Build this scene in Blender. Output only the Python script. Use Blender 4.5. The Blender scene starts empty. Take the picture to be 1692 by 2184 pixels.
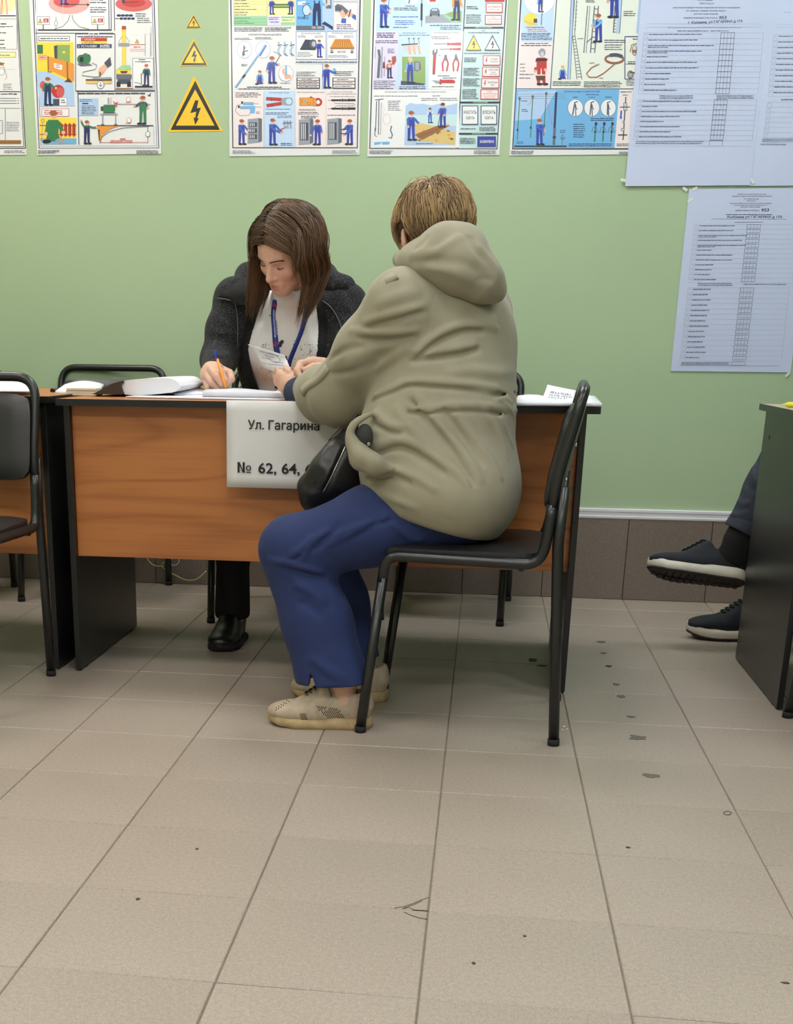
import bpy, bmesh, math, random
import numpy as np
from mathutils import Vector, Matrix
S = bpy.context.scene
C = S.collection
PI = math.pi
# ---------------------------------------------------------------- camera
PITCH, ROLL, YAW, FPX, PX, PY = .3304, .0095, .1427, 2679.3, 627.26, 1659.27   # solved from the 30 cm floor tiles
CAMP = np.array([.64797, -1.62432, .88809])
def cam_axes():
    c, s = math.cos(YAW), math.sin(YAW); Rz = np.array([[c, s, 0], [-s, c, 0], [0, 0, 1]])
    B = np.array([[1, 0, 0], [0, 0, -1], [0, 1, 0.]])
    c, s = math.cos(PITCH), math.sin(PITCH); Rx = np.array([[1, 0, 0], [0, c, -s], [0, s, c]])
    c, s = math.cos(ROLL), math.sin(ROLL); Rr = np.array([[c, -s, 0], [s, c, 0], [0, 0, 1]])
    return Rr @ Rx @ B @ Rz
CAMM = cam_axes()
def at(u, v, Y):
    """world point on the plane y = Y that the photograph shows at pixel (u, v)"""
    d = CAMM.T @ np.array([(u - PX) / FPX, (v - PY) / FPX, 1.])
    return CAMP + d * (Y - CAMP[1]) / d[1]
def fl(u, v, z=0.):
    d = CAMM.T @ np.array([(u - PX) / FPX, (v - PY) / FPX, 1.])
    return CAMP + d * (z - CAMP[2]) / d[2]
cam = bpy.data.cameras.new('camera'); camo = bpy.data.objects.new('camera', cam); C.objects.link(camo)
cam.sensor_fit = 'VERTICAL'; cam.sensor_height = 36; cam.sensor_width = 36 * 1692 / 2184
cam.lens = FPX / 2184 * 36
cam.shift_x = (846 - PX) / 2184; cam.shift_y = (PY - 1092) / 2184
cam.clip_start = .02
Mx = Matrix(((CAMM[0][0], -CAMM[1][0], -CAMM[2][0], CAMP[0]), (CAMM[0][1], -CAMM[1][1], -CAMM[2][1], CAMP[1]),
             (CAMM[0][2], -CAMM[1][2], -CAMM[2][2], CAMP[2]), (0, 0, 0, 1)))
camo.matrix_world = Mx
S.camera = camo
# ---------------------------------------------------------------- light and exposure
vs = S.view_settings
S.display_settings.display_device = 'sRGB'
vs.view_transform = 'Standard'; vs.look = 'None'; vs.gamma = 1; vs.use_curve_mapping = False
vs.exposure = 0.0
world = bpy.data.worlds.new('world'); S.world = world; world.use_nodes = True
world.node_tree.nodes['Background'].inputs[0].default_value = (.75, .85, 1, 1)
world.node_tree.nodes['Background'].inputs[1].default_value = .3
# ceiling panels: x, y, strength, tint (the left ones are a warmer make)
WARM, COOL = (1., .94, .87), (.87, .965, 1.)
LAMPS = [(-1.25, 2.40, 22., WARM), (.35, 2.40, 21., (.96, .97, .98)), (1.95, 2.40, 13.5, COOL), (-1.25, .5, 14., WARM), (.35, .5, 14., (.96, .97, .99)), (1.95, .5, 13., COOL), (-1.25, -1.6, 27., WARM), (.35, -1.6, 27., (.96, .97, .99)), (1.95, -1.6, 22., COOL)]
S.cycles.max_bounces = 8; S.cycles.diffuse_bounces = 4; S.cycles.glossy_bounces = 3
S.cycles.caustics_reflective = False; S.cycles.caustics_refractive = False
S.cycles.use_denoising = True
# ---------------------------------------------------------------- helpers: materials
MATS = {}
def srgb(r, g, b):
    f = lambda c: c / 12.92 if c <= .04045 else ((c + .055) / 1.055) ** 2.4
    return (f(r / 255), f(g / 255), f(b / 255), 1)
class NT:
    def __init__(s, m): s.t = m.node_tree; s.n = s.t.nodes; s.l = s.t.links
    def add(s, typ, **kw):
        nd = s.n.new(typ)
        for k, v in kw.items():
            if k.startswith('i_'):
                key = k[2:]; key = int(key) if key.isdigit() else key
                nd.inputs[key].default_value = v
            else: setattr(nd, k, v)
        return nd
    def link(s, a, b): s.l.new(a, b)
def mat(name, col, rough=.5, noise=None, bump=None, metal=0, spec=.5, coat=0, sheen=0, sss=0, vcol=None, rnd=0):
    """principled material; noise=(scale, strength) mottles the colour, bump=(scale, strength, distance) gives fine relief"""
    m = bpy.data.materials.new(name); m.use_nodes = True; MATS[name] = m
    t = NT(m); b = t.n['Principled BSDF']
    b.inputs['Roughness'].default_value = rough; b.inputs['Metallic'].default_value = metal
    b.inputs['Specular IOR Level'].default_value = spec
    if coat: b.inputs['Coat Weight'].default_value = coat; b.inputs['Coat Roughness'].default_value = .12
    if sheen: b.inputs['Sheen Weight'].default_value = sheen; b.inputs['Sheen Roughness'].default_value = .5
    if sss: b.inputs['Subsurface Weight'].default_value = sss; b.inputs['Subsurface Radius'].default_value = (.012, .004, .002); b.inputs['Subsurface Scale'].default_value = .6
    tc = t.add('ShaderNodeTexCoord')
    src = None
    if vcol:
        a = t.add('ShaderNodeAttribute', attribute_name=vcol); src = a.outputs['Color']
    if noise or rnd:
        mix = t.add('ShaderNodeMix', data_type='RGBA', blend_type='MULTIPLY'); mix.inputs['Factor'].default_value = 1
        if src: t.link(src, mix.inputs['A'])
        else: mix.inputs['A'].default_value = col
        if noise:
            nz = t.add('ShaderNodeTexNoise', i_Scale=noise[0], i_Detail=noise[2] if len(noise) > 2 else 4.)
            t.link(tc.outputs['Object'], nz.inputs['Vector'])
            mr = t.add('ShaderNodeMapRange'); mr.inputs['From Min'].default_value = .3; mr.inputs['From Max'].default_value = .7
            mr.inputs['To Min'].default_value = 1 - noise[1]; mr.inputs['To Max'].default_value = 1 + noise[1] * .6
            t.link(nz.outputs['Fac'], mr.inputs['Value']); fac = mr.outputs['Result']
        if rnd:
            oi = t.add('ShaderNodeObjectInfo'); r = t.add('ShaderNodeMapRange'); r.inputs['To Min'].default_value = 1 - rnd; r.inputs['To Max'].default_value = 1 + rnd
            t.link(oi.outputs['Random'], r.inputs['Value'])
            if noise:
                mu = t.add('ShaderNodeMath', operation='MULTIPLY'); t.link(fac, mu.inputs[0]); t.link(r.outputs['Result'], mu.inputs[1]); fac = mu.outputs[0]
            else: fac = r.outputs['Result']
        t.link(fac, mix.inputs['B']); src = mix.outputs['Result']
    if src: t.link(src, b.inputs['Base Color'])
    else: b.inputs['Base Color'].default_value = col
    if bump:
        nz = t.add('ShaderNodeTexNoise', i_Scale=bump[0], i_Detail=3.); t.link(tc.outputs['Object'], nz.inputs['Vector'])
        bp = t.add('ShaderNodeBump', i_Strength=bump[1], i_Distance=bump[2]); t.link(nz.outputs['Fac'], bp.inputs['Height'])
        t.link(bp.outputs['Normal'], b.inputs['Normal'])
    return m
# ---------------------------------------------------------------- helpers: meshes
class MB:
    """collects polygons; build() links them as ONE mesh object"""
    def __init__(s): s.v = []; s.f = []; s.sm = []; s.mi = []
    def add(s, vs, fs, smooth=False, mi=0):
        o = len(s.v); s.v += [tuple(map(float, p)) for p in vs]
        for f in fs: s.f.append(tuple(o + i for i in f)); s.sm.append(smooth); s.mi.append(mi)
        return s
    def box(s, x0, x1, y0, y1, z0, z1, bev=0., mi=0):
        if bev <= 0:
            vs = [(x, y, z) for z in (z0, z1) for y in (y0, y1) for x in (x0, x1)]
            return s.add(vs, [(0, 2, 3, 1), (4, 5, 7, 6), (0, 1, 5, 4), (2, 6, 7, 3), (0, 4, 6, 2), (1, 3, 7, 5)], mi=mi)
        bm = bmesh.new(); r = bmesh.ops.create_cube(bm, size=1)
        for v in bm.verts: v.co = Vector(((x0 + x1) / 2 + v.co.x * (x1 - x0), (y0 + y1) / 2 + v.co.y * (y1 - y0), (z0 + z1) / 2 + v.co.z * (z1 - z0)))
        bmesh.ops.bevel(bm, geom=bm.edges[:], offset=bev, segments=2, affect='EDGES', profile=.5)
        s.bm(bm, mi); return s
    def bm(s, bm, mi=0, smooth=False):
        bm.verts.index_update(); s.add([v.co for v in bm.verts], [[v.index for v in f.verts] for f in bm.faces], smooth, mi); bm.free(); return s
    def tube(s, pts, r, n=10, cap=True, mi=0, flat=1.):
        """round tube along a polyline, r a number or one radius per point"""
        P = [Vector(p) for p in pts]; m = len(P)
        R = [r] * m if np.isscalar(r) else list(r)
        T = [((P[min(i + 1, m - 1)] - P[max(i - 1, 0)])).normalized() for i in range(m)]
        up = Vector((0, 0, 1)) if abs(T[0].z) < .9 else Vector((1, 0, 0))
        N = (up - T[0] * up.dot(T[0])).normalized(); vs = []
        for i in range(m):
            N = (N - T[i] * N.dot(T[i])).normalized(); Bv = T[i].cross(N)
            for k in range(n):
                a = 2 * PI * k / n; vs.append(P[i] + (N * math.cos(a) * flat + Bv * math.sin(a)) * R[i])
        fs = [(i * n + k, i * n + (k + 1) % n, (i + 1) * n + (k + 1) % n, (i + 1) * n + k) for i in range(m - 1) for k in range(n)]
        s.add(vs, fs, True, mi)
        if cap:
            o = len(s.v) - m * n
            for f in (tuple(o + k for k in reversed(range(n))), tuple(o + (m - 1) * n + k for k in range(n))): s.f.append(f); s.sm.append(False); s.mi.append(mi)
        return s
    def grid(s, P, mi=0, smooth=True, closed=False):
        """P[i][j] points -> quads"""
        a, b = len(P), len(P[0]); fs = []
        for i in range(a - 1):
            for j in range(b if closed else b - 1):
                j2 = (j + 1) % b; fs.append((i * b + j, i * b + j2, (i + 1) * b + j2, (i + 1) * b + j))
        return s.add([p for row in P for p in row], fs, smooth, mi)
    def slab(s, P, t, mi=0):
        """sheet through grid P[i][j], given thickness t along its normals"""
        P = np.array(P, float); du = np.gradient(P, axis=0); dv = np.gradient(P, axis=1)
        N = np.cross(du, dv); N /= np.linalg.norm(N, axis=2, keepdims=True) + 1e-12
        A = P + N * t / 2; B_ = P - N * t / 2; a, b = P.shape[:2]
        vs = np.concatenate([A.reshape(-1, 3), B_.reshape(-1, 3)]); o = a * b; fs = []
        for i in range(a - 1):
            for j in range(b - 1):
                q = (i * b + j, (i + 1) * b + j, (i + 1) * b + j + 1, i * b + j + 1)
                fs.append(q); fs.append(tuple(o + k for k in reversed(q)))
        ring = [i * b for i in range(a)] + [(a - 1) * b + j for j in range(1, b)] + [i * b + b - 1 for i in range(a - 2, -1, -1)] + [j for j in range(b - 2, 0, -1)]
        for k in range(len(ring)):
            p, q = ring[k], ring[(k + 1) % len(ring)]; fs.append((p, o + p, o + q, q))
        return s.add(vs, fs, True, mi)
    def build(s, name, m=None, parent=None, sharp=None):
        me = bpy.data.meshes.new(name); me.from_pydata(s.v, [], s.f); me.validate(clean_customdata=False)
        if len(me.polygons) == len(s.sm):
            me.polygons.foreach_set('use_smooth', s.sm); me.polygons.foreach_set('material_index', s.mi)
        for x in (m if isinstance(m, (list, tuple)) else [m]):
            if x: me.materials.append(x)
        bm = bmesh.new(); bm.from_mesh(me); bmesh.ops.recalc_face_normals(bm, faces=bm.faces); bm.to_mesh(me); bm.free()
        if sharp: me.set_sharp_from_angle(angle=sharp)
        o = bpy.data.objects.new(name, me); C.objects.link(o)
        if parent: o.parent = parent
        return o
def bend(pts, rad=.05, n=6):
    """round the corners of a polyline"""
    P = [Vector(p) for p in pts]; out = [P[0]]
    rad = [rad] * len(P) if np.isscalar(rad) else rad
    for i in range(1, len(P) - 1):
        a = (P[i - 1] - P[i]); b = (P[i + 1] - P[i]); r = min(rad[i], a.length * .49, b.length * .49)
        p0 = P[i] + a.normalized() * r; p2 = P[i] + b.normalized() * r
        for k in range(n + 1):
            t = k / n; out.append(p0 * (1 - t) ** 2 + P[i] * 2 * t * (1 - t) + p2 * t * t)
    return out + [P[-1]]
def spline(pts, n=8):
    """Catmull-Rom through points (any dimension)"""
    P = np.array(pts, float); P = np.vstack([2 * P[0] - P[1], P, 2 * P[-1] - P[-2]]); out = []
    for i in range(1, len(P) - 2):
        for k in range(n):
            t = k / n; a, b, c, d = P[i - 1:i + 3]
            out.append(.5 * (2 * b + (c - a) * t + (2 * a - 5 * b + 4 * c - d) * t * t + (3 * b - a - 3 * c + d) * t ** 3))
    out.append(P[-2]); return np.array(out)
def tag(o, label=None, cat=None, group=None, kind=None):
    if label: o['label'] = label
    if cat: o['category'] = cat
    if group: o['group'] = group
    if kind: o['kind'] = kind
    return o
def thing(name, label, cat, loc=(0, 0, 0), rz=0., group=None):
    o = bpy.data.objects.new(name, None); C.objects.link(o); o.empty_display_size = .05
    o.location = loc; o.rotation_euler = (0, 0, rz)
    return tag(o, label, cat, group)
def dup(root, label=None, loc=None, rz=None, group=None):
    r = root.copy(); C.objects.link(r)
    if label: r['label'] = label
    if loc is not None: r.location = loc
    if rz is not None: r.rotation_euler = (0, 0, rz)
    if group: r['group'] = group
    for ch in list(root.children):
        c = ch.copy(); C.objects.link(c); c.parent = r
        for g in ch.children:
            d = g.copy(); C.objects.link(d); d.parent = c
    return r
V3 = lambda *p: np.array(p, float)
def nrm(v): v = np.asarray(v, float); return v / (np.linalg.norm(v) + 1e-12)
def rel(o, root):
    """keep the world-space mesh of a part where it is under its root"""
    o.matrix_parent_inverse = Matrix.Translation(root.location).inverted(); return o
# ---------------------------------------------------------------- lettering as flat polygons
_TX, _GL = {}, {}
def _glyph(s, bold):
    """outline-font mesh of a short string one unit high"""
    if (s, bold) in _GL: return _GL[(s, bold)]
    cu = bpy.data.curves.new('t', 'FONT'); cu.body = s; cu.size = 1.; cu.resolution_u = 3; cu.fill_mode = 'FRONT'
    if bold: cu.offset = .014
    o = bpy.data.objects.new('t', cu); C.objects.link(o); dg = bpy.context.evaluated_depsgraph_get()
    me = bpy.data.meshes.new_from_object(o.evaluated_get(dg))
    v = np.array([x.co[:2] for x in me.vertices]).reshape(-1, 2); f = [tuple(p.vertices) for p in me.polygons]
    bpy.data.objects.remove(o); bpy.data.curves.remove(cu); bpy.data.meshes.remove(me)
    _GL[(s, bold)] = (v, f); return v, f
def _strokes(ch, x0, x1, w):
    """letters made of straight stems, drawn as plain polygons"""
    h = .728 if ch.isupper() or ch == '№' else .542
    q = [[(x0, 0), (x0 + w, 0), (x0 + w, h), (x0, h)], [(x1 - w, 0), (x1, 0), (x1, h), (x1 - w, h)]]
    if ch in 'нН': y = h * .5 - w * .42; q.append([(x0 + w, y), (x1 - w, y), (x1 - w, y + w * .85), (x0 + w, y + w * .85)])
    elif ch in 'N№': q.append([(x0 + w, h), (x0 + w, h - w * 1.45), (x1 - w, 0), (x1 - w, w * 1.45)])
    else: q.append([(x0 + w, 0), (x1 - w, h - w * 1.45), (x1 - w, h), (x0 + w, w * 1.45)])
    if ch in 'йЙ': m = (x0 + x1) / 2; q.append([(m - .11, h + .06), (m + .11, h + .06), (m + .06, h + .14), (m - .06, h + .14)])
    return q
def text_poly(s, bold=False):
    """vertices (n,2) and faces of a line of text one unit high, left aligned on the baseline; width"""
    if (s, bold) in _TX: return _TX[(s, bold)]
    bar = _glyph('|', False)[0][:, 0].max(); V, F, pen, mx = [], [], 0., 0.
    for ch in s:
        adv = _glyph(ch + '|', False)[0][:, 0].max() - bar
        v, f = _glyph(ch, bold)
        if len(v):
            if ch == '№':
                for p in _strokes(ch, .06, .52, .128 if bold else .1) + [[(.60, -.0), (.92, -.0), (.92, .07), (.60, .07)]]: F.append(tuple(len(V) + i for i in range(len(p)))); V += [(pen + x, y) for x, y in p]
                v2, f2 = _glyph('о', bold); o = len(V); V += [(pen + .58 + x * .62, .16 + y * .62) for x, y in v2]; F += [tuple(o + i for i in q) for q in f2]
            elif ch in 'нНиИйЙN':
                for p in _strokes(ch, v[:, 0].min(), v[:, 0].max(), .128 if bold else .1): F.append(tuple(len(V) + i for i in range(len(p)))); V += [(pen + x, y) for x, y in p]
            else:
                o = len(V); V += [(pen + x, y) for x, y in v]; F += [tuple(o + i for i in q) for q in f]
            mx = pen + v[:, 0].max()
        pen += adv
    _TX[(s, bold)] = (np.array(V).reshape(-1, 2), F, mx); return _TX[(s, bold)]
# ---------------------------------------------------------------- the room
WY = 3.21                        # back wall
RX0, RX1, RY0, RH = -2.6, 4.0, -3.2, 2.85
def wood(name, base, dark):
    m = bpy.data.materials.new(name); m.use_nodes = True; t = NT(m); b = t.n['Principled BSDF']
    tc = t.add('ShaderNodeTexCoord'); mp = t.add('ShaderNodeMapping'); mp.inputs['Scale'].default_value = (.35, 1, 2.6)
    t.link(tc.outputs['Object'], mp.inputs['Vector'])
    n1 = t.add('ShaderNodeTexNoise', i_Scale=2.2, i_Detail=2., i_Distortion=.4); t.link(mp.outputs['Vector'], n1.inputs['Vector'])
    w = t.add('ShaderNodeMath', operation='MULTIPLY', i_1=16.); t.link(n1.outputs['Fac'], w.inputs[0])
    fr = t.add('ShaderNodeMath', operation='PINGPONG', i_1=1.); t.link(w.outputs[0], fr.inputs[0])
    mp2 = t.add('ShaderNodeMapping'); mp2.inputs['Scale'].default_value = (3, 60, 110); t.link(tc.outputs['Object'], mp2.inputs['Vector'])
    n2 = t.add('ShaderNodeTexNoise', i_Scale=1., i_Detail=5.); t.link(mp2.outputs['Vector'], n2.inputs['Vector'])
    ad = t.add('ShaderNodeMath', operation='MULTIPLY_ADD', i_1=.5); t.link(fr.outputs[0], ad.inputs[0])
    m2 = t.add('ShaderNodeMath', operation='MULTIPLY', i_1=.62); t.link(n2.outputs['Fac'], m2.inputs[0]); t.link(m2.outputs[0], ad.inputs[2])
    cr = t.add('ShaderNodeValToRGB'); cr.color_ramp.elements[0].color = dark; cr.color_ramp.elements[1].color = base
    cr.color_ramp.elements[0].position = .08; cr.color_ramp.elements[1].position = .62
    t.link(ad.outputs[0], cr.inputs[0]); t.link(cr.outputs[0], b.inputs['Base Color']); b.inputs['Roughness'].default_value = .38
    return m
M_wall = mat('green_wall_paint', srgb(170, 193, 155), .6, (1.2, .05), (260, .12, .002))
M_white = mat('white_paint', srgb(226, 224, 218), .8, (1.5, .03))
M_trim = mat('white_plastic_trim', srgb(222, 222, 226), .35)
M_grout = mat('tile_grout', srgb(120, 109, 97), .9, (30, .25))
M_wood = wood('beech_laminate', srgb(182, 115, 62), srgb(146, 84, 42))
M_black = mat('black_laminate', srgb(24, 24, 25), .33, (8, .12), (300, .1, .001))
def tile_mat(name, col, spk, rough):
    m = mat(name, col, rough, (2.2, .05, 6.), (420, .10, .001), rnd=.035); t = NT(m); b = t.n['Principled BSDF']
    src = b.inputs['Base Color'].links[0].from_socket; tc = next(n for n in t.n if n.type == 'TEX_COORD')
    oi = next(n for n in t.n if n.type == 'OBJECT_INFO')
    va = t.add('ShaderNodeVectorMath', operation='ADD'); t.link(tc.outputs['Object'], va.inputs[0]); t.link(oi.outputs['Location'], va.inputs[1])
    vals = []
    for sc, a0, a1 in ((330., 1 - spk, 1 + spk * .7), (120., 1 - spk * .45, 1 + spk * .35)):
        nz = t.add('ShaderNodeTexNoise', i_Scale=sc, i_Detail=2.); t.link(va.outputs[0], nz.inputs['Vector'])
        mr = t.add('ShaderNodeMapRange'); mr.inputs['From Min'].default_value = .34; mr.inputs['From Max'].default_value = .66
        mr.inputs['To Min'].default_value = a0; mr.inputs['To Max'].default_value = a1; t.link(nz.outputs['Fac'], mr.inputs['Value']); vals.append(mr.outputs[0])
    mu = t.add('ShaderNodeMath', operation='MULTIPLY'); t.link(vals[0], mu.inputs[0]); t.link(vals[1], mu.inputs[1])
    mx = t.add('ShaderNodeMix', data_type='RGBA', blend_type='MULTIPLY'); mx.inputs['Factor'].default_value = 1
    t.link(src, mx.inputs['A']); t.link(mu.outputs[0], mx.inputs['B']); t.link(mx.outputs['Result'], b.inputs['Base Color'])
    return m
M_tile = tile_mat('beige_floor_tile', srgb(166, 152, 139), .16, .4)
M_btile = tile_mat('taupe_wall_tile', srgb(126, 113, 103), .14, .45)
floor = tag(MB().box(RX0, RX1, RY0, WY + .05, -.08, -.0025).build('floor', M_grout), kind='structure')
def tile_mesh(mb, x, y, g=.0011, b=.0016, z0=-.008):
    h = .15 - g; vs = []
    for z, e in ((z0, 0), (-b, 0), (0, b)):
        vs += [(x - h + e, y - h + e, z), (x + h - e, y - h + e, z), (x + h - e, y + h - e, z), (x - h + e, y + h - e, z)]
    fs = [(8, 9, 10, 11)] + [(k * 4 + i, k * 4 + (i + 1) % 4, k * 4 + 4 + (i + 1) % 4, k * 4 + 4 + i) for k in (0, 1) for i in range(4)]
    mb.add(vs, fs)
mb = MB(); tile_mesh(mb, 0, 0); proto = mb.build('tile', M_tile, floor)
rnd = random.Random(4); rest = MB(); first = True
for i in range(-9, 14):
    for j in range(-11, 11):
        x, y = i * .3 + .15, j * .3 + .15
        if x < RX0 or x > RX1: continue
        if -1.5 < x < 2.1 and -.75 < y < 3.3:
            if first: o = proto; first = False
            else: o = proto.copy(); C.objects.link(o)
            o.location = (x, y, rnd.uniform(-.0005, .0003)); o.rotation_euler = (rnd.uniform(-.0012, .0012), rnd.uniform(-.0012, .0012), rnd.uniform(-.001, .001))
        else: tile_mesh(rest, x, y)
tag(rest.build('outer_tiles', M_tile, floor), kind='stuff')
tag(MB().box(RX0 - .1, RX1 + .1, WY, WY + .1, 0, RH).build('wall_back', M_wall), kind='structure')
tag(MB().box(RX0 - .1, RX0, RY0, WY, 0, RH).build('wall_left', M_wall), kind='structure')
tag(MB().box(RX1, RX1 + .1, RY0, WY, 0, RH).build('wall_right', M_wall), kind='structure')
tag(MB().box(RX0 - .1, RX1 + .1, RY0 - .1, RY0, 0, RH).build('wall_front', M_white), kind='structure')
ceil = tag(MB().box(RX0 - .1, RX1 + .1, RY0 - .1, WY + .1, RH, RH + .1).build('ceiling', M_white), kind='structure')
def lamp_mat(power, tint):
    m = bpy.data.materials.new('lamp_diffuser'); m.use_nodes = True; b = m.node_tree.nodes['Principled BSDF']
    b.inputs['Base Color'].default_value = (.9, .9, .9, 1); b.inputs['Emission Color'].default_value = tint + (1,); b.inputs['Emission Strength'].default_value = power
    return m
LW, LD = .6, .6
for x, y, pw, tint in LAMPS:
    f = MB().box(-LW / 2 - .012, LW / 2 + .012, -LD / 2 - .012, LD / 2 + .012, -.008, 0).build('lamp_frame', M_trim, ceil); f.location = (x, y, RH)
    for a in ((-LW / 2 - .012, LW / 2 + .012, -LD / 2 - .012, -LD / 2), (-LW / 2 - .012, LW / 2 + .012, LD / 2, LD / 2 + .012), (-LW / 2 - .012, -LW / 2, -LD / 2, LD / 2), (LW / 2, LW / 2 + .012, -LD / 2, LD / 2)):
        MB().box(*a, -.03, -.0085).build('frame_bar', M_trim, f)
    d = MB().box(-LW / 2, LW / 2, -LD / 2, LD / 2, -.022, -.01).build('diffuser', lamp_mat(pw, tint), f)
# tiled baseboard with its white duct
base = tag(MB().box(RX0, RX1, WY - .004, WY + .02, 0, .297).build('baseboard_back', M_grout), kind='structure')
bm_ = MB().box(-.1488, .1488, -.008, .004, .001, .2985, .0014); bt = bm_.build('tile', M_btile, base); first = True
for i in range(-8, 13):
    o = bt if first else bt.copy()
    if not first: C.objects.link(o)
    first = False; o.location = (i * .3 + .146, WY - .004, 0)
tr = MB(); prof = [(0, .298), (-.010, .298), (-.014, .301), (-.0145, .308), (-.0125, .310), (-.0125, .323), (-.0145, .325), (-.014, .333), (-.010, .3355), (0, .3355)]
tr.grid([[(x, WY + y - .0005, z) for y, z in prof] for x in (RX0, .02, RX1)], smooth=False)
tag(tr.build('trim_1', M_trim), kind='structure')
# ---------------------------------------------------------------- desks
M_top = mat('grey_beige_laminate', srgb(176, 168, 140), .4, (5, .05))
M_steel = mat('black_painted_steel', srgb(22, 22, 23), .33, (14, .15), spec=.6)
M_vinyl = mat('black_vinyl', srgb(34, 33, 36), .38, (10, .15), (500, .25, .0006), spec=.6)
M_rubber = mat('rubber_foot', srgb(30, 28, 27), .8)
M_bolt = mat('bolt_metal', srgb(200, 196, 186), .25, metal=1)
def desk(name, label, x0, x1, y0, y1, zt, panel_mat, top_mat, px0=None, px1=None, front=True, py0=None, py1=None):
    """top with overhang, two side panels, a modesty panel"""
    t = thing(name, label, 'desk', ((x0 + x1) / 2, (y0 + y1) / 2, 0), 0, 'laminate desks in a row'); ox, oy = (x0 + x1) / 2, (y0 + y1) / 2
    px0 = x0 + .02 if px0 is None else px0; px1 = x1 - .02 if px1 is None else px1; py0 = y0 + .03 if py0 is None else py0; py1 = y1 - .03 if py1 is None else py1
    a = lambda *b: (b[0] - ox, b[1] - ox, b[2] - oy, b[3] - oy, b[4], b[5])
    MB().box(*a(x0 + .0015, x1 - .0015, y0 + .0015, y1 - .0015, zt - .017, zt)).build('desktop', top_mat, t)
    eb = MB()
    for q in ((x0, x1, y0, y0 + .0015), (x0, x1, y1 - .0015, y1), (x0, x0 + .0015, y0 + .0015, y1 - .0015), (x1 - .0015, x1, y0 + .0015, y1 - .0015)): eb.box(*a(*q, zt - .0172, zt + .0003))
    eb.build('edge_band', M_black, t)
    for q in ((px0, px0 + .016), (px1 - .016, px1)):
        p = MB().box(*a(q[0], q[1], py0, py1, .004, zt - .0175), .001).build('side_panel', M_black, t)
        for yy in (py0 + .06, py1 - .06): MB().tube([((q[0] + q[1]) / 2 - ox, yy - oy, 0), ((q[0] + q[1]) / 2 - ox, yy - oy, .006)], .007, 8).build('glide', M_rubber, p)
    if front: MB().box(*a(px0 + .0165, px1 - .0165, py0 + .02, py0 + .036, .328, zt - .018), .0008).build('modesty_panel', panel_mat, t)
    return t
desk('desk', 'long desk with wood-grain front panel and black ends where two people sit', -.49, .936, 1.745, 2.425, .752, M_wood, M_wood, -.478, .905, py0=1.772, py1=2.385)
desk('desk', 'desk cut by the left picture edge, behind the foreground chair', -1.97, -.512, 1.755, 2.435, .757, M_wood, M_wood, -1.95, -.528, py0=1.775, py1=2.40)
rd = desk('desk', 'black desk with grey-beige top cut by the right picture edge', 1.43, 2.85, 1.665, 2.31, .746, M_black, M_top, 1.445, 2.83, py0=1.695, py1=2.281)
for y, z in ((1.80, .66), (2.2, .66)): MB().tube([(1.4455 - 2.14, y - 1.9875, z), (1.4435 - 2.14, y - 1.9875, z)], .006, 10).build('panel_screw', M_black, rd)
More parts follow.
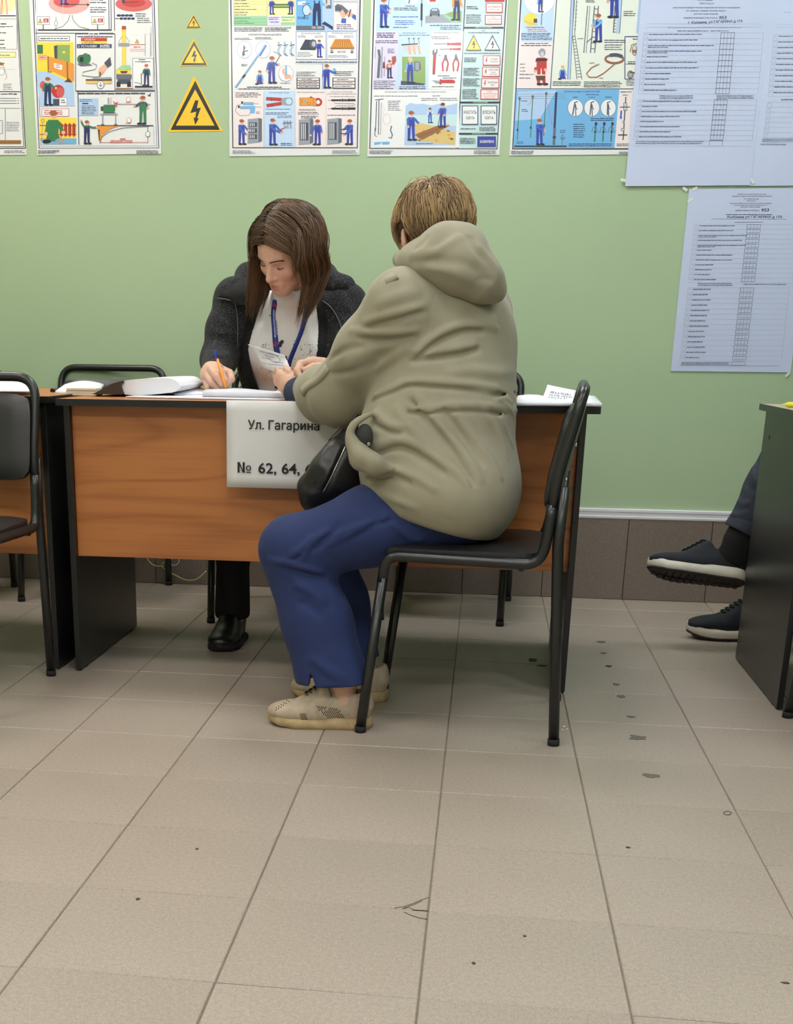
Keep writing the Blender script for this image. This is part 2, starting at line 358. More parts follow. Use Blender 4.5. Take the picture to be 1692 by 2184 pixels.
# ---------------------------------------------------------------- tube chairs; local +x runs from the front legs to the back, y across
def make_chair(label, rzlean=0.):
    t = thing('tube_chair', label, 'chair', group='black tube-frame chairs around the desks'); W2, R = .205, .0125
    def obj_(mb, n, m, p=t): return mb.build(n, m, p)
    for s in (-1, 1):
        leg = obj_(MB().tube([(.0, s * W2, .012), (.012, s * W2, .12), (.043, s * W2, .38)], R, 12), 'front_leg', M_steel)
        obj_(MB().tube([(-.0005, s * W2, 0), (.0, s * W2, .016)], R + .0015, 12), 'foot_cap', M_rubber, leg)
        obj_(MB().tube(bend([(.0418, s * W2, .37), (.0492, s * W2, .432), (.22, s * W2, .428), (.402, s * W2, .424), (.416, s * W2, .5), (.419, s * W2, .56)], [0, .05, .05, .055, .03, 0], 6), R, 12), 'seat_rail', M_steel)
        leg = obj_(MB().tube([(.463, s * W2, .012), (.45, s * W2, .25), (.438, s * W2, .47), (.444, s * W2, .60)], R, 12), 'rear_leg', M_steel)
        obj_(MB().tube([(.463, s * W2, 0), (.463, s * W2, .016)], R + .0015, 12), 'foot_cap', M_rubber, leg)
    obj_(MB().tube(bend([(.419, -W2, .555), (.426, -W2, .62), (.470, -W2, .808), (.470, W2, .808), (.426, W2, .62), (.419, W2, .555)], [0, .05, .06, .06, .05, 0], 8), R, 12), 'back_frame', M_steel)
    for x, z in ((.055, .425), (.36, .416)): obj_(MB().tube([(x, -W2, z), (x, W2, z)], .009, 10), 'cross_bar', M_steel)
    # padded seat: rounded slab, dished
    def pad(nx, ny, x0, x1, w, f, th):
        top = []; bot = []
        for i in range(nx + 1):
            u = i / nx; rt, rb = [], []
            for j in range(ny + 1):
                v = j / ny * 2 - 1; uu = u * 2 - 1
                k = max(abs(uu), abs(v)); cr = (abs(uu) ** 8 + abs(v) ** 8) ** .125 / max(k, 1e-6) if k > 0 else 1
                x = (x0 + x1) / 2 + uu / cr * (x1 - x0) / 2; y = v / cr * w
                e = max(0, 1 - max(abs(uu), abs(v)) ** 6); p, n = f(x, y)
                rt.append(np.array(p) + np.array(n) * th * (.35 + .65 * e)); rb.append(np.array(p) - np.array(n) * .008)
            top.append(rt); bot.append(rb)
        mb = MB(); mb.grid(top); mb.grid(bot)
        ring = lambda A: [A[i][0] for i in range(nx + 1)] + [A[nx][j] for j in range(1, ny + 1)] + [A[i][ny] for i in range(nx - 1, -1, -1)] + [A[0][j] for j in range(ny - 1, 0, -1)]
        mb.grid([ring(top), ring(bot)], closed=True); return mb
    seat = obj_(pad(14, 14, .03, .415, .197, lambda x, y: ((x, y, .437 - .012 * math.sin((x - .03) / .41 * PI) * (1 - (y / .21) ** 2) + .004), (0, 0, 1)), .022), 'seat', M_vinyl)
    def bk(x, y):   # x runs along the height here
        z = x; lean = .420 + (z - .56) * .2; bow = .022 * (1 - (y / .2) ** 2)
        return ((lean + bow - .012, y, z), (-1, 0, .2))
    backr = obj_(pad(10, 14, .545, .765, .198, bk, .026), 'backrest', M_vinyl)
    for s in (-1, 1):
        for z in (.615, .69): bb = MB().tube([(.420 + (z - .56) * .2 + .012, s * .2, z), (.420 + (z - .56) * .2 + .0165, s * .2, z)], .0045, 8); obj_(bb, 'bolt', M_bolt, backr)
    return t
chair = make_chair('black tube-frame chair the person in the olive jacket sits on')
def place(c, front, ang, **k):
    """front: floor point midway between the front feet; ang: direction from front to back"""
    c.location = (front[0], front[1], 0); c.rotation_euler = (0, 0, ang)
place(chair, (.402, 1.515), math.radians(-3.5))
def chair_at(label, front, ang):
    c = dup(chair, label); place(c, front, ang); return c
chair_at('black chair in the left foreground, backrest against the desk, cut by the picture edge', (-.735, 1.245), PI / 2)
chair_at('empty black chair by the wall, its back showing over the papers', (-.788, 2.722), math.radians(85))
chair_at('black chair the writing woman sits on, a leg visible beside her foot', (-.03, 2.50), math.radians(90))
chair_at('black chair behind the right end of the desk, mostly hidden by the olive jacket', (.532, 2.645), math.radians(86))
chair_at('black chair behind the left desk, one leg showing below at the left edge', (-1.325, 2.55), PI / 2)
chair_at('black chair under the crossed-legged person, past the right picture edge', (1.93, 2.58), 0)
chair_at('black chair by the right desk, one leg showing at the right picture edge', (1.46, 1.425), 0)
# ---------------------------------------------------------------- printed sheets on the back wall
def print_mat(name, rough, coat):
    m = mat(name, (1, 1, 1, 1), rough, None, (9, .12, .004), vcol='ink', coat=coat); return m
M_gloss = print_mat('laminated_print', .32, .5); M_paper = print_mat('paper_print', .75, 0)
M_psheet = mat('poster_paper', srgb(226, 228, 230), .32, None, (9, .12, .004), coat=.5); M_sheet = mat('white_paper', srgb(198, 208, 236), .8, (3, .03), (14, .35, .006))
INK = {'k': (30, 34, 44), 'n': (34, 46, 96), 'b': (44, 62, 160), 'l': (190, 216, 244), 'c': (110, 176, 226), 'w': (232, 234, 236), 'y': (246, 212, 74), 'Y': (250, 240, 170), 'o': (226, 150, 62), 'r': (190, 50, 48),
       'p': (232, 170, 166), 'P': (205, 90, 92), 'g': (52, 120, 78), 'G': (150, 205, 160), 't': (196, 226, 228), 'B': (150, 102, 58), 'd': (96, 62, 40), 's': (226, 176, 148), 'e': (150, 158, 170), 'E': (96, 104, 118),
       'v': (216, 210, 236), 'q': (172, 200, 234), 'm': (60, 96, 190), 'h': (160, 90, 66), 'x': (200, 202, 206), 'i': (66, 74, 92), 'u': (236, 224, 224), 'a': (214, 190, 120), 'z': (136, 168, 96)}
class Print:
    """flat print: coloured polygons laid over one another on the wall, given in picture coordinates of the sheet"""
    def __init__(s, gap=.0022): s.mb = MB(); s.cols = []; s.n = 0; s.gap = gap; s.tr = (0, 0, 1); s.rng = random.Random(2)
    def org(s, ox, oy, sc): s.tr = (ox, oy, sc); return s
    def w(s, x, y):
        p = at(s.tr[0] + x / s.tr[2], s.tr[1] + y / s.tr[2], WY - s.gap); return (p[0], WY - s.gap - s.n * 5e-6, p[2])
    def poly(s, pts, c, faces=None):
        s.n += 1; k = len(s.mb.f); s.mb.add([s.w(*p) for p in pts], faces or [tuple(range(len(pts)))]); s.cols += [INK[c] if isinstance(c, str) else c] * (len(s.mb.f) - k); return s
    def rect(s, x0, y0, x1, y1, c, out=None, lw=4):
        if out: s.poly([(x0 - lw, y0 - lw), (x1 + lw, y0 - lw), (x1 + lw, y1 + lw), (x0 - lw, y1 + lw)], out)
        return s.poly([(x0, y0), (x1, y0), (x1, y1), (x0, y1)], c)
    def ell(s, x, y, rx, ry, c, n=20, a0=0, a1=2 * PI): return s.poly([(x + rx * math.cos(a0 + (a1 - a0) * k / n), y + ry * math.sin(a0 + (a1 - a0) * k / n)) for k in range(n)], c)
    def ring(s, x, y, rx, ry, c, fill='w', lw=3): s.ell(x, y, rx + lw, ry + lw, c); return s.ell(x, y, rx, ry, fill)
    def line(s, pts, c, lw=3):
        pts = [np.array(p, float) for p in pts]; L, R_ = [], []
        for i, p in enumerate(pts):
            d = nrm(pts[min(i + 1, len(pts) - 1)] - pts[max(i - 1, 0)]); nn = np.array([-d[1], d[0]]) * lw / 2; L.append(p + nn); R_.append(p - nn)
        m = len(pts); return s.poly(L + R_, c, [(i, i + 1, m + i + 1, m + i) for i in range(m - 1)])
    def frame(s, x0, y0, x1, y1, c, lw=4):
        for q in ([(x0, y0), (x1, y0)], [(x1, y0), (x1, y1)], [(x1, y1), (x0, y1)], [(x0, y1), (x0, y0)]): s.line(q, c, lw)
        return s
    def para(s, x0, x1, y, c='i', h=7, n=1, gap=None, ragged=.25):
        """lines of print too small to read: word-long strokes of ink"""
        for k in range(n):
            yy = y + k * (gap or h * 2.4); x = x0; e = x1 - s.rng.random() * ragged * (x1 - x0)
            vs, fs = [], []
            while x < e:
                wl = min(s.rng.uniform(2.2, 8) * h, e - x); j = s.rng.uniform(-.12, .12) * h; hh = h * s.rng.uniform(.75, 1.05); o = len(vs)
                vs += [(x, yy - hh / 2 + j), (x + wl, yy - hh / 2 + j), (x + wl, yy + hh / 2 + j), (x, yy + hh / 2 + j)]; fs.append((o, o + 1, o + 2, o + 3)); x += wl + h * .55
            if vs: s.poly(vs, c, fs)
        return s
    def text(s, t, x, y, h, c='k', bold=False, fit=None, shear=0., center=False, slope=0.):
        """readable lettering, cap height h, baseline at y; fit squeezes the line to that width"""
        v, f, w = text_poly(t, bold); sc = h / .73; sx = sc if not fit else fit / max(w, 1e-6)
        if center: x = x - w * sx / 2
        return s.poly([(x + p[0] * sx + p[1] * sc * shear, y - p[1] * sc + slope * p[0] * sx) for p in v], c, f)
    def tri(s, x, y, w, h, c='y', lw=.13, bolt=True, edge='k', pad=0.):
        if pad: s.poly([(x, y - h * pad * 1.6), (x + w / 2 * (1 + pad * 1.9), y + h * (1 + pad * .6)), (x - w / 2 * (1 + pad * 1.9), y + h * (1 + pad * .6))], c)
        s.poly([(x, y), (x + w / 2, y + h), (x - w / 2, y + h)], edge)
        k = lw; s.poly([(x, y + h * k * 1.55), (x + w / 2 * (1 - 1.85 * k), y + h * (1 - k * .75)), (x - w / 2 * (1 - 1.85 * k), y + h * (1 - k * .75))], c)
        if bolt:
            b = lambda px_, py_: (x + px_ * w, y + py_ * h)
            s.poly([b(.0, .40), b(.065, .40), b(.035, .56), b(.115, .55), b(.04, .76), b(.075, .765), b(.0, .90), b(-.035, .75), b(.0, .755), b(.02, .63), b(-.10, .66)], edge)
        return s
    def man(s, x, y, h, face=1, top='c', pants='b', cap='h', arm=None, arm2=None, kneel=False):
        """a workman y = soles; arm targets relative to his height"""
        u = h / 7.2; hip = y - (3.5 if not kneel else 1.6) * u; sh = hip - 2.2 * u
        if kneel: s.poly([(x - .9 * u, hip), (x + .7 * u, hip), (x + 1.3 * u, y - .2 * u), (x - 1.2 * u, y - .2 * u)], pants); s.ell(x - 1 * u, y - .2 * u, .7 * u, .3 * u, 'k')
        else:
            for d in (-1, 1):
                s.poly([(x + d * .05 * u, hip - .2 * u), (x + d * .8 * u, hip - .2 * u), (x + d * .85 * u, y - .4 * u), (x + d * .25 * u, y - .4 * u)], pants)
                s.ell(x + d * .55 * u + face * .25 * u, y - .25 * u, .62 * u, .28 * u, 'k')
        s.poly([(x - .85 * u, sh + .2 * u), (x + .85 * u, sh + .2 * u), (x + .85 * u, hip), (x - .85 * u, hip)], top)
        s.poly([(x - .65 * u, sh + .7 * u), (x + .65 * u, sh + .7 * u), (x + .85 * u, hip + .1 * u), (x - .85 * u, hip + .1 * u)], pants)
        for d in (-1, 1): s.line([(x + d * .5 * u, sh + .2 * u), (x + d * .45 * u, sh + .8 * u)], pants, .28 * u)
        for d, a in ((face, arm), (-face, arm2)):
            a = a or (1.15 * d, 2.4); p0 = (x + d * .8 * u, sh + .5 * u); p2 = (x + a[0] * u, sh + a[1] * u); p1 = ((p0[0] + p2[0]) / 2, (p0[1] + p2[1]) / 2 + .25 * u)
            s.line([p0, p1, p2], top, .55 * u); s.ell(p2[0], p2[1], .3 * u, .3 * u, 's')
        s.ell(x + face * .1 * u, sh - .55 * u, .52 * u, .62 * u, 's'); s.ell(x, sh - .85 * u, .62 * u, .45 * u, cap); s.line([(x, sh - .75 * u), (x + face * .85 * u, sh - .72 * u)], cap, .18 * u)
        return s
    def cabinet(s, x0, y0, x1, y1, rows=3):
        s.poly([(x0, y0 + 14), (x1 - 40, y0), (x1 - 40, y1 - 12), (x0, y1)], 'e'); s.poly([(x1 - 40, y0), (x1, y0 + 8), (x1, y1 - 30), (x1 - 40, y1 - 12)], 'E')
        for k in range(rows):
            a = y0 + 50 + k * (y1 - y0 - 90) / rows; s.rect(x0 + 16, a, x1 - 58, a + (y1 - y0 - 90) / rows - 16, 'i')
            for j in range(3): s.rect(x0 + 26 + j * 22, a + 8, x0 + 38 + j * 22, a + (y1 - y0 - 90) / rows - 26, 'x')
        return s
    def build(s, name, m, parent):
        o = s.mb.build(name, m, parent); me = o.data
        a = me.attributes.new('ink', 'FLOAT_COLOR', 'FACE'); n = len(me.polygons)
        col = np.array([srgb(*c) for c in s.cols], np.float32)
        if len(col) == n: a.data.foreach_set('color', col.ravel())
        else: print('INK', name, len(col), n)
        return o
def sheet_on_wall(name, label, cat, x0, x1, z0, z1, m, gap=.0021, group=None):
    t = thing(name, label, cat, ((x0 + x1) / 2, WY - gap / 2, z0), 0, group)
    o = MB().box(x0, x1, WY - gap, WY - gap + .0012, z0, z1).build('sheet', m, t); rel(o, t); return t
p1 = sheet_on_wall('poster', 'safety poster with figures and diagrams, cut by the left picture edge', 'poster', -1.50, -1.045, 1.537, 2.205, M_psheet, group='safety posters on the wall')
p2 = sheet_on_wall('poster', 'safety poster with a yellow crane, green motor and red radiator', 'poster', -1.005, -.5455, 1.535, 2.205, M_psheet, group='safety posters on the wall')
p3 = sheet_on_wall('poster', 'safety poster with grey switch cabinets along the bottom and orange pallet', 'poster', -.298, .1635, 1.5245, 2.188, M_psheet, group='safety posters on the wall')
p4 = sheet_on_wall('poster', 'safety poster with red pliers, knife and plank over a trench', 'poster', .1915, .647, 1.519, 2.180, M_psheet, group='safety posters on the wall')
p5 = sheet_on_wall('poster', 'safety poster with ladders and blue pole panel, partly under a white form', 'poster', .681, 1.138, 1.517, 2.172, M_psheet, group='safety posters on the wall')
# --- poster cut by the left edge
A = Print().org(0, 0, 3.384)
A.rect(-700, -380, 112, 110, 'w'); A.rect(-690, 140, -200, 1040, 'l'); A.rect(-690, -370, -220, 100, 'Y'); A.ell(20, 20, 90, 80, 'Y'); A.line([(20, -40), (10, 40), (2, 105)], 'p', 14); A.line([(38, -40), (48, 40), (52, 105)], 'p', 14); A.line([(12, -20), (22, 60), (10, 105)], 'r', 3); A.line([(-160, 114), (114, 114)], 'k', 8)
A.frame(-160, 136, 122, 356, 'E', 3); A.para(-60, 110, 172, 'k', 8, 1, ragged=.4); A.para(-60, 108, 192, 'i', 6, 1)
for y in (237, 290, 320): A.para(-60, 60, y, 'k', 7)
A.para(-60, 55, 345, 'i', 6); A.rect(-160, 378, 112, 412, 'Y', 'E', 3); A.para(-60, 100, 398, 'i', 6)
A.poly([(-60, 440), (35, 455), (20, 472), (-60, 470)], 'B'); A.ring(12, 515, 18, 26, 'E'); A.line([(22, 470), (40, 520), (50, 560), (36, 575)], 'E', 3); A.line([(-60, 502), (105, 502)], 'p', 3); A.para(22, 92, 608, 'i', 4, 4, 13)
A.line([(-160, 660), (146, 662)], 'k', 6); A.para(-60, 128, 679, 'k', 8, ragged=.05)
for y in (710, 728, 746): A.line([(-160, y), (118, y)], 'i', 4); A.para(122, 140, y, 'i', 4)
A.line([(-160, 780), (146, 782)], 'k', 3); A.line([(38, 782), (38, 1030)], 'E', 4); A.poly([(24, 1015), (52, 1015), (38, 1040)], 'x'); A.rect(-160, 1012, 152, 1040, 'B'); A.frame(-20, 870, 18, 965, 'E', 4); A.para(46, 146, 884, 'i', 4, 6, 12)
for x0, x1, y, lw in ((115, 172, 1058, 4), (124, 184, 1070, 6)): A.line([(-160, y), (x1, y)], 'k', lw); A.line([(x0 - 21, -400), (x0, 0), (x1, y)], 'k', lw)
A.para(30, 190, 1090, 'i', 5, 2, 12); rel(A.build('print', M_gloss, p1), p1)
# --- poster with the crane
A = Print().org(0, 0, 3.384)
for k, (lw, d) in enumerate(((7, 0), (4, 14))): A.line([(222 + d, -400), (240 + d, 0), (283 + d, 1070 - d), (1146 - d, 1068 - d), (1112 - d, 0), (1100 - d, -400)], 'n', lw)
A.rect(258, -400, 790, 205, 'w'); A.ell(500, 25, 150, 78, 'p'); A.ell(480, 10, 95, 45, 'P'); A.man(460, 36, 190, 1, 'b', 'b'); A.line([(490, 32), (630, 34)], 'k', 5); A.poly([(628, 24), (650, 34), (628, 44)], 'k'); A.para(650, 775, 0, 'i', 8, 2, 18); A.para(650, 780, 55, 'i', 7, 3, 16)
for x in (312, 705): A.rect(x - 42, 122, x + 44, 176, 'w', 'E', 3); A.tri(x - 22, 132, 34, 34, 'y'); A.rect(x + 2, 134, x + 38, 162, 'r'); A.para(x + 8, x + 34, 144, 'w', 5, 2, 10); A.line([(x, 178), (x, 214)], 'E', 8)
A.rect(272, 212, 802, 222, 'k'); A.line([(505, 108), (492, 150), (455, 190), (392, 211)], 'i', 4); A.line([(520, 108), (530, 150), (570, 192), (642, 211)], 'i', 4); A.line([(405, 120), (405, 212)], 'i', 3); A.ring(405, 168, 9, 18, 'i'); A.line([(455, 0), (455, 170)], 'x', 3)
for x in (780, 796, 820): A.line([(x, -400), (x + 8, 222)], 'n', 5)
A.line([(256, 240), (820, 240)], 'n', 5); A.ell(965, 28, 132, 56, 'P'); A.ell(965, 20, 85, 32, 'r'); A.line([(895, -30), (890, 16)], 'n', 20); A.line([(880, 18), (1000, 12)], 'k', 5)
for k in range(4): A.ell(858 + k * 29, 112, 16, 9, 'n'); A.ell(876 + k * 28, 134, 14, 9, 'n')
A.line([(832, 134), (858, 134)], 'n', 6); A.para(978, 1065, 100, 'i', 7, 2, 16); A.para(990, 1095, 132, 'i', 6, 3, 15)
A.rect(882, 190, 908, 216, 'r', 'k', 2); A.rect(884, 216, 908, 480, 'y', 'a', 3); A.line([(856, 305), (882, 262)], 'E', 3); A.line([(938, 305), (908, 262)], 'E', 3); A.rect(854, 310, 936, 336, 'e'); A.rect(870, 486, 912, 516, 'y', 'B', 2); A.rect(842, 505, 942, 534, 'y', 'B', 2)
A.poly([(866, 512), (924, 512), (914, 530), (876, 530)], 'd'); A.rect(840, 538, 952, 572, 'E'); A.rect(848, 572, 944, 606, 'i')
for x in (856, 932): A.rect(x - 14, 590, x + 14, 628, 'k')
A.line([(838, 640), (958, 640)], 'B', 10); A.poly([(886, 470), (940, 470), (952, 500), (842, 500)], 'G'); A.tri(990, 282, 32, 30, 'y'); A.line([(940, 322), (1048, 322)], 'r', 4); A.para(965, 1030, 340, 'r', 6); A.para(940, 1050, 355, 'p', 6, 2, 13)
A.line([(1048, 405), (1048, 248), (1086, 238), (1086, 410)], 'E', 3); A.line([(1092, 195), (1094, 405)], 'x', 10)
A.rect(960, 422, 1106, 640, 'w', 'i', 3); A.para(1000, 1055, 432, 'k', 6); A.para(975, 1090, 446, 'k', 6); A.man(1058, 622, 165, -1, 'g', 'n', 'P', (-1.3, 1.9)); A.line([(1020, 530), (1022, 610)], 'E', 7); A.rect(974, 620, 1102, 634, 'k'); A.line([(972, 596), (1010, 602), (1020, 612)], 'i', 4)
A.rect(282, 264, 500, 292, 'w', 'E', 4); A.para(292, 492, 278, 'k', 7, ragged=0); A.rect(268, 306, 530, 590, 'y'); A.poly([(262, 520), (340, 514), (520, 600), (532, 605), (540, 766), (290, 770)], 'q'); A.rect(272, 326, 308, 386, 'g', 'k', 2)
A.poly([(390, 332), (416, 326), (418, 460), (394, 430)], 'i'); A.rect(414, 324, 505, 470, 'z'); A.rect(452, 370, 472, 384, 'y'); A.poly([(342, 405), (490, 445), (535, 462), (535, 590), (480, 566), (345, 500)], 'o'); A.poly([(342, 405), (352, 407), (355, 520), (345, 522)], 'B'); A.poly([(480, 446), (492, 448), (495, 590), (484, 592)], 'B')
A.poly([(335, 522), (372, 512), (378, 524)], 'B'); A.poly([(462, 592), (495, 565), (528, 596)], 'd'); A.poly([(390, 455), (450, 470), (448, 506), (392, 490)], 'w'); A.para(400, 440, 470, 'r', 6); A.para(402, 440, 486, 'r', 6); A.rect(284, 400, 334, 428, 'p', 'r', 2); A.para(292, 326, 414, 'r', 6)
A.poly([(300, 590), (330, 600), (440, 650), (400, 700)], 'P'); A.ell(420, 660, 46, 48, 'r'); A.ell(436, 668, 28, 38, 'P'); A.ell(310, 615, 22, 30, 'P'); A.man(345, 765, 215, 1, 'g', 'n', 'h', (2., 1.4)); A.rect(384, 715, 440, 764, 'i'); A.rect(430, 706, 482, 762, 'w', 'E', 2); A.para(440, 474, 722, 'n', 7, 2, 18)
A.rect(304, 786, 496, 838, 'w', 'r', 3); A.para(318, 484, 798, 'r', 6, 3, 13); A.rect(288, 850, 552, 1000, 'y'); A.rect(286, 903, 552, 909, 'd'); A.rect(286, 968, 552, 974, 'd')
for k in range(4): A.poly([(432 + k * 30, 900), (443 + k * 30, 886), (456 + k * 30, 900), (456 + k * 30, 976), (443 + k * 30, 990), (432 + k * 30, 976)], 'r', None); A.line([(450 + k * 30, 896), (450 + k * 30, 980)], 'd', 5)
A.poly([(300, 1005), (552, 1000), (552, 1040), (310, 1042)], 'c'); A.ring(310, 872, 8, 12, 'n', 'y'); A.line([(310, 885), (300, 1020)], 'E', 3); A.man(385, 1030, 330, 1, 'g', 'g', 'h', (1.6, 2.2), kneel=True); A.poly([(395, 1012), (440, 990), (478, 1036), (430, 1042)], 'e'); A.ell(335, 1025, 28, 12, 'k'); A.line([(563, 660), (570, 1045)], 'n', 5)
A.frame(546, 244, 830, 656, 'n', 4); A.rect(640, 234, 715, 254, 'w'); A.para(646, 708, 244, 'k', 8, ragged=0); A.para(560, 815, 265, 'k', 6, ragged=0); A.rect(586, 274, 772, 297, 'r'); A.text('1. ОТКЛЮЧИ', 594, 292, 11, 'w', True); A.rect(586, 298, 772, 316, 'y'); A.text('2. ПРОВЕРЬ', 594, 313, 11, 'k', True)
A.rect(556, 319, 806, 346, 'n'); A.text('3. УСТАНОВИ', 564, 341, 15, 'w', True); A.para(722, 800, 328, 'w', 6, 2, 11, ragged=.1); A.poly([(556, 460), (640, 456), (668, 472), (580, 478)], 'E'); A.ell(585, 428, 28, 32, 'g'); A.poly([(585, 396), (640, 392), (650, 450), (585, 460)], 'g'); A.ell(642, 420, 14, 28, 'g'); A.ell(590, 430, 14, 20, 'k'); A.line([(600, 400), (610, 388), (630, 388)], 'k', 5)
A.line([(665, 455), (700, 470), (690, 500), (600, 520), (592, 545), (680, 556), (720, 552)], 'E', 4); A.poly([(752, 455), (796, 410), (806, 470), (776, 490)], 'i'); A.poly([(708, 520), (718, 490), (756, 462), (776, 486), (752, 520), (728, 545), (712, 540)], 's'); A.line([(725, 520), (722, 552)], 'd', 10); A.poly([(670, 562), (806, 556), (806, 570), (670, 574)], 'e'); A.rect(620, 572, 808, 584, 'd'); A.rect(620, 584, 808, 604, 'a'); A.ring(727, 612, 23, 27, 'i'); A.line([(727, 592), (727, 618)], 'k', 4)
for k in range(3): A.line([(712 + 5 * k, 616 + 6 * k), (742 - 5 * k, 616 + 6 * k)], 'k', 3)
A.line([(550, 660), (1118, 658)], 'n', 5); A.line([(835, 650), (1115, 652)], 'n', 4); A.para(566, 1048, 675, 'k', 8, ragged=0); A.poly([(1065, 680), (1075, 688), (1090, 668), (1085, 695), (1070, 692)], 'k'); A.rect(568, 710, 708, 834, 'q'); A.para(575, 680, 720, 'i', 5, 2, 11); A.para(595, 650, 748, 'k', 9); A.para(590, 705, 765, 'i', 5, 6, 11.5)
A.rect(778, 705, 782, 750, 'e'); A.rect(786, 705, 790, 750, 'e'); A.line([(805, 705), (798, 725), (804, 728), (798, 750)], 'P', 3); A.poly([(815, 725), (832, 742), (855, 735), (842, 755), (850, 778), (834, 765), (822, 775), (826, 755)], 'P'); A.poly([(748, 760), (752, 756), (826, 756), (832, 764), (832, 800), (822, 812), (752, 812), (746, 802)], 'g'); A.rect(728, 768, 748, 800, 'i'); A.line([(742, 816), (838, 816)], 'k', 4); A.rect(722, 822, 852, 830, 'e')
for x in (742, 836): A.line([(x, 830), (x, 896)], 'e', 8); A.rect(x - 12, 896, x + 12, 904, 'E')
A.line([(835, 752), (1088, 754)], 'E', 4); A.ring(928, 718, 14, 16, 'P'); A.line([(908, 740), (950, 740)], 'r', 3); A.man(1032, 900, 215, -1, 'i', 'g', 'h', (-2.0, 1.2), (1.2, 1.6)); A.ring(932, 868, 14, 16, 'P'); A.line([(905, 890), (948, 890)], 'r', 3)
A.poly([(705, 908), (860, 908), (790, 935), (745, 970), (722, 1018), (715, 1018)], 'o'); A.poly([(706, 935), (722, 935), (722, 1010), (716, 1018)], 'd'); A.line([(700, 907), (1108, 907)], 'k', 6); A.line([(722, 1035), (735, 990), (790, 950), (880, 925), (1080, 910)], 'i', 4); A.line([(720, 1028), (1065, 1028)], 'r', 3); A.para(865, 920, 1002, 'r', 7); A.para(800, 985, 1016, 'r', 6); A.para(790, 1000, 1028, 'r', 6); A.line([(1068, 910), (1068, 1036)], 'i', 3); A.ring(1068, 968, 14, 18, 'i'); A.line([(1110, 905), (1112, 1040)], 'x', 4)
A.man(628, 1042, 178, 1, 'g', 'n', 'h', (2.9, .7), (-1.7, -1.2)); A.para(276, 440, 1087, 'i', 5, 3, 9); A.para(985, 1150, 1087, 'i', 5, 3, 9, ragged=.1); rel(A.build('print', M_gloss, p2), p2)
# --- poster with the switch cabinets
A = Print().org(480, 0, 5.458)
A.line([(80, -640), (68, 0), (92, 1722), (1540, 1722), (1574, 0), (1590, -640)], 'k', 14)
A.rect(105, -640, 490, 180, 'Y'); A.rect(496, -640, 815, 180, 'Y'); A.rect(105, 190, 488, 300, 'G'); A.rect(496, 190, 645, 292, 'v'); A.rect(652, 190, 812, 290, 'Y'); A.rect(652, 190, 812, 215, 'G'); A.rect(652, 258, 812, 290, 'G')
for y in (18, 52, 87, 122, 157, 186): A.line([(105, y), (490, y)], 'z', 2); A.para(112, 440 if y in (122,) else 290, y - 12, 'i', 9)
for y in (212, 246, 272): A.para(112, 310 if y < 270 else 350, y, 'g', 8); A.line([(105, y + 12), (488, y + 12)], 'g', 2)
A.para(510, 640, 205, 'i', 8, 2, 20); A.para(525, 625, 258, 'm', 11, ragged=0); A.para(665, 800, 235, 'i', 8); A.line([(490, -640), (490, 300)], 'z', 4); A.frame(105, -640, 815, 300, 'E', 3)
A.man(545, 170, 205, 1, 'm', 'b', 'h', (1.5, 1.9)); A.man(768, 170, 205, -1, 'm', 'b', 'h', (-1.5, 1.9)); A.poly([(565, 46), (745, 50), (745, 92), (565, 90)], 'z'); A.rect(565, 46, 745, 56, 'k'); A.rect(565, 84, 745, 92, 'k')
A.rect(828, -640, 1260, 352, 'c'); A.rect(1135, -640, 1260, 352, 'q'); A.rect(828, 300, 1160, 352, 'E'); A.poly([(1125, 280), (1175, 300), (1258, 352), (1258, 310), (1160, 250)], 'n'); A.ring(950, 118, 42, 60, 'n', 'l', 8); A.line([(930, 180), (918, 215)], 'n', 12); A.line([(850, 40), (940, 30)], 'w', 40); A.para(900, 985, 40, 'i', 8); A.para(845, 1000, 200, 'n', 8, 2, 18); A.rect(1175, -80, 1240, 100, 'E'); A.rect(1190, -60, 1228, 60, 'x')
A.man(1070, 330, 420, 1, 'c', 'n', 'h', (1.9, 1.0)); A.ell(1035, 320, 30, 18, 'e'); A.ell(1105, 320, 40, 18, 'e')
A.rect(1268, 30, 1545, 352, 'u', 'n', 3); A.poly([(1280, 70), (1310, 45), (1365, 60), (1435, 120), (1445, 175), (1400, 180), (1330, 130), (1282, 130)], 'E')
for k in range(4): A.line([(1283, 68 + k * 22), (1352, 100 + k * 14)], 'k', 5)
A.poly([(1330, 150), (1370, 110), (1395, 150), (1410, 190), (1372, 220)], 's'); A.poly([(1400, 180), (1440, 130), (1465, 100), (1475, 150), (1510, 170), (1490, 200), (1430, 190)], 's'); A.line([(1440, 200), (1465, 110)], 'i', 14); A.poly([(1358, 215), (1412, 215), (1410, 272), (1352, 268)], 'm'); A.poly([(1490, 165), (1528, 180), (1525, 240), (1478, 205)], 'm'); A.rect(1268, -400, 1545, 14, 'w', 'n', 3); A.para(1300, 1500, 290, 'n', 10, 3, 22)
for x in (108, 465): A.para(x, x + 345, 325, 'i', 9, 3, 18)
A.text('ИЗМЕРИТЕЛЬНАЯ ШТАНГА', 272, 412, 18, 'i', True, 388); A.para(112, 322, 445, 'i', 7, 2, 15); A.para(352, 580, 438, 'i', 7, 2, 15)
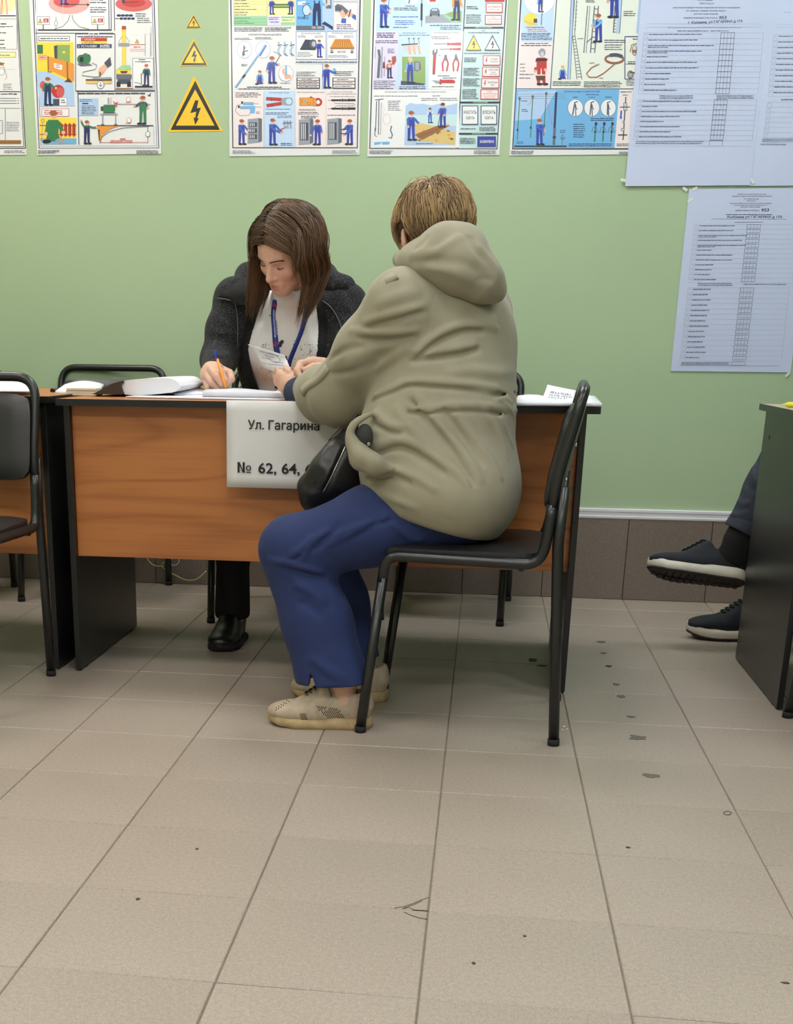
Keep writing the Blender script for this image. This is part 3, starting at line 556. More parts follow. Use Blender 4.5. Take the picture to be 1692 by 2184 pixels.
A.line([(122, 1022), (386, 650)], 'k', 20); A.line([(122, 1022), (386, 650)], 'c', 13); A.line([(205, 905), (235, 870)], 'k', 26); A.ring(226, 580, 84, 98, 'm', 'w', 3); A.ring(444, 578, 84, 98, 'm', 'w', 3); A.poly([(385, 640), (462, 520), (490, 530), (415, 658)], 'm'); A.poly([(392, 630), (462, 524), (474, 528), (404, 640)], 'c'); A.poly([(215, 520), (240, 555), (225, 590), (235, 640), (205, 660), (200, 620), (215, 580)], 'i'); A.line([(225, 600), (270, 590)], 'i', 14)
for k, x in enumerate((620, 690, 765)):
    A.line([(x, 490), (x + 25, 540), (x - 5, 590), (x + 30, 650)], 'q', 22); A.line([(x + 5, 480), (x + 10, 650)], 'E', 3); A.line([(x - 10, 530), (x + 45, 520)], 'i', 8); A.line([(x - 5, 625), (x + 40, 650)], 'i', 8)
A.man(405, 985, 235, 1, 'c', 'b', 'h', (1.2, 2.5), kneel=True); A.man(545, 975, 330, 1, 'm', 'b', 'h', (1.8, .8), (-1.3, 2.4)); A.line([(500, 850), (590, 735), (640, 650)], 'E', 9); A.line([(640, 660), (620, 620), (565, 600)], 'e', 8); A.ring(710, 855, 84, 92, 'm', 'w', 3); A.poly([(660, 830), (690, 780), (700, 850), (775, 880), (765, 915), (700, 925), (690, 880)], 's'); A.rect(702, 765, 722, 870, 'c')
A.para(255, 660, 1014, 'i', 10, ragged=0); A.para(155, 760, 1035, 'i', 9, ragged=0); A.para(645, 775, 968, 'i', 6); A.para(190, 270, 750, 'i', 7, 2, 15)
A.rect(832, 372, 1172, 690, 'w', 'm', 4); A.rect(1190, 372, 1534, 690, 'w', 'm', 4); A.rect(818, 355, 1545, 366, 'l'); A.text('ДИЭЛЕКТРИЧЕСКИЕ КОВРЫ', 890, 398, 14, 'i', True, 225); A.text('ИЗОЛИРУЮЩИЕ ПОДСТАВКИ', 1245, 395, 14, 'i', True, 245); A.para(848, 950, 420, 'i', 6, 2, 14); A.para(1045, 1160, 420, 'i', 6, 2, 14); A.para(1205, 1305, 420, 'i', 6, 2, 14); A.para(1385, 1525, 420, 'i', 6, 2, 14)
A.poly([(875, 570), (935, 460), (1060, 470), (1062, 575)], 'i'); A.poly([(875, 570), (1062, 575), (1058, 585), (875, 582)], 'k'); A.ell(1025, 510, 42, 52, 'E'); A.ell(1032, 512, 22, 32, 'x')
for k in range(7): A.line([(905 + k * 20, 570), (945 + k * 14, 465)], 'k', 4)
A.man(1098, 672, 215, 1, 'm', 'b', 'h', (1.9, 2.1)); A.para(845, 1045, 612, 'i', 6, 4, 16, ragged=.3)
A.poly([(1225, 555), (1280, 455), (1455, 455), (1508, 555)], 'o')
for k in range(9): A.line([(1262 + k * 27, 552), (1298 + k * 17.5, 460)], 'd', 5)
A.poly([(1225, 555), (1508, 555), (1505, 572), (1228, 572)], 'B')
for x in (1245, 1480): A.rect(x - 16, 578, x + 16, 612, 'e'); A.ell(x, 612, 20, 9, 'E')
A.para(1310, 1430, 598, 'i', 6, 2, 16); A.para(1205, 1435, 648, 'i', 6, 2, 16); A.para(826, 1540, 722, 'n', 10, ragged=0); A.line([(818, 738), (1545, 738)], 'l', 5); A.man(1185, 1030, 290, 1, 'm', 'b', 'h', (3.0, 1.2)); A.line([(1138, 740), (1140, 1035)], 'm', 6); A.poly([(1255, 800), (1285, 795), (1295, 820), (1262, 838)], 'c')
A.para(830, 1060, 840, 'i', 7, 3, 20); A.para(1275, 1530, 835, 'i', 7, 3, 20)
for x0, x1, t in ((835, 1105, 3), (1252, 1520, 3)):
    A.rect(x0, 905, x1, 1032, 'k')
    for k in range(t if x0 > 1000 else 4):
        hh = 118 / (t if x0 > 1000 else 4); A.rect(x0 + 10, 912 + k * hh, x1 - 10, 904 + (k + 1) * hh, 'u'); A.para(x0 + 25 + 30 * (k == 0), x1 - 25 - 60 * (k == 0), 908 + (k + .5) * hh, 'i', 9, ragged=.1)
A.rect(100, 1058, 450, 1715, 'u'); A.rect(456, 1058, 812, 1715, 'l'); A.rect(820, 1058, 1172, 1715, 'u'); A.rect(1178, 1058, 1530, 1715, 'u')
A.para(122, 425, 1084, 'i', 11, 3, 22, ragged=.2); A.text('ИЗОЛИРУЮЩИЕ КЛЕЩИ', 512, 1088, 15, 'm', True, 235); A.text('ЭЛЕКТРОИЗМЕРИТЕЛЬНЫЕ КЛЕЩИ', 832, 1084, 15, 'i', True, 325); A.text('УКАЗАТЕЛЬ НАПРЯЖЕНИЯ', 1230, 1078, 14, 'i', True, 255); A.text('ДЛЯ ПРОВЕРКИ СОВПАДЕНИЯ ФАЗ', 1190, 1102, 14, 'i', True, 335)
A.line([(200, 1210), (135, 1230), (125, 1300), (180, 1350), (280, 1345), (300, 1300)], 'E', 6); A.rect(215, 1195, 330, 1222, 'c', 'i', 3); A.rect(190, 1180, 210, 1210, 'n'); A.line([(330, 1208), (395, 1210)], 'E', 5); A.rect(182, 1240, 300, 1268, 'c', 'i', 3); A.rect(150, 1230, 175, 1258, 'n'); A.poly([(295, 1232), (355, 1235), (348, 1320), (290, 1325)], 'c'); A.line([(355, 1248), (425, 1248)], 'E', 5); A.para(360, 425, 1305, 'i', 6, 2, 15)
A.line([(480, 1150), (660, 1160)], 'd', 40); A.line([(480, 1150), (660, 1160)], 'r', 32); A.line([(485, 1232), (660, 1205)], 'd', 40); A.line([(485, 1232), (660, 1205)], 'r', 32); A.poly([(655, 1145), (720, 1135), (780, 1140), (795, 1185), (775, 1228), (720, 1230), (660, 1222)], 'e'); A.ell(745, 1182, 36, 34, 'l'); A.line([(540, 1135), (545, 1180)], 'd', 8); A.line([(545, 1205), (550, 1250)], 'd', 8); A.para(470, 790, 1273, 'i', 7); A.para(472, 790, 1315, 'n', 8, 2, 16); A.para(610, 790, 1353, 'i', 7, 2, 16); A.para(650, 790, 1670, 'n', 9, 2, 20)
A.rect(872, 1142, 1035, 1230, 'o', 'd', 4); A.poly([(980, 1142), (1000, 1120), (1030, 1140)], 'r'); A.ring(1085, 1190, 45, 45, 'd', 'r', 4); A.ell(1085, 1190, 22, 24, 'u'); A.rect(1030, 1148, 1062, 1236, 'o', 'd', 3); A.rect(925, 1160, 945, 1195, 'c'); A.ring(980, 1205, 18, 15, 'd', 'o', 3)
for k in range(3): A.line([(890 + 2 * k, 1160 + 16 * k), (902, 1166 + 16 * k)], 'd', 6)
A.para(862, 1110, 1275, 'i', 6, 2, 14); A.para(850, 1125, 1312, 'n', 8, 2, 16); A.para(885, 1095, 1355, 'k', 9, 2, 18)
for y in (1168, 1266):
    A.line([(1200, y), (1240, y)], 'E', 6); A.rect(1240, y - 11, 1360, y + 11, 'k'); A.rect(1372, y - 13, 1440, y + 13, 'i'); A.rect(1450, y - 14, 1520, y + 12, 'k'); A.rect(1362, y - 20, 1372, y + 18, 'k'); A.rect(1440, y - 20, 1450, y + 18, 'k')
A.line([(1270, 1180), (1280, 1205), (1500, 1208), (1512, 1222), (1490, 1235), (1300, 1232), (1275, 1255)], 'E', 6); A.para(1220, 1525, 1125, 'i', 6); A.para(1190, 1520, 1342, 'n', 9, ragged=0)
A.cabinet(265, 1375, 432, 1675, 3); A.man(195, 1690, 310, 1, 'm', 'b', 'h', (1.9, 1.7), (1.4, 3.0)); A.man(555, 1695, 325, 1, 'm', 'b', 'h', (2.6, 2.2), (2.2, 2.5)); A.line([(620, 1520), (720, 1480)], 'h', 12)
for k in range(3): A.line([(690 + 35 * k, 1405), (700 + 35 * k, 1500)], 'e', 18); A.line([(670 + 35 * k, 1440), (715 + 35 * k, 1425)], 'i', 7)
A.cabinet(860, 1380, 1030, 1690, 1); A.man(1080, 1692, 310, -1, 'm', 'b', 'h', (-1.9, 3.0)); A.cabinet(1192, 1375, 1360, 1685, 1); A.man(1455, 1690, 310, -1, 'm', 'b', 'h', (-1.9, 1.6), (-1.6, 3.0)); A.line([(1350, 1510), (1420, 1505)], 'k', 10); A.line([(1350, 1552), (1410, 1560)], 'k', 10)
A.para(90, 360, 1755, 'i', 6, 3, 14); A.para(1250, 1545, 1755, 'i', 6, 3, 14, ragged=.1); rel(A.build('print', M_gloss, p3), p3)
# --- poster with the hand tools
A = Print().org(770, 0, 5.2875)
A.rect(172, -640, 1168, 350, 'l'); A.line([(175, -640), (150, 0), (100, 1675), (1535, 1680), (1640, 0), (1675, -640)], 'k', 14); A.line([(1200, -640), (1175, 0), (1092, 1680)], 'k', 11)
A.poly([(1210, -640), (1660, -640), (1628, 0), (1532, 1672), (1100, 1672), (1182, 0)], 't'); A.man(255, 315, 345, 1, 'm', 'b', 'h', (1.7, 1.3), (1.5, 2.2)); A.line([(325, -60), (298, 195)], 'm', 7); A.ring(570, -20, 78, 66, 'x', 'w', 4); A.line([(540, 40), (560, -40)], 'm', 14); A.para(500, 640, 70, 'n', 10); A.para(372, 640, 92, 'n', 10, 2, 20, ragged=0); A.para(360, 645, 190, 'm', 11, ragged=0); A.para(385, 625, 235, 'm', 9, 3, 20); A.para(365, 580, 310, 'n', 9)
A.line([(688, -60), (685, 300)], 'E', 10); A.line([(686, 40), (684, 230)], 'k', 24); A.ring(810, -20, 75, 66, 'x', 'w', 4); A.rect(775, -40, 845, 20, 'r'); A.poly([(725, 262), (728, 180), (935, 160), (1090, 255)], 'e'); A.poly([(930, 170), (1010, 135), (1135, 120), (1135, 250), (1050, 262)], 'z'); A.poly([(925, 175), (960, 165), (1110, 245), (1050, 262)], 'G'); A.poly([(780, 120), (800, 92), (868, 92), (890, 125), (890, 175), (776, 175)], 'E'); A.rect(800, 100, 862, 122, 'q')
for x in (788, 878): A.ell(x, 172, 10, 16, 'k')
A.man(1080, 235, 330, -1, 'o', 'n', 'h', (-.9, 2.4), (1.4, 2.2)); A.para(780, 1125, 288, 'n', 10, ragged=0); A.para(895, 1130, 310, 'n', 9, 2, 18)
A.poly([(168, 355), (425, 355), (400, 1010), (140, 1005)], 'v'); A.poly([(425, 355), (790, 350), (762, 1005), (400, 1010)], 'l'); A.poly([(790, 350), (1158, 352), (1120, 1010), (762, 1005)], 'w'); A.para(180, 400, 375, 'n', 12, 3, 22, ragged=.25); A.para(165, 415, 462, 'n', 10, 2, 20, ragged=0); A.line([(200, 560), (212, 640), (195, 880)], 'E', 30); A.line([(240, 530), (232, 880)], 'e', 16); A.line([(165, 520), (160, 660)], 'E', 5); A.line([(268, 640), (262, 860)], 'E', 6); A.poly([(250, 700), (270, 700), (275, 770), (245, 770)], 'd'); A.man(322, 885, 215, 1, 'P', 'n', 'h', (1.2, -.4)); A.poly([(350, 640), (395, 630), (400, 690), (370, 740), (350, 700)], 'h'); A.ell(322, 745, 20, 22, 's'); A.para(300, 390, 555, 'n', 8, 3, 20); A.para(145, 395, 915, 'i', 9, 5, 21)
A.text('ИЗОЛИРУЮЩИЕ НАКЛАДКИ', 470, 381, 14, 'n', True, 265); A.para(432, 778, 398, 'm', 9, ragged=0); A.poly([(455, 500), (640, 488), (655, 530), (560, 600), (500, 580)], 'x'); A.poly([(455, 500), (640, 488), (645, 500), (460, 514)], 'k')
for k in range(3): A.line([(540 + 55 * k, 425), (548 + 55 * k, 500)], 'E', 7); A.line([(540 + 55 * k, 510), (556 + 55 * k, 615)], 's', 26); A.line([(530 + 55 * k, 440), (555 + 55 * k, 430)], 'i', 8)
A.rect(465, 640, 728, 952, 'z'); A.poly([(452, 912), (560, 920), (722, 945), (718, 962), (450, 960)], 'i'); A.man(555, 945, 310, 1, 'c', 'b', 'a', (1.9, 1.4)); A.poly([(600, 700), (625, 690), (670, 700), (680, 780), (640, 805), (602, 800)], 'E'); A.rect(615, 705, 655, 790, 'e'); A.para(432, 740, 980, 'n', 10, 2, 20, ragged=.05)
A.text('ИЗОЛИРУЮЩИЙ ИНСТРУМЕНТ', 822, 378, 15, 'i', True, 292); A.para(795, 1030, 415, 'i', 8, 2, 20); A.line([(825, 496), (980, 494)], 'E', 9); A.poly([(975, 480), (1000, 486), (1130, 478), (1130, 515), (1000, 508), (975, 518)], 'r'); A.line([(890, 556), (1010, 554)], 'E', 8); A.poly([(1004, 540), (1025, 547), (1128, 540), (1126, 568), (1022, 562), (1004, 570)], 'r')
A.poly([(806, 610), (808, 570), (830, 555), (828, 590), (846, 592), (852, 545), (866, 560), (862, 600), (846, 632), (818, 632)], 'E'); A.poly([(815, 630), (850, 630), (836, 840), (808, 840)], 'd'); A.poly([(819, 632), (846, 632), (832, 834), (812, 834)], 'r')
for x, t in ((955, 0), (1075, 1)):
    A.line([(x - 6, 650), (x - 35, 720), (x - 28, 805)], 'r', 17); A.line([(x + 8, 650), (x + 30, 720), (x + 12, 805)], 'r', 17); A.poly([(x - 18, 660), (x - 12, 620), (x + (14 if not t else 2), 605 if t else 618), (x + 18, 660), (x, 690)], 'E')
A.para(868, 905, 622, 'i', 5); A.para(870, 1025, 856, 'n', 9); A.para(920, 1115, 880, 'i', 8); A.poly([(798, 905), (895, 912), (900, 945), (850, 940)], 'e'); A.poly([(892, 890), (915, 900), (1040, 898), (1065, 915), (1060, 940), (915, 938), (898, 958), (885, 945)], 'r'); A.para(800, 1060, 978, 'i', 8)
A.rect(130, 1015, 1110, 1665, 'w'); A.text('ИЗОЛИРУЮЩЕЕ УСТРОЙСТВО ДЛЯ ДИСТАНЦИОННОГО ПРОКОЛА КАБЕЛЯ', 268, 1046, 16, 'i', True, 692); A.para(145, 640, 1085, 'i', 9, ragged=0); A.para(805, 915, 1082, 'i', 9); A.para(680, 870, 1110, 'i', 8, 2, 20, ragged=.05); A.para(890, 1095, 1110, 'i', 8, 2, 20, ragged=.05)
A.line([(160, 1128), (255, 1118)], 'i', 9); A.line([(178, 1140), (165, 1480)], 'E', 11); A.line([(205, 1125), (198, 1520)], 'E', 11); A.line([(230, 1155), (222, 1520)], 'd', 5); A.line([(160, 1440), (158, 1530), (180, 1540)], 'E', 10); A.para(305, 465, 1142, 'i', 8, 6, 20, ragged=.3); A.line([(240, 1180), (270, 1230), (245, 1290)], 'p', 4)
for r_ in (52, 42): A.ring(292, 1345, r_ * .85, r_ * 1.25, 'p', 'w', 3)
A.line([(345, 1420), (335, 1470), (355, 1520), (345, 1560), (315, 1550)], 'E', 14); A.poly([(150, 1605), (235, 1600), (225, 1625), (150, 1638)], 'c'); A.poly([(238, 1600), (325, 1598), (322, 1630), (240, 1632)], 'c')
A.poly([(505, 1195), (560, 1160), (620, 1175), (700, 1170), (800, 1190), (880, 1170), (960, 1195), (1090, 1165), (1065, 1640), (490, 1640)], 'q'); A.poly([(500, 1300), (1082, 1290), (1075, 1420), (495, 1420)], 't'); A.poly([(600, 1400), (700, 1390), (1065, 1490), (1060, 1635), (640, 1590)], 'a')
for k in range(28): xx, yy = A.rng.uniform(620, 1050), A.rng.uniform(1400, 1630); A.ell(xx, yy, 20, 11, A.rng.choice(['B', 'a', 'o', 'd', 's']), 7)
A.poly([(605, 1520), (870, 1415), (1010, 1415), (690, 1580)], 'B'); A.poly([(605, 1520), (870, 1415), (890, 1420), (625, 1532)], 'h'); A.line([(640, 1550), (960, 1420)], 'd', 4); A.man(568, 1590, 350, 1, 'm', 'b', 'h', (2.0, 1.7), (-.7, 2.4)); A.man(780, 1390, 180, 1, 'w', 'm', 'd', (1.3, 1.4)); A.man(925, 1440, 290, -1, 'm', 'b', 'd', (-1.4, 2.0), (.4, 2.2)); A.line([(895, 1295), (870, 1420)], 'n', 7); A.para(620, 830, 1620, 'i', 9)
for y in (312, 1155, 1508): A.line([(1165 - (y - 312) * .05, y), (1610 - (y - 312) * .055, y)], 'k', 18); A.para(1290 - (y - 312) * .03, 1480 - (y - 312) * .06, y, 'G', 8, ragged=0)
def plate(x0, y0, x1, y1, lines, bolt=False, c='r', fill='u'):
    A.rect(x0, y0, x1, y1, fill, c, 9); x = x0 + (60 if bolt else 8)
    if bolt: q = (x0 + 30, (y0 + y1) / 2); A.poly([(q[0] + 6, q[1] - 34), (q[0] + 16, q[1] - 34), (q[0] + 6, q[1] - 4), (q[0] + 18, q[1] - 6), (q[0] - 6, q[1] + 38), (q[0] + 2, q[1] + 6), (q[0] - 10, q[1] + 8)], 'r')
    for t, yy, h, cc in lines: A.text(t, (x + x1 - 6) / 2, y0 + yy, h, cc, True, min(x1 - 14 - x, len(t) * h * .72), center=True)
plate(1408, -90, 1610, 8, [], c='r', fill='r'); plate(1418, 42, 1590, 136, [('НЕ ОТКРЫВАТЬ!', 46, 20, 'r'), ('работают люди', 72, 12, 'r')]); plate(1408, 178, 1582, 268, [('РАБОТА', 26, 13, 'r'), ('ПОД НАПРЯЖЕНИЕМ', 48, 15, 'r'), ('повторно не включать', 74, 12, 'r')]); A.para(1192, 1345, 75, 'i', 8, 2, 21); A.para(1185, 1375, 170, 'i', 8, 5, 22)
A.para(1365, 1405, 347, 'i', 8); A.para(1208, 1560, 368, 'i', 8, ragged=0); A.tri(1272, 390, 178, 182, 'y', .07); A.tri(1484, 392, 184, 180, 'w', .09); A.para(1162, 1580, 600, 'i', 8, ragged=0)
plate(1384, 634, 1566, 730, [('СТОЙ!', 46, 22, 'k'), ('НАПРЯЖЕНИЕ', 70, 13, 'k')], True); plate(1376, 764, 1558, 858, [('ИСПЫТАНИЕ', 34, 20, 'k'), ('опасно', 58, 13, 'k'), ('для жизни', 80, 13, 'k')], True); plate(1366, 892, 1552, 988, [('НЕ ВЛЕЗАЙ!', 50, 22, 'k'), ('УБЬЁТ', 76, 13, 'k')], True); plate(1358, 1018, 1545, 1114, [('ОПАСНО', 24, 14, 'r'), ('ЭЛЕКТРИЧЕСКОЕ ПОЛЕ', 46, 13, 'r'), ('без средств защиты', 70, 12, 'r'), ('проход запрещён', 90, 11, 'r')])
for y, n in ((655, 3), (770, 5), (890, 5), (1012, 6)): A.para(1165 - (y - 655) * .06, 1340, y, 'i', 8, n, 19)
for x0, x1, t in ((1140, 1322, 'РАБОТАТЬ'), (1352, 1536, 'ВЛЕЗАТЬ')): plate(x0 + 8, 1200, x1 - 8, 1398, [(t, 85, 36, 'k'), ('ЗДЕСЬ', 142, 28, 'k')], c='n', fill='w')
A.para(1125, 1310, 1452, 'i', 9); A.para(1335, 1530, 1436, 'i', 8, 3, 18); A.para(1118, 1310, 1560, 'i', 8, 4, 18); A.rect(1318, 1542, 1520, 1652, 'b', 'n', 4); A.text('ЗАЗЕМЛЕНО', 1340, 1612, 30, 'w', True, 162); A.para(95, 370, 1702, 'i', 7, 3, 14); A.para(1275, 1540, 1702, 'i', 7, 3, 14, ragged=.1); rel(A.build('print', M_gloss, p4), p4)
# --- poster with the ladders
A = Print().org(1070, 0, 5.127)
A.rect(215, -640, 602, 470, 'l'); A.poly([(205, 460), (572, 460), (540, 965), (168, 968)], 'u'); A.poly([(600, -640), (1700, -640), (1700, 965), (545, 965)], (226, 232, 222)); A.line([(250, -640), (212, 0), (122, 1630), (1620, 1630)], 'k', 14); A.line([(620, -640), (603, 0), (535, 968)], 'n', 9); A.line([(165, 972), (1640, 972)], 'n', 9)
A.ring(415, -20, 172, 178, 'c', 'w', 3); A.man(425, 135, 200, 1, 'c', 'b', 'h', (.9, .6)); A.line([(455, -80), (435, 275)], 'E', 9); A.ell(318, 215, 72, 74, 'y'); A.poly([(240, 215), (395, 270), (390, 285), (330, 270), (250, 245)], 'a'); A.rect(352, 205, 390, 250, 'i'); A.para(265, 525, 300, 'n', 8); A.para(285, 500, 322, 'P', 8, 2, 19); A.para(215, 555, 365, 'n', 8, 5, 17, ragged=.15)
A.para(248, 512, 475, 'i', 11, ragged=0); A.para(215, 545, 498, 'i', 11, ragged=0); A.man(435, 935, 400, 1, 'r', 'r', 'e', (.8, 2.6), (-1.2, 2.9)); A.ell(445, 575, 38, 46, 'e'); A.ell(446, 590, 20, 26, 'x'); A.poly([(372, 825), (475, 825), (470, 880), (385, 880)], 'd'); A.poly([(375, 640), (505, 640), (500, 665), (378, 668)], 'k'); A.poly([(362, 680), (385, 680), (382, 735), (366, 735)], 'w'); A.poly([(380, 815), (480, 815), (478, 826), (382, 828)], 'w'); A.para(200, 270, 702, 'i', 8, 3, 38); A.para(195, 360, 815, 'i', 9, 2, 40)
A.poly([(790, -640), (822, -640), (752, 868), (722, 868)], 'q'); A.line([(790, -640), (722, 868)], 'i', 6); A.line([(822, -640), (752, 868)], 'i', 5); A.line([(835, -200), (800, 380)], 'E', 7); A.line([(812, -200), (775, 370), (825, 868)], 'E', 7); A.line([(800, 370), (880, 872)], 'E', 7)
for k in range(14): A.line([(780 + k * 3.8, 400 + k * 34), (806 + k * 5.4, 398 + k * 34)], 'i', 6)
for k in range(9): A.line([(795 + k * 3, 320 - k * 42), (815 + k * 3, 318 - k * 42)], 'i', 5)
A.man(668, 870, 220, 1, 'c', 'b', 'a', (1.3, 2.4), kneel=True); A.line([(942, 65), (900, 580)], 'i', 8); A.line([(968, 65), (925, 580)], 'i', 5); A.line([(1018, 65), (972, 580)], 'E', 11); A.line([(1060, 65), (1020, 580)], 'E', 11)
for k in range(8): A.line([(1015 - k * 5, 95 + k * 62), (1056 - k * 5, 100 + k * 62)], 'i', 7)
A.man(1062, 465, 325, -1, 'c', 'b', 'h', (-1.6, 1.6), (-1.2, 2.2)); A.line([(930, 465), (1005, 400)], 'E', 9); A.para(830, 900, 422, 'i', 7); A.para(920, 1035, 5, 'i', 8, 2, 16); A.line([(1262, -200), (1225, 360)], 'E', 8); A.line([(1240, 60), (1222, 360)], 'E', 8); A.poly([(1290, -200), (1330, -200), (1292, 365), (1255, 365)], 'q'); A.line([(1330, -200), (1292, 365)], 'i', 6)
for k in range(6): A.line([(1232, 190 + k * 32), (1256, 190 + k * 32)], 'i', 5)
A.man(1235, 200, 400, -1, 'm', 'b', 'h', (-1.3, 2.4), (1.4, 1.6)); A.line([(1525, -100), (1485, 360)], 'q', 26); A.para(1335, 1475, 125, 'i', 8, 3, 22); A.para(1125, 1358, 440, 'i', 9, 2, 22, ragged=0); A.para(1125, 1345, 492, 'i', 8, 3, 24)
rr = [(1235 + 98 * math.cos(t), 645 + 45 * math.sin(t)) for t in np.linspace(0, 2 * PI, 25)]; A.line(rr, 'd', 22); A.line(rr, 'h', 13); A.line(rr[-9:-2], 'i', 38); A.line([(1245, 695), (1120, 800), (1040, 845), (960, 845), (930, 805), (980, 745), (1050, 705)], 'h', 12); A.line([(1040, 715), (1070, 700)], 'e', 14); A.para(960, 1030, 688, 'i', 7); A.para(1070, 1115, 855, 'i', 7)
A.para(560, 880, 895, 'i', 8, 3, 18, ragged=.08); A.para(900, 1320, 895, 'i', 8, 4, 18, ragged=.1); A.frame(1350, 400, 1700, 865, 'n', 8); A.para(1435, 1600, 428, 'n', 9); A.ring(1455, 550, 22, 50, 'i', 'x', 6); A.line([(1405, 570), (1425, 490), (1480, 475)], 'B', 9); A.rect(1428, 545, 1490, 580, 'B'); A.para(1380, 1480, 676, 'n', 9, 2, 20); A.line([(1350, 700), (1700, 700)], 'n', 4); A.ring(1410, 815, 26, 36, 'd', 'e', 8); A.line([(1400, 790), (1470, 800)], 'd', 14); A.para(1365, 1600, 885, 'i', 8, 3, 22)
A.poly([(160, 985), (1290, 980), (1235, 1620), (128, 1620)], 'c'); A.poly([(180, 1000), (600, 990), (420, 1300), (150, 1320)], 'q'); A.poly([(1290, 980), (1640, 980), (1620, 1620), (1235, 1620)], 'u'); A.text('ПЕРЕНОСНЫЕ ЗАЗЕМЛЕНИЯ', 682, 1010, 17, 'n', True, 392); A.para(925, 1065, 1036, 'n', 9, ragged=0); A.para(780, 850, 1064, 'n', 8); A.para(950, 1030, 1064, 'n', 8); A.para(1135, 1215, 1064, 'n', 8)
for x0, y0, x1, y1 in ((198, 1080, 172, 1530), (342, 1060, 316, 1505), (490, 1025, 460, 1485)): A.line([(x0, y0), (x1, y1)], 'g', 9); A.ell(x0, y0, 14, 20, 'E'); A.poly([(x1 - 10, y1 - 100), (x1 + 18, y1 - 100), (x1 + 4, y1 - 130)], 'n')
for k in range(3): A.line([(180, 1030 + k * 24), (700, 1028 + k * 24)], 'E', 3)
A.line([(600, 1010), (580, 1400)], 'n', 24); A.line([(582, 1400), (572, 1585)], 'E', 28); A.rect(560, 1490, 596, 1512, 'n'); A.line([(490, 1110), (530, 1240), (555, 1370)], 'P', 4); A.line([(280, 1150), (310, 1130), (340, 1070)], 'P', 4); A.man(415, 1590, 300, 1, 'm', 'b', 'h', (1.3, 1.6), (1.4, 2.0)); A.rect(140, 1592, 712, 1608, 'k'); A.para(215, 295, 1105, 'n', 7); A.para(220, 300, 1200, 'n', 7, 2, 18); A.para(165, 245, 1550, 'n', 7, 2, 18); A.para(638, 710, 1428, 'n', 7, 2, 20); A.ring(668, 1505, 14, 22, 'i', 'c', 4); A.line([(640, 1510), (700, 1510)], 'i', 4); A.line([(668, 1470), (660, 1585)], 'i', 4)
for k, x in enumerate((808, 988, 1168)): A.ring(x, 1180, 82, 92, 'i', 'w', 4); A.line([(x - 30 + 10 * k, 1260), (x - 5, 1120), (x + 25, 1110)], 'E', 16); A.line([(x + 5, 1270), (x, 1140), (x + 20, 1200)], 'n', 9)
A.para(975, 1230, 1295, 'n', 9, 2, 20, ragged=.05); A.para(785, 930, 1360, 'n', 8, 7, 23)
for k in range(3): x = 1030 + 90 * k; A.line([(x, 1345), (x - 12, 1550)], 'g', 14); A.ell(x + 4, 1355, 15, 20, 'n'); A.poly([(x - 22, 1450), (x + 12, 1450), (x - 4, 1420)], 'n'); A.line([(x, 1380), (x - 35, 1400), (x - 42, 1450)], 'd', 4); A.line([(x, 1380), (x + 25, 1450), (x + 45, 1440)], 'd', 4)
A.para(735, 1225, 1575, 'n', 8, 2, 20, ragged=.05); A.para(1300, 1430, 1005, 'i', 9, ragged=0); A.para(1325, 1400, 1040, 'i', 9); A.line([(1360, 1060), (1330, 1530)], 'i', 12); A.rect(1338, 1130, 1368, 1205, 'x', 'k', 5); A.line([(1295, 1172), (1405, 1172)], 'k', 9); A.line([(1310, 1210), (1305, 1290)], 'm', 18); A.poly([(1290, 1280), (1322, 1280), (1304, 1310)], 'm'); A.ell(1336, 1335, 14, 20, 'e'); A.rect(1312, 1405, 1338, 1430, 'x', 'k', 4); A.rect(1275, 1470, 1375, 1482, 'k'); A.line([(1340, 1480), (1322, 1530)], 'd', 5); A.para(1258, 1500, 1575, 'i', 8, 2, 18); A.para(105, 380, 1655, 'i', 7, 3, 13); A.para(1285, 1500, 1665, 'i', 7, 2, 14); rel(A.build('print', M_gloss, p5), p5)
# --- warning stickers
for (x, y, w, h, lab) in ((413, 33, 29, 26, 'smallest yellow warning triangle, topmost of three on the wall'), (414, 88, 55, 51, 'middle-sized yellow warning triangle between the small and large ones'), (416.5, 172, 105, 105, 'largest yellow high-voltage triangle, lowest of three on the wall')):
    X0, X1 = at(x - w / 2, y + h, WY)[0], at(x + w / 2, y + h, WY)[0]; Z0, Z1 = at(x, y + h, WY)[2], at(x, y, WY)[2]; cx_, pd = (X0 + X1) / 2, (X1 - X0) * .04
    t = thing('warning_sticker', lab, 'sign', (cx_, WY, Z0), 0, 'warning triangles on the wall')
    vs = [(cx_ - (X1 - X0) / 2 - pd * 1.4, Z0 - pd * .8), (cx_ + (X1 - X0) / 2 + pd * 1.4, Z0 - pd * .8), (cx_, Z1 + pd * 2.2)]
    rel(MB().add([(a, WY - .0009, b) for a, b in vs] + [(a, WY, b) for a, b in vs], [(0, 1, 2), (3, 5, 4), (0, 3, 4, 1), (1, 4, 5, 2), (2, 5, 3, 0)]).build('backing', mat('sticker_yellow', srgb(240, 194, 40), .35), t), t)
    A = Print(.0011); A.tri(x, y, w, h, (240, 194, 40), .115, edge=(24, 22, 20)); rel(A.build('print', M_gloss, t), t)
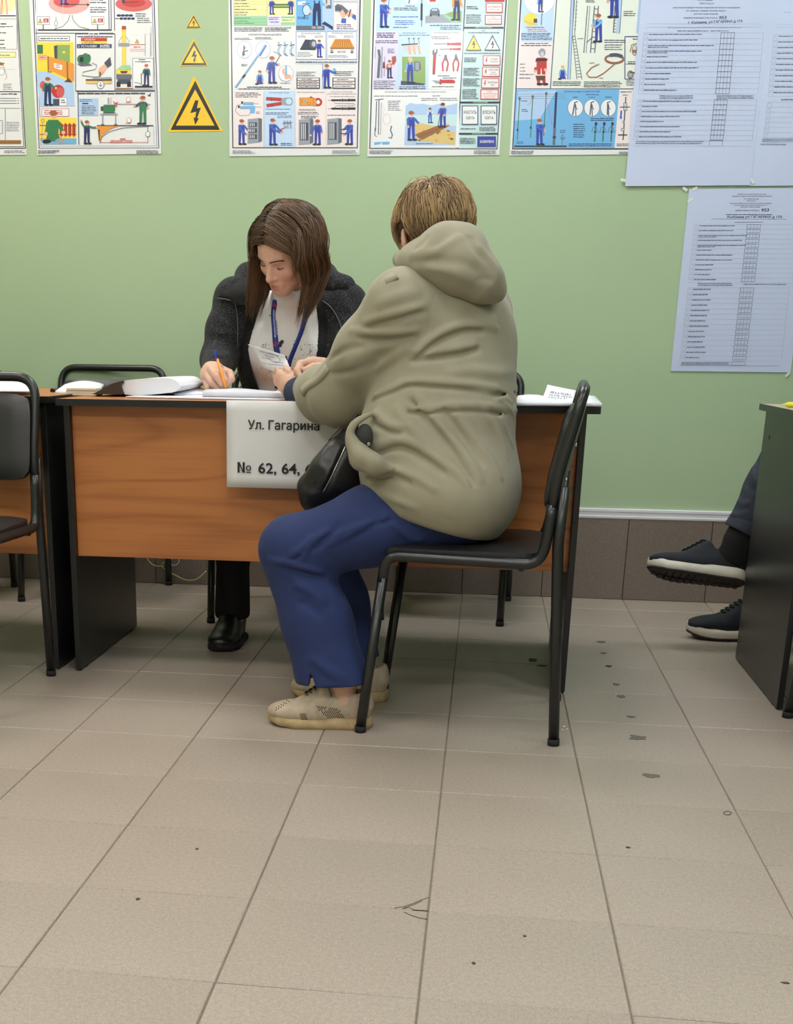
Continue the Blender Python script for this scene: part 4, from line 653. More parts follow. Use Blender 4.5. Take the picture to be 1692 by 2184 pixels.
# --- election forms: big pair and the lower sheet
def form(name, label, x0, x1, z0, z1, gap):
    return sheet_on_wall(name, label, 'form', x0, x1, z0, z1, M_sheet, gap, 'election forms taped to the wall')
f1 = form('protocol_sheet', 'large white blank form with handwriting overlapping a poster', 1.078, 1.490, 1.418, 2.012, .0065)
f2 = form('protocol_sheet', 'white blank form cut by the right picture edge, beside the large form', 1.488, 1.90, 1.416, 2.010, .0052)
f3 = form('protocol_sheet', 'lower white form with two column tables hanging alone on the wall', 1.2915, 1.6995, .8195, 1.409, .0030)
GY = (158, 166, 182); DK = (92, 100, 124); HW = (24, 34, 84); BX = (70, 78, 100)
A = Print(.0069).org(1320, 0, 4.548)
A.para(760, 960, 0, DK, 10); A.text('ПРОТОКОЛ', 782, 42, 15, DK, True, 142, .15); A.text('участковой избирательной комиссии об итогах голосования', 522, 80, 15, DK, True, 655, .15); A.text('по единому избирательному округу', 655, 111, 15, DK, True, 385, .15); A.text('(увеличенная форма)', 728, 141, 14, DK, True, 235, .15); A.text('ИЗБИРАТЕЛЬНЫЙ УЧАСТОК №', 628, 181, 14, DK, True, 335, .15)
A.text('953', 970, 186, 30, HW, True, 72, .25, slope=-.02); A.text('г. Коломна, ул ГАГАРИНА д 17А', 672, 232, 26, HW, True, 530, .12, slope=-.03)
A.line([(265, 230), (1405, 235)], GY, 2); A.line([(265, 262), (1400, 262)], GY, 2); A.para(475, 1190, 269, GY, 6, ragged=0); A.para(570, 870, 300, DK, 8, ragged=0); A.para(890, 1080, 300, DK, 6)
def table(x0, x1, y0, rows, dy, sh, nb, boxes, tx, bw, lens):
    """ruled rows leaning with the sheet in the picture: number column, text column, digit boxes"""
    X = lambda x, y: (x + (y - y0) * sh, y)
    for k in range(rows + 1): A.line([X(x0, y0 + k * dy), X(x1, y0 + k * dy + 4)], GY, 1.8)
    for x in (x0, x0 + nb, x1): A.line([X(x, y0), X(x, y0 + rows * dy)], GY, 2.2)
    for k in range(rows):
        y = y0 + k * dy; A.para(*[X(x0 + nb * .35, y)[0], X(x0 + nb * .65, y)[0]], y + dy * .3, GY, dy * .16); A.para(X(x0 + nb + 10, y)[0], X(x0 + nb + 10 + lens[k % len(lens)], y)[0], y + dy * .32, DK, dy * .15, ragged=.04)
        if lens[k % len(lens)] > 540: A.para(X(x0 + nb + 10, y)[0], X(x0 + nb + 10, y)[0] + 200, y + dy * .62, DK, dy * .14, ragged=.04)
        b0 = y + dy * boxes[0]; b1 = y + dy * boxes[1]
        for j in range(5): A.line([X(tx + j * bw, b0), X(tx + j * bw, b1)], BX, 3.2 if j in (0, 4) else 2)
        for b in (b0, b1): A.line([X(tx, b), X(tx + 4 * bw, b)], BX, 2.8)
table(246, 1405, 316, 11, 54, -.092, 36, (0, 1), 994, 33, (520, 490, 650, 545, 210, 510, 530, 260, 240, 210, 330))
A.para(395, 722, 930, DK, 7, 2, 20, ragged=.05); A.para(950, 1315, 930, DK, 7, 2, 20, ragged=.05); table(186, 1340, 966, 8, 49, -.11, 36, (0, 1), 930, 31, (480, 160, 540, 380, 230, 390, 310, 420)); A.para(165, 830, 1372, DK, 6, 2, 18, ragged=.05); A.frame(880, 1362, 1008, 1416, DK, 3); A.line([(150, 1415), (1275, 1416)], GY, 2); rel(A.build('print', M_paper, f1), f1)
A = Print(.0056).org(1320, 0, 4.548)
A.para(1600, 1692, 118, GY, 5); A.line([(1530, 236), (1900, 240)], GY, 2); A.line([(1520, 266), (1900, 270)], GY, 2); table(1505, 2400, 334, 11, 54.5, -.092, 36, (0, 1), 2250, 33, (220, 300, 300, 300)); A.para(1575, 1800, 966, DK, 8); table(1445, 2340, 990, 8, 49, -.11, 36, (0, 1), 2190, 31, (0.1, .1)); A.para(1390, 1700, 1350, DK, 6, 2, 18, ragged=.05); A.para(1375, 1700, 1400, DK, 6); rel(A.build('print', M_paper, f2), f2)
A = Print(.0034).org(1420, 390, 5.1985)
A.text('Выборы депутатов Совета депутатов', 795, 131, 12, DK, True, 322, .12); A.text('Городского округа Коломна Московской области', 735, 153, 12, DK, True, 440, .12); A.text('10 сентября 2023 года', 868, 184, 12, DK, True, 165, .12); A.text('ПРОТОКОЛ', 900, 207, 12, DK, True, 100, .12); A.text('участковой избирательной комиссии об итогах голосования', 712, 232, 12, DK, True, 465, .12); A.text('по многомандатному избирательному округу № 1', 755, 253, 12, DK, True, 380, .12); A.text('(увеличенная форма)', 832, 273, 12, DK, True, 220, .12); A.text('ИЗБИРАТЕЛЬНЫЙ УЧАСТОК №', 772, 313, 13, DK, True, 270, .12)
A.text('953', 1058, 318, 34, HW, True, 86, .2, slope=-.02); A.para(668, 1190, 352, DK, 9, ragged=0); A.text('Коломна ул ГАГАРИНА д 17А', 682, 390, 27, HW, True, 612, .12); A.line([(505, 400), (1345, 404)], DK, 3); A.para(765, 1080, 437, DK, 5, ragged=0)
table(322, 1500, 458, 12, 54, -.108, 44, (.06, .78), 908, 37, (410, 385, 560, 500, 560, 175, 405, 410, 205, 190, 180, 260)); A.para(355, 745, 1115, DK, 7, 2, 20, ragged=.03); A.para(865, 1340, 1123, DK, 7, ragged=0)
table(250, 1375, 1160, 14, 58.3, -.112, 46, (.06, .78), 832, 37, (200, 175, 210, 180, 215, 190, 175, 220, 180, 190, 175, 210, 220, 160)); A.para(175, 712, 1992, DK, 7, 2, 16, ragged=.02); A.frame(732, 1985, 880, 2022, DK, 3); A.line([(165, 2022), (1260, 2030)], DK, 3); rel(A.build('print', M_paper, f3), f3)
M_tape = mat('clear_tape', srgb(222, 226, 222), .25)
for u, v, w, r in ((1462, 403, 7, .6), (1483, 402, 6, -.5), (1473, 427, 6, -.6), (1330, 384, 6, .2), (1605, 386, 8, .9), (1681, 799, 7, -.8)):
    c_ = at(u, v, WY - .008); pr_ = f3 if 400 < v < 800 and u < 1700 else (f1 if u < 1500 else f2)
    q = MB().box(-.009, .009, -.0004, .0004, -.0045, .0045).build('tape', M_tape, pr_); q.matrix_basis = Matrix.Translation(Vector((c_[0], WY - (.0075 if pr_ is not f3 else .0036), c_[2]))) @ Matrix.Rotation(r, 4, 'Y'); rel(q, pr_)
# ---------------------------------------------------------------- soft bodies: signed distance fields meshed with surface nets
class Sdf:
    """ops: (distance function, blend radius, mode, group); groups are blended on their own, then joined"""
    def __init__(s): s.ops = []; s.disp = []; s.lo = V3(9, 9, 9); s.hi = -s.lo
    def _ext(s, p, r): s.lo = np.minimum(s.lo, np.asarray(p) - r); s.hi = np.maximum(s.hi, np.asarray(p) + r)
    def op(s, f, k, mode='u'): s.ops.append((f, k, mode)); return s
    def cone(s, a, b, ra, rb, k=.02, mode='u', flat=None):
        """tapered capsule a->b; flat=(axis, factor) squeezes it along the axis"""
        a, b = V3(*a), V3(*b); ba = b - a; L2 = ba @ ba + 1e-12
        if mode == 'u': s._ext(a, ra * (max(1, flat[1]) if flat else 1)); s._ext(b, rb * (max(1, flat[1]) if flat else 1))
        if flat: n = nrm(flat[0]); q = 1 / flat[1] - 1; mn = min(1, flat[1])
        def f(P):
            d = P - a
            if flat: d = d + np.outer(d @ n, n) * q
            bb = ba + n * (ba @ n) * q if flat else ba
            t = np.clip(d @ bb / (bb @ bb + 1e-12), 0, 1)
            e = np.linalg.norm(d - t[:, None] * bb, axis=1) - (ra + (rb - ra) * t)
            return e * mn if flat else e
        return s.op(f, k, mode)
    def chain(s, pts, rs, k=.02, mode='u', flat=None):
        for i in range(len(pts) - 1): s.cone(pts[i], pts[i + 1], rs[i], rs[i + 1], k, mode, flat)
        return s
    def ell(s, c, r, rot=None, k=.02, mode='u'):
        """ellipsoid; rot rows are its local axes"""
        c = V3(*c); r = V3(*r); Rm = np.eye(3) if rot is None else np.array(rot, float)
        if mode == 'u': s._ext(c, max(r))
        def f(P):
            q = (P - c) @ Rm.T; k0 = np.linalg.norm(q / r, axis=1); k1 = np.linalg.norm(q / r ** 2, axis=1) + 1e-9
            return k0 * (k0 - 1) / k1
        return s.op(f, k, mode)
    def plane(s, p, n, k=.01):
        """cut away the side the normal points to"""
        p = V3(*p); n = nrm(n); return s.op(lambda P: (P - p) @ n, k, 'i')
    def group(s, other, k=.004, mode='u'):
        s.lo = np.minimum(s.lo, other.lo); s.hi = np.maximum(s.hi, other.hi); return s.op(other.ev, k, mode)
    def fold(s, pts, w, a, taper=True):
        """raise (a > 0) or press in (a < 0) the surface along a polyline"""
        P0 = spline(pts, 5); n = len(P0)
        s.disp.append((P0, w, a, np.sin(np.linspace(0, PI, n)) ** .5 if taper else np.ones(n))); return s
    def ev(s, P):
        d = np.full(len(P), 1e3)
        for f, k, mode in s.ops:
            e = f(P)
            if mode == 'u':
                h = np.maximum(k - np.abs(d - e), 0); d = np.minimum(d, e) - h * h / (4 * k + 1e-12)
            elif mode == 's':
                h = np.maximum(k - np.abs(d + e), 0); d = np.maximum(d, -e) + h * h / (4 * k + 1e-12)
            else:
                h = np.maximum(k - np.abs(d - e), 0); d = np.maximum(d, e) + h * h / (4 * k + 1e-12)
        for P0, w, a, tp in s.disp:
            lo = P0.min(0) - 3 * w; hi = P0.max(0) + 3 * w
            ix = np.nonzero(np.all((P > lo) & (P < hi), axis=1) & (np.abs(d) < .06))[0]
            if not len(ix): continue
            Q = P[ix]; best = np.full(len(ix), 1e3); bt = np.zeros(len(ix))
            for i in range(len(P0) - 1):
                ba = P0[i + 1] - P0[i]; q = Q - P0[i]; t = np.clip(q @ ba / (ba @ ba + 1e-12), 0, 1)
                e = np.linalg.norm(q - t[:, None] * ba, axis=1); m = e < best
                best[m] = e[m]; bt[m] = (tp[i] + (tp[i + 1] - tp[i]) * t)[m]
            d[ix] -= a * bt * np.exp(-(best / w) ** 2)
        return d
    def trace(s, u, v, y0=.9, back=False):
        """point of the surface the camera sees at pixel (u, v)"""
        d = nrm(CAMM.T @ np.array([(u - PX) / FPX, (v - PY) / FPX, 1.])); t = (y0 - CAMP[1]) / d[1]; best = (9, t)
        for _ in range(160):
            e = s.ev((CAMP + d * t)[None])[0]
            if e < best[0]: best = (e, t)
            if e < .0004 or t > 7: break
            t += max(e * .8, .0006)
        return CAMP + d * (t if e < .0004 else best[1])
    def pxfold(s, pts, w, a, taper=True):
        return s.fold([s.trace(*p) for p in pts], w, a, taper)
    def mesh(s, h, pad=.04):
        lo = s.lo - pad; nc = np.ceil((s.hi + pad - lo) / (4 * h)).astype(int) + 1
        g = np.stack(np.meshgrid(*[np.arange(n) for n in nc], indexing='ij'), -1).reshape(-1, 3)
        dc = s.ev(lo + g * 4 * h + 1.5 * h)                            # coarse blocks of 4^3 nodes
        act = np.abs(dc) < 4 * h * 1.35 + .004
        D = np.repeat(np.repeat(np.repeat(dc.reshape(nc), 4, 0), 4, 1), 4, 2).astype(np.float32)
        loc = np.stack(np.meshgrid(*[np.arange(4)] * 3, indexing='ij'), -1).reshape(-1, 3)
        ids = (g[act][:, None] * 4 + loc[None]).reshape(-1, 3)
        for i in range(0, len(ids), 400000):
            q = ids[i:i + 400000]; D[q[:, 0], q[:, 1], q[:, 2]] = s.ev(lo + q * h)
        ins = D < 0; c = ins[:-1, :-1, :-1].astype(np.int8); cnt = np.zeros_like(c)
        for a in (0, 1):
            for b in (0, 1):
                for e in (0, 1): cnt += ins[a:a + c.shape[0], b:b + c.shape[1], e:e + c.shape[2]]
        cell = (cnt > 0) & (cnt < 8); idx = np.full(cell.shape, -1, np.int64); cc = np.argwhere(cell); idx[cell] = np.arange(len(cc))
        acc = np.zeros((len(cc), 3)); num = np.zeros(len(cc)); cor = np.array([(a, b, e) for a in (0, 1) for b in (0, 1) for e in (0, 1)])
        val = [D[cc[:, 0] + o[0], cc[:, 1] + o[1], cc[:, 2] + o[2]].astype(float) for o in cor]
        for i in range(8):
            for j in range(i + 1, 8):
                if np.abs(cor[i] - cor[j]).sum() != 1: continue
                m = (val[i] < 0) != (val[j] < 0); t = np.where(m, val[i] / (val[i] - val[j] + 1e-12), 0)
                acc += np.where(m[:, None], cor[i] + (cor[j] - cor[i]) * t[:, None], 0); num += m
        vs = lo + (cc + acc / np.maximum(num, 1)[:, None]) * h
        fs = []
        for ax in range(3):
            o1, o2 = [(0, 1, 0), (0, 0, 1)] if ax == 0 else [(0, 0, 1), (1, 0, 0)] if ax == 1 else [(1, 0, 0), (0, 1, 0)]
            sl = [slice(None)] * 3; s2 = [slice(None)] * 3; sl[ax] = slice(0, -1); s2[ax] = slice(1, None)
            ch = ins[tuple(sl)] != ins[tuple(s2)]; e = np.argwhere(ch)
            e = e[np.all(e > 0, axis=1) & np.all(e < np.array(cell.shape), axis=1)]
            o1, o2 = np.array(o1), np.array(o2)
            get = lambda q: idx[q[:, 0], q[:, 1], q[:, 2]]
            q = np.stack([get(e), get(e - o1), get(e - o1 - o2), get(e - o2)], 1)
            inn = ins[e[:, 0], e[:, 1], e[:, 2]]; q[inn] = q[inn][:, ::-1]
            fs.append(q[np.all(q >= 0, axis=1)])
        return vs, np.concatenate(fs)
    def build(s, name, m, parent, h, color=None, pick=None, smooth=1, keep=None):
        vs, fs = s.mesh(h)
        for _ in range(smooth):                                        # one light relaxation takes the grid out of the surface
            e = np.concatenate([fs[:, [0, 1]], fs[:, [1, 2]], fs[:, [2, 3]], fs[:, [3, 0]]])
            a = np.zeros_like(vs); n = np.bincount(e[:, 0], minlength=len(vs)).astype(float)
            for k in range(3): a[:, k] = np.bincount(e[:, 0], vs[e[:, 1], k], len(vs))
            ok = n > 2; vs[ok] = vs[ok] * .4 + a[ok] / n[ok][:, None] * .6
        if keep is not None:
            kf = keep(vs[fs].mean(1)); fs = fs[kf]; u, inv = np.unique(fs, return_inverse=True); vs = vs[u]; fs = inv.reshape(-1, 4)
        return mesh_obj(name, vs, fs, m, parent, color)
def mesh_obj(name, vs, fs, m, parent, color=None, smooth=True):
    me = bpy.data.meshes.new(name); me.vertices.add(len(vs)); me.vertices.foreach_set('co', np.ascontiguousarray(vs, np.float32).ravel())
    fs = np.asarray(fs); k = fs.shape[1]
    me.loops.add(fs.size); me.loops.foreach_set('vertex_index', fs.astype(np.int32).ravel())
    me.polygons.add(len(fs)); me.polygons.foreach_set('loop_start', np.arange(0, fs.size, k, dtype=np.int32))
    me.update(calc_edges=True); me.polygons.foreach_set('use_smooth', np.full(len(fs), smooth))
    if color is not None:
        col = color(vs); at_ = me.color_attributes.new('tint', 'FLOAT_COLOR', 'POINT')
        at_.data.foreach_set('color', np.c_[col, np.ones(len(vs))].astype(np.float32).ravel())
    me.materials.append(m); me.validate()
    o = bpy.data.objects.new(name, me); C.objects.link(o)
    if parent: o.parent = parent
    return o
def frame(fwd, up=(0, 0, 1)):
    """rows: right(+x side when facing fwd is to the figure's left), forward, up"""
    f = nrm(fwd); l = nrm(np.cross(up, f)); return np.array([l, f, np.cross(f, l)])
# ---------------------------------------------------------------- people: shared materials and body pieces
M_skin = mat('skin', srgb(205, 155, 128), .5, (55, .05), (420, .12, .0006), sss=.12, vcol='tint')
M_eye = mat('eye_white', srgb(225, 218, 212), .2)
M_iris = mat('iris', srgb(52, 44, 36), .15)
SKIN = np.array(srgb(206, 164, 142)[:3]); SKIN_RED = np.array(srgb(186, 112, 98)[:3]); NAIL = np.array(srgb(216, 166, 148)[:3])
def mixc(a, b, f): f = np.clip(f, 0, 1)[:, None]; return a * (1 - f) + b * f
def finger(sd, pts, rs, k=.0025):
    sd.chain([V3(*p) for p in pts], rs, k)
def nrm3(Fm, q):
    """ear axes: the shell stands off the head at the back"""
    a = .45 * q; c_, s_ = math.cos(a), math.sin(a); return np.array([[c_, s_, 0], [-s_, c_, 0], [0, 0, 1]]) @ Fm
def head_sdf(sd, c, Fm, s=1., k=.02):
    """head about c (between the ears); Fm rows: left, forward, up"""
    L = lambda x, y, z: c + (np.array([x, y, z]) * s) @ Fm
    E_ = lambda p, r, kk=.015, m='u', tilt=None: sd.ell(L(*p), np.array(r) * s, Fm, kk, m)
    E_((0, -.018, .045), (.074, .094, .082))                 # cranium
    E_((0, .038, .028), (.064, .058, .066), .02)             # forehead
    E_((0, .046, -.032), (.055, .050, .062), .025)           # mid face
    sd.cone(L(.046, .012, -.058), L(.017, .066, -.092), .022 * s, .017 * s, .03); sd.cone(L(-.046, .012, -.058), L(-.017, .066, -.092), .022 * s, .017 * s, .03)   # jaw
    E_((0, .073, -.095), (.019, .015, .015), .018)           # chin
    for q in (-1, 1):
        E_((q * .041, .062, -.028), (.021, .018, .018), .018)     # cheekbone
        sd.cone(L(q * .012, .089, .018), L(q * .042, .078, .020), .008 * s, .006 * s, .012)   # brow
        E_((q * .032, .097, .000), (.016, .015, .011), .010, 's')     # socket
        E_((q * .0315, .0755, -.001), (.0135, .0115, .0105), .003)    # lids over the eyeball
        sd.ell(L(q * .080, -.010, -.010), np.array([.0075, .020, .033]) * s, nrm3(Fm, q), .006)     # ear
        E_((q * .081, -.002, -.010), (.004, .010, .019), .003, 's')
        E_((q * .074, .000, -.036), (.006, .009, .010), .005)
        E_((q * .0115, .094, -.040), (.0085, .009, .0075), .006)     # nostril wing
    sd.cone(L(0, .088, .008), L(0, .108, -.034), .0085 * s, .0105 * s, .010)   # nose
    E_((0, .107, -.036), (.0105, .011, .0095), .006)
    E_((0, .084, -.066), (.026, .012, .019), .012)           # mouth mound
    sd.chain([L(-.023, .082, -.0675), L(-.006, .0955, -.0635), L(.006, .0955, -.0635), L(.023, .082, -.0675)], np.array([.0025, .0048, .0048, .0025]) * s, .004)
    sd.chain([L(-.020, .082, -.0705), L(0, .0935, -.0755), L(.020, .082, -.0705)], np.array([.0025, .0058, .0025]) * s, .004)
    sd.chain([L(-.024, .086, -.0695), L(0, .1005, -.0695), L(.024, .086, -.0695)], np.array([.0012, .0016, .0012]) * s, .002, 's')
    return L
def strand_mesh(name, strands, m, parent, r=.0012, taper=.25, ns=3, cols=None, kind=None):
    """many thin tapering tubes as one mesh; strands: list of (n,3) arrays"""
    V, Fs, Cc = [], [], []; off = 0
    for si, P in enumerate(strands):
        P = np.asarray(P); n = len(P); T = np.gradient(P, axis=0); T /= np.linalg.norm(T, axis=1, keepdims=True) + 1e-9
        ref = np.array([.3, .8, .52]); N = np.cross(T, ref); N /= np.linalg.norm(N, axis=1, keepdims=True) + 1e-9; B = np.cross(T, N)
        rr = r * (1 - (1 - taper) * np.linspace(0, 1, n) ** 2)
        for k in range(ns):
            a = 2 * PI * k / ns; V.append(P + (N * math.cos(a) + B * math.sin(a)) * rr[:, None])
        for k in range(ns):
            k2 = (k + 1) % ns; i = np.arange(n - 1)
            Fs.append(np.stack([off + k * n + i, off + k2 * n + i, off + k2 * n + i + 1, off + k * n + i + 1], 1))
        if cols is not None: Cc.append(np.tile(cols[si], (ns * n, 1)))
        off += ns * n
    V = np.concatenate(V); cc = np.concatenate(Cc) if cols is not None else None
    return mesh_obj(name, V, np.concatenate(Fs), m, parent, (lambda v: cc) if cols is not None else None)
# ---------------------------------------------------------------- the person in the olive jacket
M_jacket = mat('olive_cotton', srgb(148, 141, 119), .75, (26, .05), (700, .18, .0008), sheen=.15)
M_seam = mat('olive_seam', srgb(92, 86, 64), .85)
M_lining = mat('dark_lining', srgb(50, 52, 46), .85)
M_jeans = mat('blue_trouser_cloth', srgb(30, 45, 92), .85, (40, .08), (900, .22, .0008), sheen=.03)
M_shirt = mat('dark_blue_knit', srgb(50, 58, 84), .9, (300, .35), (300, .4, .001))
CT = thing('person', 'seated person with short blond-brown hair, olive jacket and blue trousers, back to the camera', 'person', (.55, 1.5, 0))
TH = math.radians(50); TF = V3(-math.cos(TH), math.sin(TH), 0); TL = V3(-math.sin(TH), -math.cos(TH), 0)   # torso facing and its left
LSH, RSH = V3(.447, 1.445, .978), V3(.622, 1.665, .975)
LEL, LWR = at(730, 840, 1.57), at(660, 830, 1.765)
REL, RWR = V3(.50, 1.86, .83), V3(.262, 1.868, .832)
NECK = V3(.540, 1.575, 1.00); HEADC = V3(.499, 1.60, 1.128)
def jacket_core(sd):
    F3 = np.array([TL, TF, [0, 0, 1]])
    sd.ell((.552, 1.54, .86), (.178, .135, .20), F3, .05)                # upper back and chest
    sd.ell((.54, 1.54, .92), (.17, .105, .12), F3, .06)
    sd.ell((.548, 1.52, .70), (.178, .172, .20), np.array([nrm([-.45, -.9, 0]), nrm([-.9, .45, 0]), [0, 0, 1]]), .07)     # waist
    sd.ell((.545, 1.505, .57), (.215, .182, .135), np.array([[0, -1, 0], [-1, 0, 0], [0, 0, 1]]), .07)   # hips
    sd.ell((.60, 1.495, .555), (.208, .130, .13), np.array([[0, -1, 0], [-1, 0, 0], [0, 0, 1]]), .06); sd.ell((.45, 1.44, .68), (.095, .10, .12), None, .06)
    sd.cone(NECK + V3(.0, -.01, -.05), NECK + V3(-.01, .01, .02), .095, .075, .05)
    sd.cone(LSH + V3(.05, .05, .005), LSH, .085, .078, .05); sd.cone(RSH + V3(-.05, -.05, 0), RSH, .08, .068, .05)
    return sd
jk = jacket_core(Sdf())
arm = Sdf()
arm.chain([LSH, LSH * .5 + LEL * .5 + V3(-.004, -.008, -.002), LEL], [.080, .079, .075], .03)
arm.chain([LEL, LEL * .55 + LWR * .45 + V3(-.005, -.006, -.006), LWR + V3(.004, -.012, -.002)], [.074, .066, .046], .035)
arm.chain([RSH, REL, RWR + V3(.05, -.004, 0)], [.068, .06, .048], .03)
jk.group(arm, .028)
# hem: cut on the sloping plane the jacket ends at, rounded in
jk.plane((.50, 1.42, .503), (-.27, 0, -1.), .012)
# folds: (polyline in the picture, width, depth); ridges raise, valleys press in
JF = [([(770, 690), (817, 675), (872, 660), (915, 648)], .010, .007), ([(775, 703), (822, 688), (872, 674), (905, 664)], .009, -.006),
      ([(742, 704), (788, 709), (840, 709), (900, 703)], .010, .007), ([(760, 722), (800, 724), (850, 722), (890, 715)], .010, -.006),
      ([(885, 757), (908, 732), (947, 707), (990, 693), (1040, 694), (1065, 704)], .009, .010), ([(880, 775), (912, 746), (950, 722), (992, 708), (1035, 707)], .0085, -.014),
      ([(870, 772), (938, 763), (986, 755), (1030, 744)], .010, -.009), ([(880, 752), (938, 748), (984, 741), (1020, 732)], .012, .007),
      ([(800, 655), (850, 632), (900, 622)], .016, .005), ([(735, 775), (800, 745), (850, 735)], .014, .005), ([(700, 800), (760, 790), (810, 770)], .012, -.004),
      ([(700, 770), (740, 745), (780, 738)], .012, -.004), ([(795, 790), (840, 760), (880, 735)], .014, .005),
      ([(960, 640), (1010, 660), (1060, 690)], .02, .005), ([(940, 800), (1000, 790), (1060, 795), (1100, 790)], .016, .004),
      ([(790, 858), (812, 846), (840, 838), (873, 824), (938, 827), (1003, 833), (1055, 842), (1104, 839)], .007, -.008, 0), ([(800, 846), (838, 827), (880, 812), (940, 815), (1003, 820), (1060, 828)], .009, .006, 0),
      ([(873, 881), (905, 884), (970, 878), (1051, 881), (1104, 893)], .006, -.007, 0), ([(875, 868), (905, 872), (970, 864), (1051, 867), (1100, 876)], .009, .006, 0),
      ([(880, 836), (935, 900), (995, 975), (1030, 1035)], .010, .010), ([(868, 846), (920, 908), (978, 985), (1014, 1042)], .010, -.009), ([(955, 850), (1003, 924), (1052, 988), (1072, 1028)], .009, .009), ([(940, 862), (988, 935), (1036, 1000)], .009, -.008),
      ([(838, 862), (880, 918), (925, 962)], .010, .006), ([(1010, 850), (1060, 920), (1085, 985)], .009, .006),
      ([(790, 955), (853, 938), (909, 960), (965, 1000), (1010, 1040)], .011, .009), ([(795, 972), (853, 956), (905, 980), (955, 1016)], .010, -.009),
      ([(778, 1012), (834, 1001), (890, 1020), (940, 1050)], .010, .007), ([(778, 1024), (834, 1016), (880, 1034)], .008, -.007), ([(1060, 850), (1085, 870), (1100, 900)], .006, .006),
      ([(1050, 860), (1075, 850), (1095, 862)], .006, .005), ([(1070, 880), (1080, 920), (1098, 960)], .007, .005), ([(1030, 880), (1040, 865), (1055, 870)], .006, .005),
      ([(775, 1040), (840, 1066), (900, 1090)], .012, .004), ([(800, 880), (830, 905), (870, 912)], .010, .006), ([(790, 900), (830, 922), (860, 930)], .008, -.005)]
base_jk = jk.disp; FOLDS = [([jk.trace(*p) for p in f[0]], f[1], f[2], len(f) < 4) for f in JF]
SEAMS = [[jk.trace(*p) for p in q] for q in (
    [(932, 585), (922, 650), (910, 727), (893, 752)], [(889, 905), (884, 960), (881, 1010), (870, 1055), (857, 1090)], [(775, 1046), (860, 1082), (960, 1111), (1062, 1131)], [(775, 1041), (860, 1077), (960, 1106), (1062, 1126)])]
for f in FOLDS: jk.fold(f[0], f[1] * (.60 if f[2] < 0 else .80), f[2] * (2.1 if f[2] < 0 else 1.55), f[3])
for q in SEAMS: jk.fold(q, .0022, -.0016, False)
POCK = [at(u, v, Y) for u, v, Y in ((806, 878, 1.375), (778, 889, 1.338), (754, 906, 1.325), (746, 930, 1.322), (755, 954, 1.315), (777, 972, 1.302), (806, 984, 1.296))]
pkt = Sdf(); pkt.chain(list(spline(POCK, 3)), list(np.interp(np.linspace(0, 1, 19), [0, .2, .5, .8, 1], [.004, .0065, .0085, .010, .006])), .006)
pkt.chain([at(757, 950, 1.33), at(772, 978, 1.322), at(800, 992, 1.312), at(835, 1000, 1.31)], [.016, .024, .020, .006], .02)
jk.group(pkt, .014)
JK = rel(jk.build('jacket', M_jacket, CT, .0038, smooth=1), CT)
# cuff of the near sleeve: a loose ring with a tab
ax = nrm(LWR - LEL); cu = Sdf()
a1 = V3(*at(738, 846, 1.655)); a2 = V3(*at(668, 836, 1.735))
cu.cone(a1, a2, .064, .060, .01); cu.disp = []
cu.cone(a2 + nrm(a2 - a1) * .03, a2 + nrm(a2 - a1) * .2 - nrm(a2 - a1) * .115, .052, .052, .004, 's')
cu.plane(a2 + nrm(a2 - a1) * .008, nrm(a2 - a1), .004)
for k_ in range(4): cu.pxfold([(648 + 14 * k_, 905), (640 + 12 * k_, 870), (640 + 11 * k_, 835), (650 + 13 * k_, 800)], .006, .0035 * (1 if k_ % 2 == 0 else -1))
rel(cu.build('cuff', M_jacket, CT, .003), CT)
# hood lying on the back
hd = Sdf(); HP = lambda u, v, Y: at(u, v, Y)
hd.chain([HP(853, 553, 1.545), HP(880, 560, 1.475), HP(925, 558, 1.43), HP(980, 570, 1.43), HP(1022, 592, 1.48), HP(1030, 570, 1.58)], [.018, .028, .040, .050, .042, .028], .04)
hd.chain([HP(905, 528, 1.49), HP(950, 522, 1.45), HP(990, 527, 1.46), HP(1005, 525, 1.53)], [.022, .038, .038, .026], .04)
hd.chain([HP(990, 570, 1.43), HP(1030, 600, 1.44), HP(1060, 624, 1.46)], [.05, .036, .016], .04)
hd.cone(HP(940, 530, 1.55), HP(938, 478, 1.56), .066, .056, .02, 's')
for q, w, a in (([(868, 545), (920, 540), (960, 520), (985, 500)], .010, .006), ([(870, 560), (925, 556), (985, 560), (1040, 590)], .010, -.006), ([(905, 570), (960, 580), (1020, 605)], .010, .005), ([(1000, 500), (1012, 530), (1040, 560)], .008, -.006), ([(1018, 520), (1050, 560), (1065, 600)], .009, .005), ([(1010, 600), (1035, 595), (1055, 600)], .006, -.004), ([(880, 535), (900, 520), (915, 500)], .007, -.004)):
    hd.pxfold(q, w, a)
rel(hd.build('hood', M_jacket, CT, .004), CT)
# trousers
LH, LK, LA = V3(.585, 1.43, .522), V3(.202, 1.395, .425), V3(.322, 1.352, .085)
RH_, RK, RA = V3(.60, 1.60, .515), V3(.235, 1.625, .415), V3(.325, 1.615, .10)
pn = Sdf()
pn.chain([LH, LH * .5 + LK * .5 + V3(0, 0, .012), LK + V3(.02, 0, .0)], [.088, .092, .078], .03)
pn.chain([LK, LK * .5 + LA * .5 + V3(0.008, 0, 0), LA], [.080, .081, .094], .03, 'u', ((0, 1, 0), .8))
pn.chain([RH_, RH_ * .5 + RK * .5, RK], [.095, .088, .074], .03)
pn.chain([RK, RK * .5 + RA * .5 + V3(.01, 0, 0), RA], [.078, .078, .085], .03, 'u', ((0, 1, 0), .8))
pn.ell((.57, 1.505, .54), (.125, .165, .09), None, .05)
pn.plane((.30, 1.35, .112), (.06, 0, -1), .003)
